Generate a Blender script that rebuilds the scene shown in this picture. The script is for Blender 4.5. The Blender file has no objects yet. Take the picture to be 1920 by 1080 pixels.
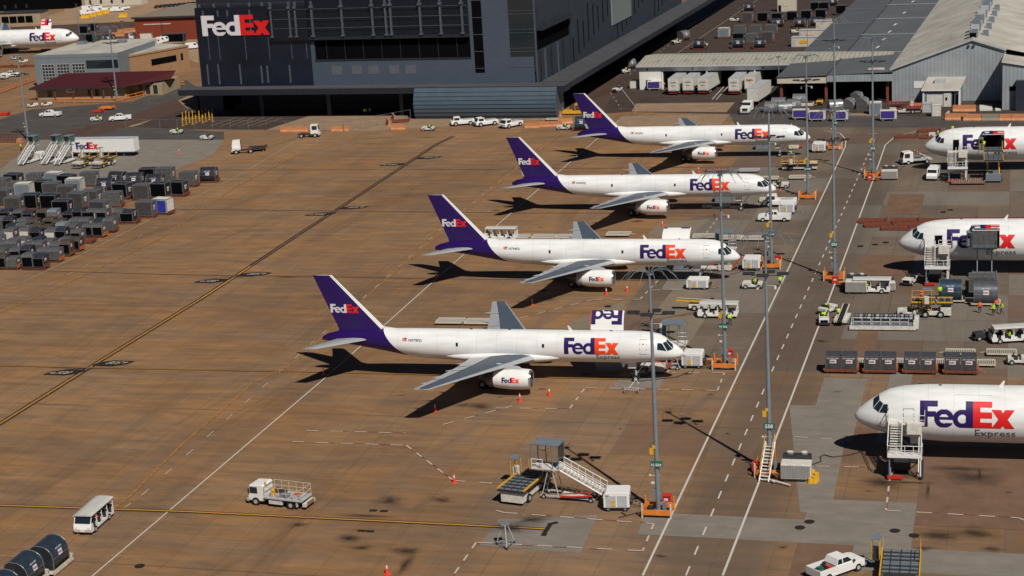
import bpy, math, random
from mathutils import Vector, Matrix
C = bpy.context.scene.collection
rnd = random.Random(7)
R = math.radians
# ---------------------------------------------------------------- camera
F_PX, CAM_Z, YAW, PITCH, ROLL = 3353.94, 69.38, -0.252, 0.2598, -0.0596
_f = Vector((math.sin(YAW)*math.cos(PITCH), math.cos(YAW)*math.cos(PITCH), -math.sin(PITCH)))
_r = Vector((math.cos(YAW), -math.sin(YAW), 0)); _u = _r.cross(_f)
CR = math.cos(ROLL)*_r + math.sin(ROLL)*_u; CU = -math.sin(ROLL)*_r + math.cos(ROLL)*_u; CF = _f
cam_d = bpy.data.cameras.new('camera'); cam = bpy.data.objects.new('camera', cam_d); C.objects.link(cam)
cam_d.sensor_width = 36; cam_d.lens = F_PX/1920*36; cam_d.clip_start = 1; cam_d.clip_end = 12000; cam_d.dof.use_dof = True; cam_d.dof.focus_distance = 235; cam_d.dof.aperture_fstop = 0.5
mw = Matrix((CR, CU, -CF)).transposed().to_4x4(); mw.translation = (0, 0, CAM_Z); cam.matrix_world = mw
bpy.context.scene.camera = cam
# ---------------------------------------------------------------- sun and sky
SUN_TO = Vector((0.533, -0.711, 1.0)).normalized()
sun_d = bpy.data.lights.new('sun', 'SUN'); sun_d.energy = 4.8; sun_d.angle = R(0.53); sun_d.color = (1.0, 0.95, 0.875)
sun = bpy.data.objects.new('sun', sun_d); C.objects.link(sun); sun.rotation_euler = SUN_TO.to_track_quat('Z', 'Y').to_euler()
sun.location = (0, 0, 200)
W = bpy.data.worlds.new('World'); bpy.context.scene.world = W; W.use_nodes = True
nt = W.node_tree; bg = nt.nodes['Background']; sk = nt.nodes.new('ShaderNodeTexSky'); sk.sky_type = 'NISHITA'
sk.sun_disc = False; sk.sun_elevation = math.asin(SUN_TO.z); sk.sun_rotation = math.atan2(SUN_TO.x, SUN_TO.y)
sk.air_density = 0.32; sk.dust_density = 0.0
nt.links.new(sk.outputs[0], bg.inputs[0]); bg.inputs[1].default_value = 0.05
vs = bpy.context.scene.view_settings; vs.view_transform = 'Standard'; vs.look = 'None'; vs.exposure = -0.12; vs.gamma = 1
bpy.context.scene.cycles.max_bounces = 6
# ---------------------------------------------------------------- pixel (1920 x 1080 photograph) -> world point on a level z
def G(px, py, z=0.0):
    d = CR*((px-960)/F_PX) - CU*((py-540)/F_PX) + CF
    t = (z-CAM_Z)/d.z
    return Vector((d.x*t, d.y*t, z))
def hd(a, b):
    v = G(*b)-G(*a); return math.degrees(math.atan2(v.y, v.x))
# ---------------------------------------------------------------- materials
MATS = {}
def mat(name, col, rough=0.6, metal=0.0, var=0.12, scale=1.2, spec=0.5, ribs=None, bump=0.0, emit=None, lo=None):
    if name in MATS: return MATS[name]
    m = bpy.data.materials.new(name); m.use_nodes = True; n = m.node_tree; L = n.links.new
    b = n.nodes['Principled BSDF']; b.inputs['Roughness'].default_value = rough; b.inputs['Metallic'].default_value = metal
    b.inputs['Specular IOR Level'].default_value = spec
    tc = n.nodes.new('ShaderNodeTexCoord'); ns = n.nodes.new('ShaderNodeTexNoise'); ns.inputs['Scale'].default_value = scale
    ns.inputs['Detail'].default_value = 5; ns.inputs['Roughness'].default_value = 0.65
    L(tc.outputs['Object'], ns.inputs['Vector'])
    rp = n.nodes.new('ShaderNodeValToRGB'); rp.color_ramp.elements[0].position = 0.32; rp.color_ramp.elements[1].position = 0.68
    k0, k1 = 1-var, 1+var*0.6
    rp.color_ramp.elements[0].color = (*(lo or [c*k0 for c in col]), 1); rp.color_ramp.elements[1].color = (*[min(1, c*k1) for c in col], 1)
    L(ns.outputs['Fac'], rp.inputs['Fac']); out = rp.outputs['Color']
    if ribs:                                   # (axis, period, depth, darkness)
        ax, per, dep, dk = ribs
        sp = n.nodes.new('ShaderNodeSeparateXYZ'); L(tc.outputs['Object'], sp.inputs[0])
        mu = n.nodes.new('ShaderNodeMath'); mu.operation = 'MULTIPLY'; mu.inputs[1].default_value = 1/per; L(sp.outputs[ax], mu.inputs[0])
        fr = n.nodes.new('ShaderNodeMath'); fr.operation = 'FRACT'; L(mu.outputs[0], fr.inputs[0])
        gt = n.nodes.new('ShaderNodeMath'); gt.operation = 'GREATER_THAN'; gt.inputs[1].default_value = 1-dep; L(fr.outputs[0], gt.inputs[0])
        mx = n.nodes.new('ShaderNodeMix'); mx.data_type = 'RGBA'; mx.blend_type = 'MULTIPLY'; L(gt.outputs[0], mx.inputs['Factor'])
        L(out, mx.inputs['A']); mx.inputs['B'].default_value = (dk, dk, dk, 1); out = mx.outputs['Result']
    L(out, b.inputs['Base Color'])
    if bump:
        bp = n.nodes.new('ShaderNodeBump'); bp.inputs['Strength'].default_value = bump; L(ns.outputs['Fac'], bp.inputs['Height']); L(bp.outputs[0], b.inputs['Normal'])
    if emit:
        b.inputs['Emission Color'].default_value = (*emit[:3], 1); b.inputs['Emission Strength'].default_value = emit[3]
    MATS[name] = m; return m
white = mat('white_paint', (.74, .73, .70), .35, var=.05, scale=.5)
dirty_white = mat('worn_white_paint', (.62, .59, .53), .5, var=.25, scale=2.5)
cream = mat('cream_paint', (.56, .50, .40), .6, var=.18, scale=2)
lgrey = mat('light_grey_paint', (.42, .43, .44), .4, var=.1)
mgrey = mat('mid_grey_paint', (.16, .19, .22), .45, var=.12, scale=.8)
steel = mat('galvanised_steel', (.26, .30, .33), .45, .4, var=.12, scale=3)
alu = mat('aluminium_sheet', (.165, .165, .165), .42, .5, var=.3, scale=2.2, bump=.1)
aluL = mat('light_aluminium', (.27, .27, .26), .35, .5, var=.2, scale=2.2)
aluD = mat('dark_aluminium', (.055, .062, .075), .38, .55, var=.35, scale=2, bump=.1)
black = mat('black_rubber', (.012, .012, .013), .75, var=.3, scale=4)
dark = mat('dark_machinery', (.028, .028, .03), .6, var=.4, scale=4)
void = mat('unlit_interior', (.004, .004, .005), .95, var=.2, spec=.02)
glass = mat('dark_glass', (.012, .022, .028), .08, var=.1, spec=.8)
orange = mat('orange_paint', (.70, .20, .025), .55, var=.25, scale=2)
salmon = mat('faded_orange_plastic', (.50, .205, .085), .6, var=.18, scale=1.5)
yellow = mat('yellow_paint', (.66, .36, .02), .5, var=.2, scale=2)
red = mat('red_paint', (.52, .03, .015), .5, var=.2, scale=2)
rust = mat('rusty_red_frame', (.17, .045, .022), .7, var=.4, scale=3)
rusto = mat('rusty_orange_frame', (.40, .11, .03), .6, var=.45, scale=3)
purple = mat('deep_purple_paint', (.020, .005, .09), .4, var=.12, scale=.7)
orgl = mat('orange_red_lettering', (.80, .060, .008), .45, var=.04)
redl = mat('red_lettering', (.66, .012, .012), .45, var=.04)
wtl = mat('white_lettering', (.66, .64, .66), .5, var=.04)
gryl = mat('grey_lettering', (.09, .09, .10), .5, var=.05)
blkl = mat('black_lettering', (.02, .02, .022), .5, var=.05)
green = mat('green_sign_face', (.008, .13, .095), .5, var=.1)
teal = mat('teal_canopy', (.03, .12, .13), .5, var=.2)
blue = mat('blue_curtain', (.02, .03, .32), .6, var=.2)
purpc = mat('purple_curtain', (.05, .025, .22), .6, var=.3, scale=3)
silver = mat('polished_lip', (.75, .75, .76), .18, .9, var=.05)
burnt = mat('exhaust_metal', (.16, .13, .11), .35, .8, var=.3, scale=1.5)
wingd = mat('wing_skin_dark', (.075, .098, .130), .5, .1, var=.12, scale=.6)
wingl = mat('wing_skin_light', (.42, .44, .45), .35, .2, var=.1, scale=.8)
lime = mat('lime_safety_vest', (.50, .85, .02), .7, var=.1, scale=6)
vesto = mat('orange_safety_vest', (.95, .14, .02), .7, var=.1, scale=6)
navy = mat('navy_trousers', (.012, .015, .035), .8, var=.3, scale=6)
skin = mat('skin', (.30, .16, .10), .6, var=.05)
hairm = mat('dark_hair', (.015, .01, .008), .8, var=.1)
deckm = mat('worn_deck_steel', (.060, .060, .058), .5, .3, var=.4, scale=5)
rollm = mat('roller_deck', (.11, .115, .12), .5, .3, var=.35, scale=4, ribs=(0, .34, .3, .35))
wood = mat('timber_deck', (.25, .15, .08), .7, var=.35, scale=3, ribs=(0, .3, .15, .4))
brownc = mat('brown_cargo_deck', (.20, .10, .055), .7, var=.4, scale=5)
# ---------------------------------------------------------------- mesh builder
class MB:
    def __init__(s): s.v = []; s.f = []; s.m = []; s.mats = []; s.sm = []; s.T = None
    def mi(s, m):
        if m not in s.mats: s.mats.append(m)
        return s.mats.index(m)
    def add(s, vs, fs, m, smooth=False):
        o = len(s.v)
        for p in vs:
            p = Vector(p); s.v.append(s.T @ p if s.T else p)
        k = s.mi(m)
        for f in fs: s.f.append([o+i for i in f]); s.m.append(k); s.sm.append(smooth)
        return s
    def box(s, x0, x1, y0, y1, z0, z1, m):
        return s.add([(x0,y0,z0),(x1,y0,z0),(x1,y1,z0),(x0,y1,z0),(x0,y0,z1),(x1,y0,z1),(x1,y1,z1),(x0,y1,z1)],
              [(0,3,2,1),(4,5,6,7),(0,1,5,4),(1,2,6,5),(2,3,7,6),(3,0,4,7)], m)
    def xz(s, poly, y0, y1, m):                # polygon in the xz plane, extruded along y
        n = len(poly); vs = [(x, y0, z) for x, z in poly]+[(x, y1, z) for x, z in poly]
        return s.add(vs, [list(range(n)), list(range(2*n-1, n-1, -1))]+[(i, i+n, (i+1) % n+n, (i+1) % n) for i in range(n)], m)
    def yz(s, poly, x0, x1, m):
        n = len(poly); vs = [(x0, y, z) for y, z in poly]+[(x1, y, z) for y, z in poly]
        return s.add(vs, [list(range(n-1, -1, -1)), list(range(n, 2*n))]+[(i, (i+1) % n, (i+1) % n+n, i+n) for i in range(n)], m)
    def xy(s, poly, z0, z1, m, mtop=None):
        n = len(poly); vs = [(x, y, z0) for x, y in poly]+[(x, y, z1) for x, y in poly]
        s.add(vs, [list(range(n-1, -1, -1))]+[(i, (i+1) % n, (i+1) % n+n, i+n) for i in range(n)], m)
        return s.add(vs[n:], [list(range(n))], mtop or m)
    def quad(s, a, b, c, d, m): return s.add([a, b, c, d], [(0, 1, 2, 3)], m)
    def bar(s, p, q, r, m, n=6, r2=None, smooth=True):
        p, q = Vector(p), Vector(q); d = (q-p)
        if d.length < 1e-6: return s
        d.normalize(); a = d.orthogonal().normalized(); b = d.cross(a); r2 = r if r2 is None else r2
        vs = [p+(a*math.cos(2*math.pi*i/n)+b*math.sin(2*math.pi*i/n))*r for i in range(n)]+[q+(a*math.cos(2*math.pi*i/n)+b*math.sin(2*math.pi*i/n))*r2 for i in range(n)]
        s.add(vs, [(i, (i+1) % n, (i+1) % n+n, i+n) for i in range(n)], m, smooth)
        return s.add(vs, [list(range(n-1, -1, -1)), list(range(n, 2*n))], m)
    def path(s, pts, r, m, n=5):
        for a, b in zip(pts, pts[1:]): s.bar(a, b, r, m, n)
        return s
    def wheel(s, x, y, z, r, w, m=None, hub=None):
        s.bar((x, y-w/2, z), (x, y+w/2, z), r, m or black, 14)
        if hub: s.bar((x, y-w/2-.015, z), (x, y+w/2+.015, z), r*.5, hub, 10)
        return s
    def loft(s, rings, m, smooth=True, closed=True, cap=True):
        n = len(rings[0]); vs = [p for r in rings for p in r]; fs = []
        for i in range(len(rings)-1):
            for j in range(n if closed else n-1):
                fs.append((i*n+j, i*n+(j+1) % n, (i+1)*n+(j+1) % n, (i+1)*n+j))
        s.add(vs, fs, m, smooth)
        if cap: s.add(rings[0], [list(range(n-1, -1, -1))], m); s.add(rings[-1], [list(range(n))], m)
        return s
    def build(s, name, parent=None, loc=None):
        me = bpy.data.meshes.new(name); me.from_pydata([tuple(p) for p in s.v], [], s.f)
        for m in s.mats: me.materials.append(m)
        me.polygons.foreach_set('material_index', s.m); me.polygons.foreach_set('use_smooth', s.sm); me.update()
        o = bpy.data.objects.new(name, me); C.objects.link(o)
        if parent: o.parent = parent
        if loc is not None: o.location = loc
        return o
def bevel(o, w=.04, seg=2):
    md = o.modifiers.new('bevel', 'BEVEL'); md.width = w; md.segments = seg; md.limit_method = 'ANGLE'; md.angle_limit = R(40); return o
def tag(o, label=None, cat=None, group=None, kind=None):
    if label: o['label'] = label
    if cat: o['category'] = cat
    if group: o['group'] = group
    if kind: o['kind'] = kind
    return o
def empty(name, loc=(0, 0, 0), rz=0):
    o = bpy.data.objects.new(name, None); C.objects.link(o); o.location = loc; o.rotation_euler = (0, 0, R(rz)); o.empty_display_size = .5; return o
KIDS = {}
def copy_tree(o, parent=None):
    c = o.copy(); C.objects.link(c); c.parent = parent
    for ch in [x for x in o.children]: copy_tree(ch, c)
    return c
USED = set()
def place(proto, loc, rz, label, cat, group=None, scale=None, drop=()):
    if proto.name not in USED: USED.add(proto.name); o = proto
    else: o = copy_tree(proto)
    if proto.name in FIRST and o is not proto: pass
    FIRST.setdefault(proto.name, 1)
    o.location = loc; o.rotation_euler = (0, 0, R(rz))
    if scale: o.scale = scale
    if 'group' in o: del o['group']
    tag(o, label, cat, group); return o
FIRST = {}
def P(proto, px, py, rz, label, cat, group=None, z=0, **k): return place(proto, G(px, py, z), rz, label, cat, group, **k)
ORD = ['zeroth', 'first', 'second', 'third', 'fourth', 'fifth', 'sixth', 'seventh', 'eighth', 'ninth', 'tenth', 'eleventh', 'twelfth', 'thirteenth', 'fourteenth', 'fifteenth']
# ---------------------------------------------------------------- lettering
def logo_at(x, y):
    if not 0 <= y <= 1: return 0
    if 0 <= x < .27 or (x < .63 and y > .765) or (x < .57 and .395 < y < .61): 
        if x >= 0: return 1
    dx, dy = x-.86, y-.335; r = math.hypot(dx, dy)
    if r < .35 and x < 1.2:
        if r > .175 or abs(dy-.005) < .05:
            if not (dx > 0 and -.165 < dy < -.045): return 1
    if 1.63 <= x < 1.885: return 1
    dx = x-1.515; r = math.hypot(dx, dy)
    if .165 < r < .345 and x < 1.885: return 1
    if 1.885 <= x < 2.15: return 2
    if 1.885 <= x < 2.565 and (y > .785 or y < .215 or .385 < y < .60): return 2
    if x > 2.5 and y < .70:
        t = (y-.35)*.70
        if abs(x-2.945-t) < .165 or abs(x-2.945+t) < .165: return 2
    return 0
def _runs(n):
    out = []
    for j in range(n):
        y = (j+.5)/n; cur = 0; st = 0; N = 440
        for i in range(N+1):
            x = i*3.38/N; k = logo_at(x, y) if i < N else 0
            if k != cur:
                if cur: out.append((st, x, j/n, (j+1)/n, cur))
                cur = k; st = x
    return out
RUNS = {40: _runs(40), 18: _runs(18)}
def logo(mb, fn, size, m1, m2, n=40, umin=-9, umax=99, vmin=-9):
    for x0, x1, y0, y1, k in RUNS[n]:
        if x1 < umin or x0 > umax or y1 < vmin: continue
        x0, x1 = max(x0, umin), min(x1, umax)
        c, d = y0*size, y1*size; nn = max(1, math.ceil((x1-x0)*size/.45)) if n == 40 and size < 4 else 1
        for q in range(nn):
            a, b = (x0+(x1-x0)*q/nn)*size, (x0+(x1-x0)*(q+1)/nn)*size
            mb.quad(fn(a, c), fn(b, c), fn(b, d), fn(a, d), m1 if k == 1 else m2)
_TX = {}
def text_geo(s, bold=0.0, res=2):
    key = (s, bold)
    if key in _TX: return _TX[key]
    cu = bpy.data.curves.new('t', 'FONT'); cu.body = s; cu.size = 1; cu.offset = bold; cu.resolution_u = res
    ob = bpy.data.objects.new('t', cu); C.objects.link(ob); dg = bpy.context.evaluated_depsgraph_get()
    me = bpy.data.meshes.new_from_object(ob.evaluated_get(dg))
    vs = [(v.co.x, v.co.y) for v in me.vertices]; fs = [tuple(p.vertices) for p in me.polygons]
    bpy.data.objects.remove(ob); bpy.data.curves.remove(cu); bpy.data.meshes.remove(me)
    if vs:
        x0 = min(v[0] for v in vs); w = max(v[0] for v in vs)-x0; vs = [(v[0]-x0, v[1]) for v in vs]
    else: w = 1
    _TX[key] = (vs, fs, w); return _TX[key]
def text(mb, fn, s, width, m, bold=0.0, squash=1.0):
    vs, fs, w = text_geo(s, bold); k = width/w
    mb.add([fn(x*k, y*k*squash) for x, y in vs], fs, m)
# ---------------------------------------------------------------- airliners (nose at local origin, pointing to +x, x = -distance aft)
def interp(tab, x):
    if x <= tab[0][0]: return tab[0][1:]
    for a, b in zip(tab, tab[1:]):
        if x <= b[0]:
            t = (x-a[0])/(b[0]-a[0]); return tuple(p+(q-p)*t for p, q in zip(a[1:], b[1:]))
    return tab[-1][1:]
def livery(name, xb, k, zb, h, colr):          # white forward of a curved boundary, purple aft
    m = bpy.data.materials.new(name); m.use_nodes = True; n = m.node_tree; L = n.links.new; b = n.nodes['Principled BSDF']
    b.inputs['Roughness'].default_value = .33
    tc = n.nodes.new('ShaderNodeTexCoord'); sp = n.nodes.new('ShaderNodeSeparateXYZ'); L(tc.outputs['Object'], sp.inputs[0])
    def ma(op, a, bb):
        q = n.nodes.new('ShaderNodeMath'); q.operation = op
        for i, v in enumerate((a, bb)):
            if isinstance(v, (int, float)): q.inputs[i].default_value = v
            else: L(v, q.inputs[i])
        return q.outputs[0]
    t = ma('POWER', ma('MAXIMUM', ma('DIVIDE', ma('SUBTRACT', sp.outputs[2], zb), h), 0.0), .62)
    edge = ma('MULTIPLY', ma('ADD', ma('MULTIPLY', t, k), xb), -1.0)
    fac = ma('LESS_THAN', sp.outputs[0], edge)
    ns = n.nodes.new('ShaderNodeTexNoise'); ns.inputs['Scale'].default_value = .8; ns.inputs['Detail'].default_value = 6
    mp = n.nodes.new('ShaderNodeMapping'); mp.inputs['Scale'].default_value = (.35, 1, 2.2); L(tc.outputs['Object'], mp.inputs[0]); L(mp.outputs[0], ns.inputs[0])
    rp = n.nodes.new('ShaderNodeValToRGB'); rp.color_ramp.elements[0].position = .3; rp.color_ramp.elements[0].color = (.65, .65, .63, 1)
    rp.color_ramp.elements[1].position = .6; rp.color_ramp.elements[1].color = (.76, .76, .75, 1); L(ns.outputs[0], rp.inputs[0])
    # panel seams every 2.6 m
    fr = ma('FRACT', ma('DIVIDE', sp.outputs[0], 2.6), 0); seam = ma('LESS_THAN', fr, .018)
    m1 = n.nodes.new('ShaderNodeMix'); m1.data_type = 'RGBA'; m1.blend_type = 'MULTIPLY'; L(ma('MULTIPLY', seam, .38), m1.inputs['Factor']); L(rp.outputs[0], m1.inputs['A']); m1.inputs['B'].default_value = (.45, .45, .45, 1)
    mx = n.nodes.new('ShaderNodeMix'); mx.data_type = 'RGBA'; L(fac, mx.inputs['Factor']); L(m1.outputs['Result'], mx.inputs['A']); mx.inputs['B'].default_value = (*colr, 1)
    L(mx.outputs['Result'], b.inputs['Base Color']); MATS[name] = m; return m
TAILP = (.019, .004, .085)
SPEC = {
 'narrow': dict(L=47.0, ry=1.88, rz=2.0, zc=4.47, st=[(0, 3.72, .02, .02, .02), (.12, 3.72, .30, .32, .26), (.45, 3.75, .62, .62, .5), (1.0, 3.84, .95, .98, .80), (1.7, 3.98, 1.22, 1.28, 1.05),
      (2.3, 4.10, 1.42, 1.66, 1.24), (2.9, 4.22, 1.56, 1.88, 1.42), (3.8, 4.35, 1.72, 1.98, 1.66), (5.0, 4.43, 1.83, 2.01, 1.86), (6.6, 4.47, 1.88, 2.0, 2.0), (29.5, 4.47, 1.88, 2.0, 2.0), (33, 4.53, 1.84, 1.94, 1.86),
      (36, 4.68, 1.70, 1.79, 1.60), (39, 4.88, 1.44, 1.56, 1.24), (42, 5.05, 1.10, 1.28, .90), (44.5, 5.14, .72, .98, .60), (46.2, 5.10, .42, .62, .38), (47.0, 5.02, .2, .26, .2)]),
 'wide': dict(L=62.9, ry=3.05, rz=3.05, zc=5.0, st=[(0, 4.45, .02, .02, .02), (.15, 4.45, .42, .45, .36), (.55, 4.47, .85, .90, .74), (1.2, 4.52, 1.32, 1.38, 1.14), (2.0, 4.60, 1.72, 1.88, 1.52),
      (2.8, 4.68, 2.02, 2.35, 1.84), (3.8, 4.78, 2.34, 2.74, 2.18), (5.2, 4.88, 2.66, 2.96, 2.52), (7.2, 4.96, 2.92, 3.05, 2.86), (9.5, 5.0, 3.05, 3.05, 3.05), (40, 5.0, 3.05, 3.05, 3.05), (45, 5.2, 2.9, 2.85, 2.7),
      (50, 5.6, 2.4, 2.4, 2.1), (55, 6.1, 1.7, 1.8, 1.3), (59, 6.5, 1.0, 1.2, .7), (61.8, 6.7, .45, .75, .35), (62.9, 6.7, .15, .4, .15)])}
def surf(sp, x, phi, off=0.0, side=-1):        # phi: 0 = widest, 90 = crown
    zc, ry, ru, rd = interp(sp['st'], x); rz = ru if phi > 0 else rd; c, s_ = math.cos(phi), math.sin(phi)
    n = Vector((0, side*c/ry, s_/rz)).normalized()*off
    return Vector((-x, side*ry*c, zc+rz*s_))+n
def patch(mb, sp, corners, m, off=.02, side=-1, n=4):   # corners: four (x, phi deg), curved panel lying on the skin
    (a, b, c, d) = corners; vs = []
    for j in range(n+1):
        for i in range(n+1):
            u, v = i/n, j/n
            x = (a[0]*(1-u)+b[0]*u)*(1-v)+(d[0]*(1-u)+c[0]*u)*v; ph = (a[1]*(1-u)+b[1]*u)*(1-v)+(d[1]*(1-u)+c[1]*u)*v
            vs.append(surf(sp, x, R(ph), off, side))
    mb.add(vs, [(j*(n+1)+i, j*(n+1)+i+1, (j+1)*(n+1)+i+1, (j+1)*(n+1)+i) for j in range(n) for i in range(n)], m, True)
def frame_patch(mb, sp, x0, x1, p0, p1, w, m, side):
    dp = math.degrees(w/sp['ry'])
    for c in [(x0, x1, p0, p0+dp), (x0, x1, p1-dp, p1), (x0, x0+w, p0+dp, p1-dp), (x1-w, x1, p0+dp, p1-dp)]:
        patch(mb, sp, [(c[0], c[2]), (c[1], c[2]), (c[1], c[3]), (c[0], c[3])], m, .012, side, 3)
AF = [(0, 0), (.02, .028), (.08, .05), (.22, .066), (.42, .064), (.65, .043), (.85, .02), (1, .003), (.85, -.012), (.65, -.03), (.42, -.045), (.22, -.046), (.08, -.034), (.02, -.018)]
def aero(mb, secs, zones, thick=1.0, under=None, vertical=False):
    """secs: (le_x, y, z, chord); zones: (chord fraction limit, material) for the upper skin"""
    rings = []
    for le, y, z, ch, *tk in secs:
        k = thick*(tk[0] if tk else 1)
        if vertical: rings.append([Vector((-(le+f*ch), y+t*ch*k, z)) for f, t in AF])
        else: rings.append([Vector((-(le+f*ch), y, z+t*ch*k)) for f, t in AF])
    n = len(AF)
    for i in range(len(rings)-1):
        for j in range(n):
            fa = (AF[j][0]+AF[(j+1) % n][0])/2; up = j < 7
            m = under if (under and not up) else next(mm for lim, mm in zones if fa <= lim)
            mb.add([rings[i][j], rings[i][(j+1) % n], rings[i+1][(j+1) % n], rings[i+1][j]], [(0, 1, 2, 3)], m, True)
    mb.add(rings[0], [list(range(n))], zones[0][1]); mb.add(rings[-1], [list(range(n))], zones[0][1])
def revolve(mb, prof, cx, cy, cz, mats, n=24, sq=1.0):     # prof: (x aft, radius, material key) rings along x
    rings = []
    for x, r, _ in prof: rings.append([Vector((-(cx+x), cy+r*math.cos(2*math.pi*i/n), cz+r*sq*math.sin(2*math.pi*i/n))) for i in range(n)])
    for i in range(len(rings)-1):
        m = mats[prof[i+1][2]]
        mb.add(rings[i]+rings[i+1], [(j, (j+1) % n, (j+1) % n+n, j+n) for j in range(n)], m, True)
def jet(kind, liv, names, var):
    sp = SPEC[kind]; root = empty(names, (0, 0, 0)); w = kind == 'wide'
    ns = 72
    rings = []
    xs = []
    for a, b in zip(sp['st'], sp['st'][1:]):
        k = max(1, int((b[0]-a[0])/1.2)) if b[0] < 8 or a[0] > 28 else 2
        xs += [a[0]+(b[0]-a[0])*i/k for i in range(k)]
    xs.append(sp['L'])
    for x in xs:
        rings.append([surf(sp, x, math.pi/2-2*math.pi*i/ns if i <= ns/2 else math.pi/2-2*math.pi*i/ns, 0, -1) for i in range(ns)])
    # (angles past -90 degrees come round the far side)
    rings = []
    for x in xs:
        zc, ry, ru, rd = interp(sp['st'], x); rr = []
        for i in range(ns):
            a = 2*math.pi*i/ns; s_ = math.sin(a); rr.append(Vector((-x, ry*math.cos(a), zc+(ru if s_ > 0 else rd)*s_)))
        rings.append(rr)
    b = MB(); b.loft(rings, liv); fus = b.build('fuselage', root)
    # belly fairing
    b = MB(); rr = []
    x0, x1, hw, zt, zb = (14.0, 31.5, 2.22, 4.3, 2.22) if not w else (20, 44, 3.3, 4.1, 1.75)
    for i in range(15):
        t = i/14; k = math.sin(math.pi*min(1, max(0, t)))**.45 if 0 < t < 1 else 0.01
        rr.append([Vector((-(x0+(x1-x0)*t), hw*(.35+.65*k)*math.cos(2*math.pi*j/20), (zt+zb)/2+.25*(1-k)+(zt-zb)/2*k*math.sin(2*math.pi*j/20))) for j in range(20)])
    b.loft(rr, white); b.build('belly_fairing', root)
    # wings
    for s in (-1, 1):
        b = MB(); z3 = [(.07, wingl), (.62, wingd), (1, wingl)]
        if not w: secs = [(17.0, s*.6, 3.15, 9.8), (18.4, s*1.9, 3.25, 8.4), (21.4, s*7.5, 3.78, 5.7, .9), (24.3, s*13.2, 4.25, 3.75, .8), (27.2, s*18.9, 4.72, 1.95, .7), (27.9, s*19.05, 4.74, 1.2, .5)]
        else: secs = [(21.5, s*1, 3.4, 14.6), (23.5, s*3, 3.6, 13.0), (29.5, s*11, 4.6, 8.2, .9), (36.5, s*21, 5.7, 5.2, .8), (43.5, s*31.3, 6.9, 2.2, .7), (46.0, s*32.4, 7.0, .5, .5)]
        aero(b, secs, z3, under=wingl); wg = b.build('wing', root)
        def wp(y, f):
            le, zz, ch, tk = interp([(abs(q[1]), q[0], q[2], q[3], q[4] if len(q) > 4 else 1) for q in secs], y)
            t = interp([(q[0], q[1]) for q in AF[:8]], f)[0]; return Vector((-(le+f*ch), s*y, zz+t*ch*tk+.01))
        y9 = abs(secs[-2][1])-.3; ys = [2.3 if not w else 4, 7.5 if not w else 11, 13.2 if not w else 21, y9]
        b = MB(); b.path([wp(y, .655) for y in ys], .035, dark, 4); b.build('flap_seam', wg)
        b = MB(); b.path([wp(y, .10) for y in ys], .03, mgrey, 4); b.build('slat_seam', wg)
        for y in ((7.4, 9.6, 14.2) if not w else (10.8, 14, 24)): b = MB(); b.bar(wp(y, .66), wp(y, .97), .03, dark, 4); b.build('flap_joint', wg)
        for yk in ((4.6, 8.6, 12, 15.2) if not w else (6, 12, 18, 24)):
            le, zz, ch = interp([(abs(q[1]), q[0], q[2], q[3]) for q in secs], yk)
            xe = le+ch; b = MB(); revolve(b, [(-1.6, .02, 'a'), (-.9, .17, 'a'), (.1, .19, 'a'), (.95, .02, 'a')], xe, s*yk, zz-.22, {'a': wingl}, 8); b.build('flap_fairing', wg)
        # engine, pylon
        b = MB(); ex, ey, ez, er, el = (17.85, 6.5, 2.12, 1.24, 4.6) if not w else (24.2, 9.6, 2.5, 1.95, 6.6)
        k = er/1.24; rr = var == 'r'
        prof = [(.9*k, .42*k, 'd'), (.05*k, .98*k, 'd'), (-.0, 1.06*k, 's'), (.02, 1.14*k, 's'), (.22*k, 1.22*k, 's'), (.24*k, 1.225*k, 'w'), (1.2*k, 1.30*k, 'w'), (2.6*k, 1.30*k, 'w'), (4.1*k, 1.16*k, 'w'), (4.7*k, 1.05*k, 'w')]
        tail = [(4.72*k, 1.0*k, 'b'), (5.7*k, .80*k, 'b'), (5.72*k, .70*k, 'd'), (6.3*k, .45*k, 'b'), (6.9*k, .06*k, 'b')] if not rr else [(4.72*k, 1.02*k, 'g'), (5.6*k, .84*k, 'g'), (6.0*k, .7*k, 'b'), (7.4*k, .08*k, 'b')]
        revolve(b, prof+tail, ex, s*ey, ez, {'d': dark, 's': silver, 'w': white, 'b': burnt, 'g': lgrey}, 28)
        en = b.build('engine', wg)
        b = MB(); b.bar((-(ex+.75*k), s*ey, ez), (-(ex+.8*k), s*ey, ez), 1.02*k, dark, 24); b.bar((-(ex+.3*k), s*ey, ez), (-(ex+.8*k), s*ey, ez), .05, silver, 10, r2=.36*k)
        b.build('fan', en)
        b = MB(); b.xz([(-(ex+1.0*k), ez+1.1*k), (-(ex+1.6*k), ez+1.55*k), (-(ex+4.2*k), ez+1.95*k), (-(ex+7.5*k), ez+1.75*k), (-(ex+5.6*k), ez+.8*k)], s*ey-.22*k, s*ey+.22*k, lgrey); b.build('pylon', en)
        if not w or True:
            for sd in (-1, 1):
                b = MB()
                def fe(u, v, sd=sd, ex=ex, ey=ey, ez=ez, k=k, s=s):
                    xa = (ex+3.55*k-u) if sd == -1 else (ex+1.35*k+u); ra = interp([(q[0], q[1]) for q in prof[5:]], xa-ex)[0]+.012
                    a = (v-.25*k)/ra+.10; return Vector((-xa, s*ey+sd*ra*math.cos(a), ez+ra*math.sin(a)))
                logo(b, fe, .66*k, purple, orgl, 18); b.build('engine_lettering', en)
    # fin
    b = MB()
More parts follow.
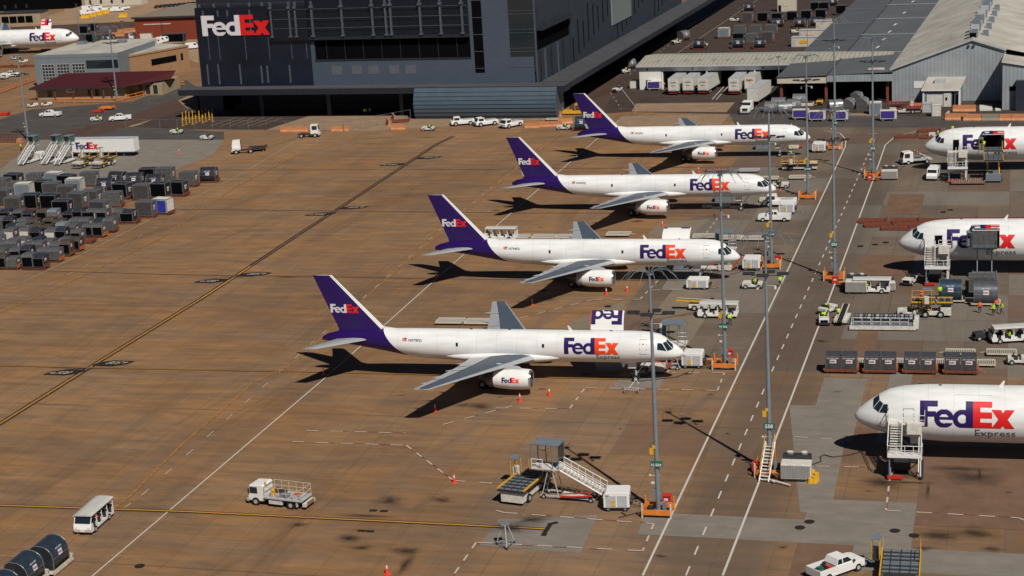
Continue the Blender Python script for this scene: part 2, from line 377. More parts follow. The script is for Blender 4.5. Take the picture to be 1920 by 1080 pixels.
    if not w: fs = [(37.2, 0, 5.9, 7.6, .8), (38.4, 0, 6.35, 6.3, .8), (45.2, 0, 13.45, 2.45, .8)]
    else: fs = [(48.5, 0, 7.6, 11.4, .7), (49.8, 0, 8.2, 9.9, .7), (59.0, 0, 18.3, 4.2, .8)]
    aero(b, fs, [(.055, white), (1, purple)], vertical=True, under=None)
    if not w: b.xz([(-35.6, 6.28), (-38.7, 6.70), (-39.4, 5.9)], -.12, .12, white)
    fin = b.build('tail_fin', root)
    b = MB(); b.bar((-(fs[1][0]-.02), 0, fs[1][2]), (-(fs[2][0]-.02), 0, fs[2][2]), .085, white, 8); b.build('leading_edge', fin)
    lz = 8.50 if not w else 11.5; lx = 45.6 if not w else 59.5; ls = 1.16 if not w else 1.7
    for sd in (-1, 1):
        b = MB()
        def ff(u, v, sd=sd):
            xa = lx-u if sd == -1 else lx-3.36*ls+u; le, _, ch = interp([(q[2], q[0], 0, q[3]) for q in fs], lz+v)
            fr = (xa-le)/ch; t = interp([(q[0], q[1]) for q in AF[:8]], fr)[0] if sd == 1 else interp([(0, 0)]+[(q[0], -q[1]) for q in reversed(AF[8:])]+[(1, 0)], fr)[0]
            return Vector((-xa, sd*(t*ch*.8+.03), lz+v))
        logo(b, ff, ls, wtl, redl, 18); b.build('fin_lettering', fin)
    for s in (-1, 1):
        b = MB()
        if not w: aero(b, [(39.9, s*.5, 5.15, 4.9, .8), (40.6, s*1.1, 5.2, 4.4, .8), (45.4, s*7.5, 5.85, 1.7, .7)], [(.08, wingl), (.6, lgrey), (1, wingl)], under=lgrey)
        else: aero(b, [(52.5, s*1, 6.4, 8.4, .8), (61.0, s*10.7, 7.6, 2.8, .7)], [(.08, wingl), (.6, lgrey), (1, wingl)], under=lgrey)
        b.build('stabiliser', root)
    # gear
    b = MB(); gx = 6.1 if not w else 6.0; wr = .4 if not w else .54; bz = interp(sp['st'], gx); bz = bz[0]-bz[3]+.2
    b.bar((-gx, 0, wr), (-gx, 0, bz), .12, lgrey, 8); b.bar((-gx+.1, 0, 1.0), (-gx+1.5, 0, bz), .06, lgrey, 6); b.box(-gx-.9, -gx+.1, -.5, -.45, bz-.9, bz, white); b.box(-gx-.9, -gx+.1, .45, .5, bz-.9, bz, white)
    ng = b.build('nose_gear', root)
    for s in (-1, 1): b = MB(); b.wheel(-gx, s*.28, wr, wr, .26, black, lgrey); b.build('wheel', ng)
    mx, my, mr = (24.3, 3.66, .52) if not w else (31.5, 5.5, .67)
    for s in (-1, 1):
        b = MB(); b.bar((-mx, s*my, mr), (-mx, s*my*.93, 3.3), .2, lgrey, 8); b.bar((-mx+.6, s*my, mr), (-mx-.7, s*my, mr), .13, dark, 6); b.box(-mx-.6, -mx+.7, s*(my+.35)-.03, s*(my+.35)+.03, 1.2, 3.2, lgrey)
        mg = b.build('main_gear', root)
        for q in ((-.57, .57) if not w else (-1.4, 0, 1.4)):
            for e in (-.38, .38): b = MB(); b.wheel(-mx+q, s*my+e, mr, mr, .38, black, lgrey); b.build('wheel', mg)
    # cockpit windows
    if not w: wins = [[(1.30, 72), (2.0, 84), (2.04, 64), (1.15, 36)], [(1.22, 33), (2.04, 61), (2.42, 44), (1.80, 14)], [(1.92, 12), (2.48, 41), (3.05, 37), (3.05, 10)]]
    else: wins = [[(2.05, 80), (2.62, 86), (2.72, 58), (2.02, 40)], [(2.05, 38), (2.74, 56), (3.12, 42), (2.62, 22)], [(2.68, 21), (3.16, 41), (3.62, 38), (3.55, 17)]]
    for s in (-1, 1):
        for q in wins: b = MB(); patch(b, sp, q, glass, .022, s); b.build('cockpit_window', root)
    return root, sp
def fus_fn(sp, xstart, z0, side, off=.03):
    """side -1: right side of the aircraft, text runs towards the nose; side +1: left side, runs aft"""
    zc, ry, ru, rd = interp(sp['st'], 12.0); ph0 = math.asin((z0-zc)/ru)
    def fn(u, v):
        x = xstart-u if side == -1 else xstart+u
        return surf(sp, x, ph0+v/((ry+ru)/2), off, side)
    return fn
# ================================================================= ground
LH = .0283
LY = Vector((math.sin(LH), math.cos(LH), 0)); LX = Vector((math.cos(LH), -math.sin(LH), 0))
def concrete():
    m = bpy.data.materials.new('apron_concrete'); m.use_nodes = True; n = m.node_tree; L = n.links.new; b = n.nodes['Principled BSDF']
    b.inputs['Roughness'].default_value = .8; b.inputs['Specular IOR Level'].default_value = .25
    tc = n.nodes.new('ShaderNodeTexCoord'); mp = n.nodes.new('ShaderNodeMapping'); mp.inputs['Rotation'].default_value = (0, 0, LH); L(tc.outputs['Object'], mp.inputs[0]); V = mp.outputs[0]
    def noise(sc, det=6, ro=.6, st=(1, 1, 1), dist=0):
        q = n.nodes.new('ShaderNodeMapping'); q.inputs['Scale'].default_value = st; L(V, q.inputs[0])
        s = n.nodes.new('ShaderNodeTexNoise'); s.inputs['Scale'].default_value = sc; s.inputs['Detail'].default_value = det; s.inputs['Roughness'].default_value = ro; s.inputs['Distortion'].default_value = dist; L(q.outputs[0], s.inputs[0]); return s.outputs[0]
    def ramp(f, p0, c0, p1, c1):
        r = n.nodes.new('ShaderNodeValToRGB'); r.color_ramp.elements[0].position = p0; r.color_ramp.elements[0].color = (*c0, 1); r.color_ramp.elements[1].position = p1; r.color_ramp.elements[1].color = (*c1, 1); L(f, r.inputs[0]); return r.outputs[0]
    def mix(a, bb, f, mode='MIX'):
        x = n.nodes.new('ShaderNodeMix'); x.data_type = 'RGBA'; x.blend_type = mode
        for k, v in (('A', a), ('B', bb)):
            if isinstance(v, tuple): x.inputs[k].default_value = (*v, 1)
            else: L(v, x.inputs[k])
        if isinstance(f, (int, float)): x.inputs['Factor'].default_value = f
        else: L(f, x.inputs['Factor'])
        return x.outputs['Result']
    def ma(op, a, bb=0.0, clamp=False):
        q = n.nodes.new('ShaderNodeMath'); q.operation = op; q.use_clamp = clamp
        for i, v in enumerate((a, bb)):
            if isinstance(v, (int, float)): q.inputs[i].default_value = v
            else: L(v, q.inputs[i])
        return q.outputs[0]
    sp = n.nodes.new('ShaderNodeSeparateXYZ'); L(V, sp.inputs[0]); X, Y = sp.outputs[0], sp.outputs[1]
    # iron-stained brown field on the left, greyer newer slabs towards the stands on the right
    gx = ma('MULTIPLY', ma('ADD', X, 52.8), 3.0, True)
    far = ma('ADD', ma('MULTIPLY', ma('MULTIPLY', ma('SUBTRACT', Y, 213.5), 3.0, True), .70), .22)
    wob = ramp(noise(.03, 5, .6), .3, (.8, .8, .8), .7, (1, 1, 1))
    right = ma('MULTIPLY', ma('MULTIPLY', gx, far), wob)
    hue = mix(ramp(noise(.035, 7, .65, (1, .5, 1)), .34, (.152, .087, .045), .66, (.325, .190, .090)), ramp(noise(.08, 8, .7, (.5, 1.3, 1), .6), .42, (.198, .132, .087), .62, (.300, .155, .064)), .5)
    brown = mix(hue, ramp(noise(.35, 7, .72, (.30, 1.6, 1), .5), .34, (.66, .66, .68), .70, (1.26, 1.22, 1.12)), .85, 'MULTIPLY')
    grey = mix(ramp(noise(.05, 7, .6), .32, (.098, .082, .068), .70, (.185, .156, .124)), ramp(noise(.5, 6, .7, (.6, 1.4, 1)), .3, (.72, .72, .72), .75, (1.12, 1.12, 1.12)), .8, 'MULTIPLY')
    col = mix(brown, grey, right)
    # individual slabs
    br = n.nodes.new('ShaderNodeTexBrick'); br.offset = 0; br.inputs['Scale'].default_value = 1; br.inputs['Brick Width'].default_value = 5.3; br.inputs['Row Height'].default_value = 5.7
    br.inputs['Mortar Size'].default_value = .045; br.inputs['Mortar Smooth'].default_value = .3; br.inputs['Color1'].default_value = (.90, .88, .86, 1); br.inputs['Color2'].default_value = (1.08, 1.07, 1.06, 1); br.inputs['Mortar'].default_value = (.42, .40, .38, 1)
    L(V, br.inputs[0]); col = mix(col, br.outputs[0], ma('ADD', ma('MULTIPLY', right, .40), .48), 'MULTIPLY')
    # whole rows of replaced or stained slabs
    cx = ma('FLOOR', ma('DIVIDE', X, 10.6)); cy = ma('FLOOR', ma('DIVIDE', Y, 11.4)); cb = n.nodes.new('ShaderNodeCombineXYZ'); L(cx, cb.inputs[0]); L(cy, cb.inputs[1])
    wn = n.nodes.new('ShaderNodeTexWhiteNoise'); wn.noise_dimensions = '2D'; L(cb.outputs[0], wn.inputs[0])
    col = mix(col, (.205, .185, .160), ma('MULTIPLY', ma('GREATER_THAN', wn.outputs[0], .72), ma('MULTIPLY', right, .55)))
    col = mix(col, (.140, .078, .052), ma('MULTIPLY', ma('LESS_THAN', wn.outputs[0], .16), ma('MULTIPLY', gx, .5)))
    # rubber and oil: long tyre scuffs, blotches, a darker trafficked lane
    col = mix(col, (.055, .040, .030), ma('MULTIPLY', ramp(noise(.09, 8, .7, (1.6, .12, 1), .4), .54, (0, 0, 0), .78, (1, 1, 1)), .50))
    col = mix(col, (.070, .048, .035), ma('MULTIPLY', ramp(noise(.07, 8, .7, (.12, 1.8, 1), .4), .56, (0, 0, 0), .80, (1, 1, 1)), .40))
    q = n.nodes.new('ShaderNodeMapping'); q.inputs['Rotation'].default_value = (0, 0, R(13)); L(V, q.inputs[0]); V0 = V; V = q.outputs[0]
    col = mix(col, (.150, .112, .088), ma('MULTIPLY', ramp(noise(.11, 8, .72, (1.7, .07, 1), .3), .54, (0, 0, 0), .70, (1, 1, 1)), .55))
    col = mix(col, (.085, .055, .036), ma('MULTIPLY', ramp(noise(.16, 8, .72, (2.0, .06, 1), .3), .56, (0, 0, 0), .74, (1, 1, 1)), .50)); V = V0
    col = mix(col, (.17, .12, .085), ma('MULTIPLY', ramp(noise(.16, 8, .7, (2.2, .05, 1), .2), .55, (0, 0, 0), .70, (1, 1, 1)), .45))
    col = mix(col, (.030, .022, .018), ma('MULTIPLY', ramp(noise(.22, 9, .75, (1, 1, 1), .8), .64, (0, 0, 0), .78, (1, 1, 1)), .55))
    col = mix(col, (.36, .25, .15), ma('MULTIPLY', ramp(noise(.13, 9, .8, (.4, 1.5, 1), .5), .62, (0, 0, 0), .80, (1, 1, 1)), .45))
    la = ma('ADD', X, 0); lane = ma('MULTIPLY', ma('SUBTRACT', 1.0, ma('DIVIDE', ma('ABSOLUTE', ma('ADD', X, 26.6)), 7.0), True), 1.0)
    col = mix(col, (.085, .062, .048), ma('MULTIPLY', ma('ADD', ma('MULTIPLY', lane, 2.0), 0, True), .50))
    # long construction joints of the pours
    for per, off, ax in ((45.6, 13.0, Y), (26.5, 4.0, X)):
        fr = ma('ABSOLUTE', ma('SUBTRACT', ma('FRACT', ma('DIVIDE', ma('ADD', ax, off), per)), .5)); j = ma('LESS_THAN', fr, .10/per)
        col = mix(col, (.05, .035, .025), ma('MULTIPLY', j, .5 if per > 40 else .22))
    L(col, b.inputs['Base Color']); bp = n.nodes.new('ShaderNodeBump'); bp.inputs['Strength'].default_value = .12; bp.inputs['Distance'].default_value = .05; L(noise(1.6, 6), bp.inputs['Height']); L(bp.outputs[0], b.inputs['Normal'])
    return m
def rough_mat(name, c0, c1, sc=.15, st=(1, 1, 1), c2=None):
    m = bpy.data.materials.new(name); m.use_nodes = True; n = m.node_tree; L = n.links.new; b = n.nodes['Principled BSDF']; b.inputs['Roughness'].default_value = .85; b.inputs['Specular IOR Level'].default_value = .2
    tc = n.nodes.new('ShaderNodeTexCoord'); mp = n.nodes.new('ShaderNodeMapping'); mp.inputs['Scale'].default_value = st; L(tc.outputs['Object'], mp.inputs[0])
    s = n.nodes.new('ShaderNodeTexNoise'); s.inputs['Scale'].default_value = sc; s.inputs['Detail'].default_value = 9; s.inputs['Roughness'].default_value = .7; L(mp.outputs[0], s.inputs[0])
    r = n.nodes.new('ShaderNodeValToRGB'); r.color_ramp.elements[0].position = .3; r.color_ramp.elements[0].color = (*c0, 1); r.color_ramp.elements[1].position = .7; r.color_ramp.elements[1].color = (*c1, 1); L(s.outputs[0], r.inputs[0])
    L(r.outputs[0], b.inputs['Base Color']); MATS[name] = m; return m
def worn(name, col, under, amt=.5, sc=1.5):
    m = rough_mat(name, under, col, sc); e = m.node_tree.nodes['Color Ramp'].color_ramp.elements; e[0].position = amt-.14; e[1].position = amt+.02; return m
asph = rough_mat('asphalt', (.040, .028, .024), (.072, .050, .040), .2)
asphg = rough_mat('grey_asphalt', (.055, .048, .046), (.095, .082, .075), .2)
conc_l = rough_mat('light_concrete', (.20, .13, .082), (.31, .215, .14), .3)
conc_g = rough_mat('grey_concrete', (.155, .135, .115), (.235, .205, .170), .4, (.6, 1.3, 1))
conc_t = rough_mat('tan_concrete', (.165, .130, .092), (.225, .180, .130), .4)
conc_d = rough_mat('stained_concrete', (.125, .072, .045), (.19, .115, .075), .4)
soil = rough_mat('bare_soil', (.24, .15, .085), (.36, .25, .16), .15)
brownr = rough_mat('dark_brown_road', (.058, .034, .026), (.10, .062, .046), .2, (1, .2, 1))
grass = rough_mat('dry_grass', (.08, .07, .02), (.15, .12, .045), .8)
oil = rough_mat('oil_stain', (.022, .016, .013), (.10, .066, .045), 1.2)
wline = worn('white_road_paint', (.52, .48, .42), (.24, .17, .12), .36)
wline2 = worn('worn_white_paint_line', (.40, .34, .28), (.20, .135, .09), .46)
yline = worn('yellow_taxi_paint', (.52, .25, .03), (.22, .12, .05), .40)
oline = worn('worn_orange_paint', (.36, .16, .035), (.17, .10, .05), .54, 1.1)
rline = worn('red_road_paint', (.26, .06, .04), (.20, .11, .07), .52)
kline = worn('black_road_paint', (.022, .018, .018), (.06, .045, .035), .3)
klineS = worn('faded_black_paint', (.035, .024, .018), (.16, .10, .06), .44)
pink = worn('pale_red_paint', (.48, .39, .33), (.26, .17, .12), .40)
b = MB(); b.quad((-3000, -400, 0), (3000, -400, 0), (3000, 6500, 0), (-3000, 6500, 0), concrete()); tag(b.build('ground'), kind='structure')
LV = .004
ZC = [.002]
def zlev(lev):
    ZC[0] += .0007 if lev < 3 else .0012
    return ZC[0]+(0 if lev < 3 else .02)
def sheet(name, pxs, m, lev=1):
    b = MB(); zz = zlev(lev); b.add([G(x, y, 0)+Vector((0, 0, zz)) for x, y in pxs], [list(range(len(pxs)))], m); return tag(b.build(name), kind='structure')
def wsheet(name, pts, m, lev=1):
    b = MB(); b.add([(x, y, LV*lev) for x, y in pts], [list(range(len(pts)))], m); return tag(b.build(name), kind='structure')
def lines(name, segs, w, m, lev=4, dash=None, off=0.0):
    """segs: list of pixel polylines on the ground; w in metres; dash = (on, off)"""
    b = MB(); z = Vector((0, 0, zlev(3)))
    for pl in segs:
        pts = [G(*p) for p in pl]
        for a, c in zip(pts, pts[1:]):
            d = (c-a); ln = d.length; d.normalize(); nn = Vector((-d.y, d.x, 0)); s = 0.0
            while s < ln:
                e = min(ln, s+(dash[0] if dash else ln)); p, q = a+d*s+nn*off, a+d*e+nn*off
                b.quad(p-nn*w/2+z, q-nn*w/2+z, q+nn*w/2+z, p+nn*w/2+z, m); s = e+(dash[1] if dash else ln)
    return tag(b.build(name), kind='structure')
# surfaces
sheet('service_road', [(1058, 216), (1110, 163), (1385, -10), (1930, -10), (1930, 238), (1440, 236), (1375, 214), (1180, 210), (1120, 214)], asph, 1)
sheet('service_road', [(1130, 212), (1175, 120), (1290, 45), (1390, -5), (1330, -5), (1060, 170), (1068, 214)], brownr, 2)
sheet('concrete_strip', [(1193, 194), (1378, 192), (1362, 210), (1184, 209)], conc_l, 2)
sheet('concrete_strip', [(1166, 218), (1368, 214), (1352, 234), (1148, 236)], conc_l, 2)
sheet('concrete_strip', [(1580, 213), (1650, 211), (1640, 226), (1568, 228)], conc_l, 2)
sheet('service_road', [(1368, 214), (1440, 214), (1930, 222), (1930, 240), (1380, 238)], asphg, 2)
sheet('parking_lot', [(337, 204), (640, 203), (757, 206), (745, 213), (590, 214), (500, 243), (236, 243), (258, 232)], asph, 1)
sheet('concrete_strip', [(330, 170), (372, 168), (378, 185), (262, 234), (236, 240), (225, 233)], soil, 2)
sheet('road', [(-5, 225), (60, 205), (250, 190), (350, 150), (375, 168), (240, 237), (420, 247), (420, 262), (180, 262), (-5, 262)], asphg, 1)
sheet('road', [(55, 262), (230, 222), (330, 185), (352, 205), (240, 237), (150, 262)], brownr, 2)
sheet('concrete_strip', [(-5, 322), (70, 262), (420, 262), (400, 290), (300, 330), (200, 352), (-5, 362)], conc_g, 1)
sheet('concrete_strip', [(590, 214), (745, 213), (770, 222), (1056, 214), (1056, 222), (700, 246), (500, 243)], conc_l, 1)
sheet('soil', [(130, -8), (372, -8), (372, 118), (250, 76), (240, 52), (150, 72), (60, 62), (0, 70), (-8, 52), (120, 22)], soil, 1)
sheet('road', [(-8, 52), (255, 40), (255, 72), (-8, 72)], brownr, 2)
sheet('grass', [(300, 85), (350, 78), (360, 92), (300, 100)], grass, 2)
sheet('grass', [(285, 168), (335, 150), (348, 158), (300, 182)], grass, 2)
# replaced slabs and patches
for q in [[(1085, 560), (1300, 540), (1160, 665), (960, 690)], ]: pass
for k, q in enumerate([[(935, 974), (1120, 966), (1088, 1038), (900, 1022)], [(1018, 975), (1050, 977), (1030, 1010), (998, 1008)],
     [(1165, 706), (1248, 704), (1236, 728), (1146, 728)], [(1195, 982), (1675, 972), (1650, 1040), (1240, 985)], [(1480, 760), (1598, 762), (1556, 965), (1500, 960)],
     [(1558, 780), (1610, 776), (1640, 1030), (1450, 1040)], [(1245, 598), (1330, 586), (1262, 690), (1205, 690)], [(1282, 520), (1348, 520), (1300, 585), (1215, 600)], [(1075, 600), (1180, 560), (1140, 617), (1066, 617)], [(1235, 420), (1330, 410), (1300, 440), (1210, 444)]]):
    if k not in (3, 5): sheet('concrete_slab', q, conc_t if k > 5 else conc_g, 1)
def lanequad(x0, x1, y0, y1, m, name='concrete_slab', lev=1):
    o = G(1205, 1080); p = lambda u, v: o+LX*u+LY*v; b = MB(); z = Vector((0, 0, zlev(1)))
    b.quad(p(x0, y0)+z, p(x1, y0)+z, p(x1, y1)+z, p(x0, y1)+z, m); return tag(b.build(name), kind='structure')
for a in [(-2.5, 13.3, 9.6, 15.3, conc_g), (13.3, 23.9, 9.6, 21, conc_g), (18.6, 34.5, 4, 9.6, conc_g), (13.3, 18.6, -2, 9.6, conc_d), (23.9, 34.5, 15.3, 38, conc_d), (10.8, 16, 38, 60.5, conc_g), (18.6, 21.3, 38, 66, conc_g), (21.3, 26.6, 55.2, 66, conc_d), (13.3, 16, 66, 83, conc_d),
          (34.5, 50, 60.5, 72, conc_d), (10.6, 18.6, 110, 122, conc_d), (12, 18, 150, 166, conc_d), (-17, -11, 100, 112, conc_g), (-25, -14, 148, 160, conc_d), (34.5, 45, -6, 4, conc_d)]: lanequad(*a)
# painted lines
LA = [(1205, 1080), (1290, 900), (1485, 490), (1553, 345), (1585, 275), (1586, 262), (1575, 250), (1545, 245)]
LB = [(1355, 1080), (1423, 905), (1555, 560), (1640, 330), (1660, 272), (1680, 255), (1720, 247)]
lines('lane_line', [LA, LB], .22, wline)
lines('lane_dashes', [[(1286, 1080), (1437, 720), (1640, 262)], [(1628, 251), (1662, 251)]], .17, wline, 4, (2.1, 2.7))
LC = [(160, 1092), (604, 714), (862, 484), (1004, 360), (1111, 268), (1160, 226)]
lines('lane_line', [LC], .17, wline)
lines('lane_dashes', [[(40, 1092), (265, 930), (604, 622+5), (850, 410), (1000, 290), (1085, 222)]], .15, wline2, 4, (2.0, 4.2), )
lines('lane_line', [[(-10, 540), (46, 528), (185, 462), (320, 393), (440, 333), (560, 262), (565, 252), (545, 247)]], .15, wline2)
lines('lane_dashes', [[(90, 535), (230, 462), (355, 393), (450, 345), (600, 265)]], .14, wline2, 4, (2.0, 4.2))
lines('orange_line', [[(0, 1120), (150, 1000), (240, 935), (340, 835), (400, 785), (475, 718), (548, 684), (700, 545), (800, 460), (900, 375), (1050, 250)], [(-10, 592), (130, 530), (300, 448), (440, 352), (560, 290)]], .30, oline)
TX = [(-10, 800), (0, 795), (167, 690), (378, 560), (560, 440), (640, 388), (820, 270), (850, 256)]
lines('taxi_line_border', [TX], .95, klineS, 4); lines('taxi_line', [TX[:4]+[(470, 500)]], .30, yline, 6); lines('taxi_line', [[(470, 500)]+TX[4:]], .26, conc_d, 6); lines('taxi_line_core', [TX[:4]], .06, kline, 7)
leads = [[(-10, 948), (350, 960), (1030, 993)], [(-10, 686), (167, 690), (540, 697), (760, 702), (1190, 712)], [(-10, 505), (310, 515), (900, 524), (1290, 527)], [(250, 392), (560, 395), (1000, 400), (1300, 399)], [(395, 319), (900, 318), (1480, 312)]]
lines('lead_in_border', [leads[0]], .60, kline, 4); lines('lead_in_line', [leads[0]], .24, yline, 6)
lines('lead_in_border', leads[1:2], .42, kline, 4); lines('lead_in_line', leads[1:2], .15, yline, 6)
lines('lead_in_line', leads[2:], .26, conc_d, 4)
lines('lead_in_border', [[(600, 318), (601, 318)]], .2, kline, 4)
lines('stop_bar', [[(1020, 1002), (1032, 984)]], .5, kline, 5); lines('stop_bar', [[(1028, 984), (1046, 980)], [(1015, 1003), (1025, 1004)]], .5, kline, 7)
env = [[(548, 829), (762, 836), (850, 902), (935, 908)], [(575, 808), (760, 813)], [(830, 797), (960, 762)], [(930, 766), (1068, 767), (1097, 728), (1345, 733), (1358, 700), (1260, 700)], [(930, 958), (945, 962), (1226, 983), (1205, 1034), (893, 1018), (850, 1080)],
       [(1250, 700), (1290, 640)], [(1490, 820), (1560, 824)], [(1530, 875), (1625, 877)], [(1669, 893), (1661, 958), (1910, 972), (1940, 985)], [(975, 597), (1110, 563)], [(1110, 563), (1200, 562), (1240, 520)], [(1220, 545), (1345, 540)], [(1300, 470), (1345, 410)]]
lines('safety_line', env, .10, rline, 4, (1.6, 2.0), .10); lines('safety_line_dashes', env, .20, pink, 5, (1.5, 1.5))
lines('parking_bay_lines', [[(x, 213), (x+16, 205)] for x in range(360, 620, 14)]+[[(395+i*17.5, 237), (443+i*17.5, 221)] for i in range(6)], .16, wline2, 4)
lines('parking_bay_lines', [[(1335, 187), (1358, 162)], [(1343, 187), (1366, 162)], [(1440, 172), (1460, 152)]], .2, wline, 4)
lines('kerb', [[(1089, 172), (1385, -5)]], 1.1, conc_l, 3)
lines('lane_line', [[(1160, 160), (1195, 205), (1190, 212)], [(1270, 100), (1420, 0)]], .16, wline2, 4)
lines('lane_dashes', [[(1145, 175), (1165, 205)], [(1180, 140), (1370, 0)]], .16, wline2, 4, (2.5, 3.5))
# black number boards painted beside the lead-in crossings
for i, (x, y, s) in enumerate([(123, 699, 1), (212, 682, -1), (399, 527, 1), (475, 515, -1), (601, 402, 1), (662, 390, -1), (737, 309, 1), (803, 296, -1)]):
    b = MB(); g = G(x, y); e = Vector((1, 0, 0)); n_ = Vector((.52, .85, 0)).normalized(); z = Vector((0, 0, .085)); e = e*s; n_ = n_*s
    b.add([g-e*2.1-n_*1.3+z, g+e*1.2-n_*1.5+z, g+e*2.3-n_*.4+z, g+e*2.1+n_*1.3+z, g-e*1.1+n_*1.5+z, g-e*2.3+n_*.3+z], [(0, 1, 2, 3, 4, 5)], kline)
    z2 = z+Vector((0, 0, LV)); text(b, lambda u, v: g+z2-e*(.2)+e*(u-.8)+n_*(v*1.5-.9), '508', 1.9, wline2, .01); b.add([g-e*1.9-n_*.5+z2, g-e*1.2-n_*.9+z2, g-e*1.35+n_*.1+z2], [(0, 1, 2)], wline2)
    tag(b.build('pavement_number'), kind='structure')
# manholes, hydrant lids, oil stains
b = MB()
for x, y in [(1500, 990), (1518, 979), (1678, 996), (1714, 1005), (1697, 726), (1728, 722), (1565, 683), (262, 1062), (1020, 545), (1140, 575), (1613, 462), (1641, 459), (1661, 455), (1769, 398), (1782, 394), (830, 660)]:
    g = G(x, y); b.add([g+Vector((.52*math.cos(a*.524), .52*math.sin(a*.524), .075)) for a in range(12)], [list(range(12))], kline)
tag(b.build('manhole_covers'), kind='structure')
def stain_mat():
    m = bpy.data.materials.new('soft_oil_stain'); m.use_nodes = True; n = m.node_tree; L = n.links.new; b = n.nodes['Principled BSDF']; out = n.nodes['Material Output']
    b.inputs['Base Color'].default_value = (.028, .020, .015, 1); b.inputs['Roughness'].default_value = .6
    tc = n.nodes.new('ShaderNodeTexCoord'); oi = n.nodes.new('ShaderNodeObjectInfo'); ln = n.nodes.new('ShaderNodeVectorMath'); ln.operation = 'LENGTH'; L(tc.outputs['Object'], ln.inputs[0])
    ad = n.nodes.new('ShaderNodeVectorMath'); ad.operation = 'ADD'; L(tc.outputs['Object'], ad.inputs[0]); L(oi.outputs['Location'], ad.inputs[1])
    ns = n.nodes.new('ShaderNodeTexNoise'); ns.inputs['Scale'].default_value = 2.2; ns.inputs['Detail'].default_value = 9; ns.inputs['Roughness'].default_value = .75; L(ad.outputs[0], ns.inputs[0])
    a = n.nodes.new('ShaderNodeMath'); a.operation = 'SUBTRACT'; a.inputs[0].default_value = 1.0; L(ln.outputs['Value'], a.inputs[1])
    c = n.nodes.new('ShaderNodeMath'); c.operation = 'MULTIPLY_ADD'; L(ns.outputs[0], c.inputs[0]); c.inputs[1].default_value = 2.2; c.inputs[2].default_value = -1.25
    d = n.nodes.new('ShaderNodeMath'); d.operation = 'ADD'; L(a.outputs[0], d.inputs[0]); L(c.outputs[0], d.inputs[1])
    e = n.nodes.new('ShaderNodeMath'); e.operation = 'MULTIPLY'; e.use_clamp = True; L(d.outputs[0], e.inputs[0]); L(a.outputs[0], e.inputs[1])
    f = n.nodes.new('ShaderNodeMath'); f.operation = 'MULTIPLY'; f.use_clamp = True; L(e.outputs[0], f.inputs[0]); f.inputs[1].default_value = .85
    L(f.outputs[0], b.inputs['Alpha']); return m
SM = stain_mat(); b = MB(); b.add([(math.cos(i*.3491), math.sin(i*.3491), 0) for i in range(18)], [list(range(18))], SM); st0 = b.build('oil_stain'); nst = [0]
def stain(x, y, sx, sy, rot=0):
    o = st0 if nst[0] == 0 else st0.copy()
    if nst[0]: C.objects.link(o)
    nst[0] += 1; g = G(x, y); o.location = (g.x, g.y, .068+.0004*nst[0]); o.scale = (sx, sy, 1); o.rotation_euler = (0, 0, R(rot)); tag(o, kind='structure')
for x, y, r in [(760, 1034, 1.7), (828, 938, 1.5), (680, 1028, 1.2), (1655, 905, 2.4), (1820, 897, 3.4), (1700, 890, 2.2), (900, 762, 2.0), (958, 990, 2.4), (1027, 562, 1.5), (1195, 415, 1.6), (730, 940, 2.2), (655, 1010, 1.6), (1760, 1005, 2.2), (1590, 820, .8), (1180, 380, 1.4), (1830, 1000, 2.6), (1870, 780, 1.5),
    (1000, 975, 2.0), (870, 760, 1.0), (1860, 1030, 1.2), (1730, 1030, 1.0), (930, 395, 1.0), (1210, 705, 1.5), (1320, 300, 1.2), (1660, 430, 1.0), (1540, 640, 1.0), (1100, 702, 1.4), (560, 985, 1.0)]: stain(x, y, r*1.5, r, rnd.uniform(-20, 20))
for x, y, a, c in [(685, 968, 5.5, .7), (1837, 890, .35, 3), (1740, 920, .35, 4), (1690, 905, 7, .5), (1800, 880, 6, 1.2), (540, 520, 4, .8), (1130, 708, 6, .7), (1090, 528, 6, .6), (150, 692, 5, .8), (440, 520, 4, .7), (800, 258, 5, 1), (760, 1060, 1, 5), (880, 700, 5, .8)]: stain(x, y, a, c, 0)
for k in range(34): stain(rnd.uniform(500, 1900), rnd.uniform(300, 1060), rnd.uniform(.4, 1.3), rnd.uniform(.25, .6), rnd.uniform(-30, 30))
b = MB()
for x, y in [(700, 958), (720, 959), (678, 996), (694, 997)]:
    g = G(x, y); b.box(g.x-.42, g.x+.42, g.y-.22, g.y+.22, .06, .08, kline)
tag(b.build('drain_slots'), kind='structure')
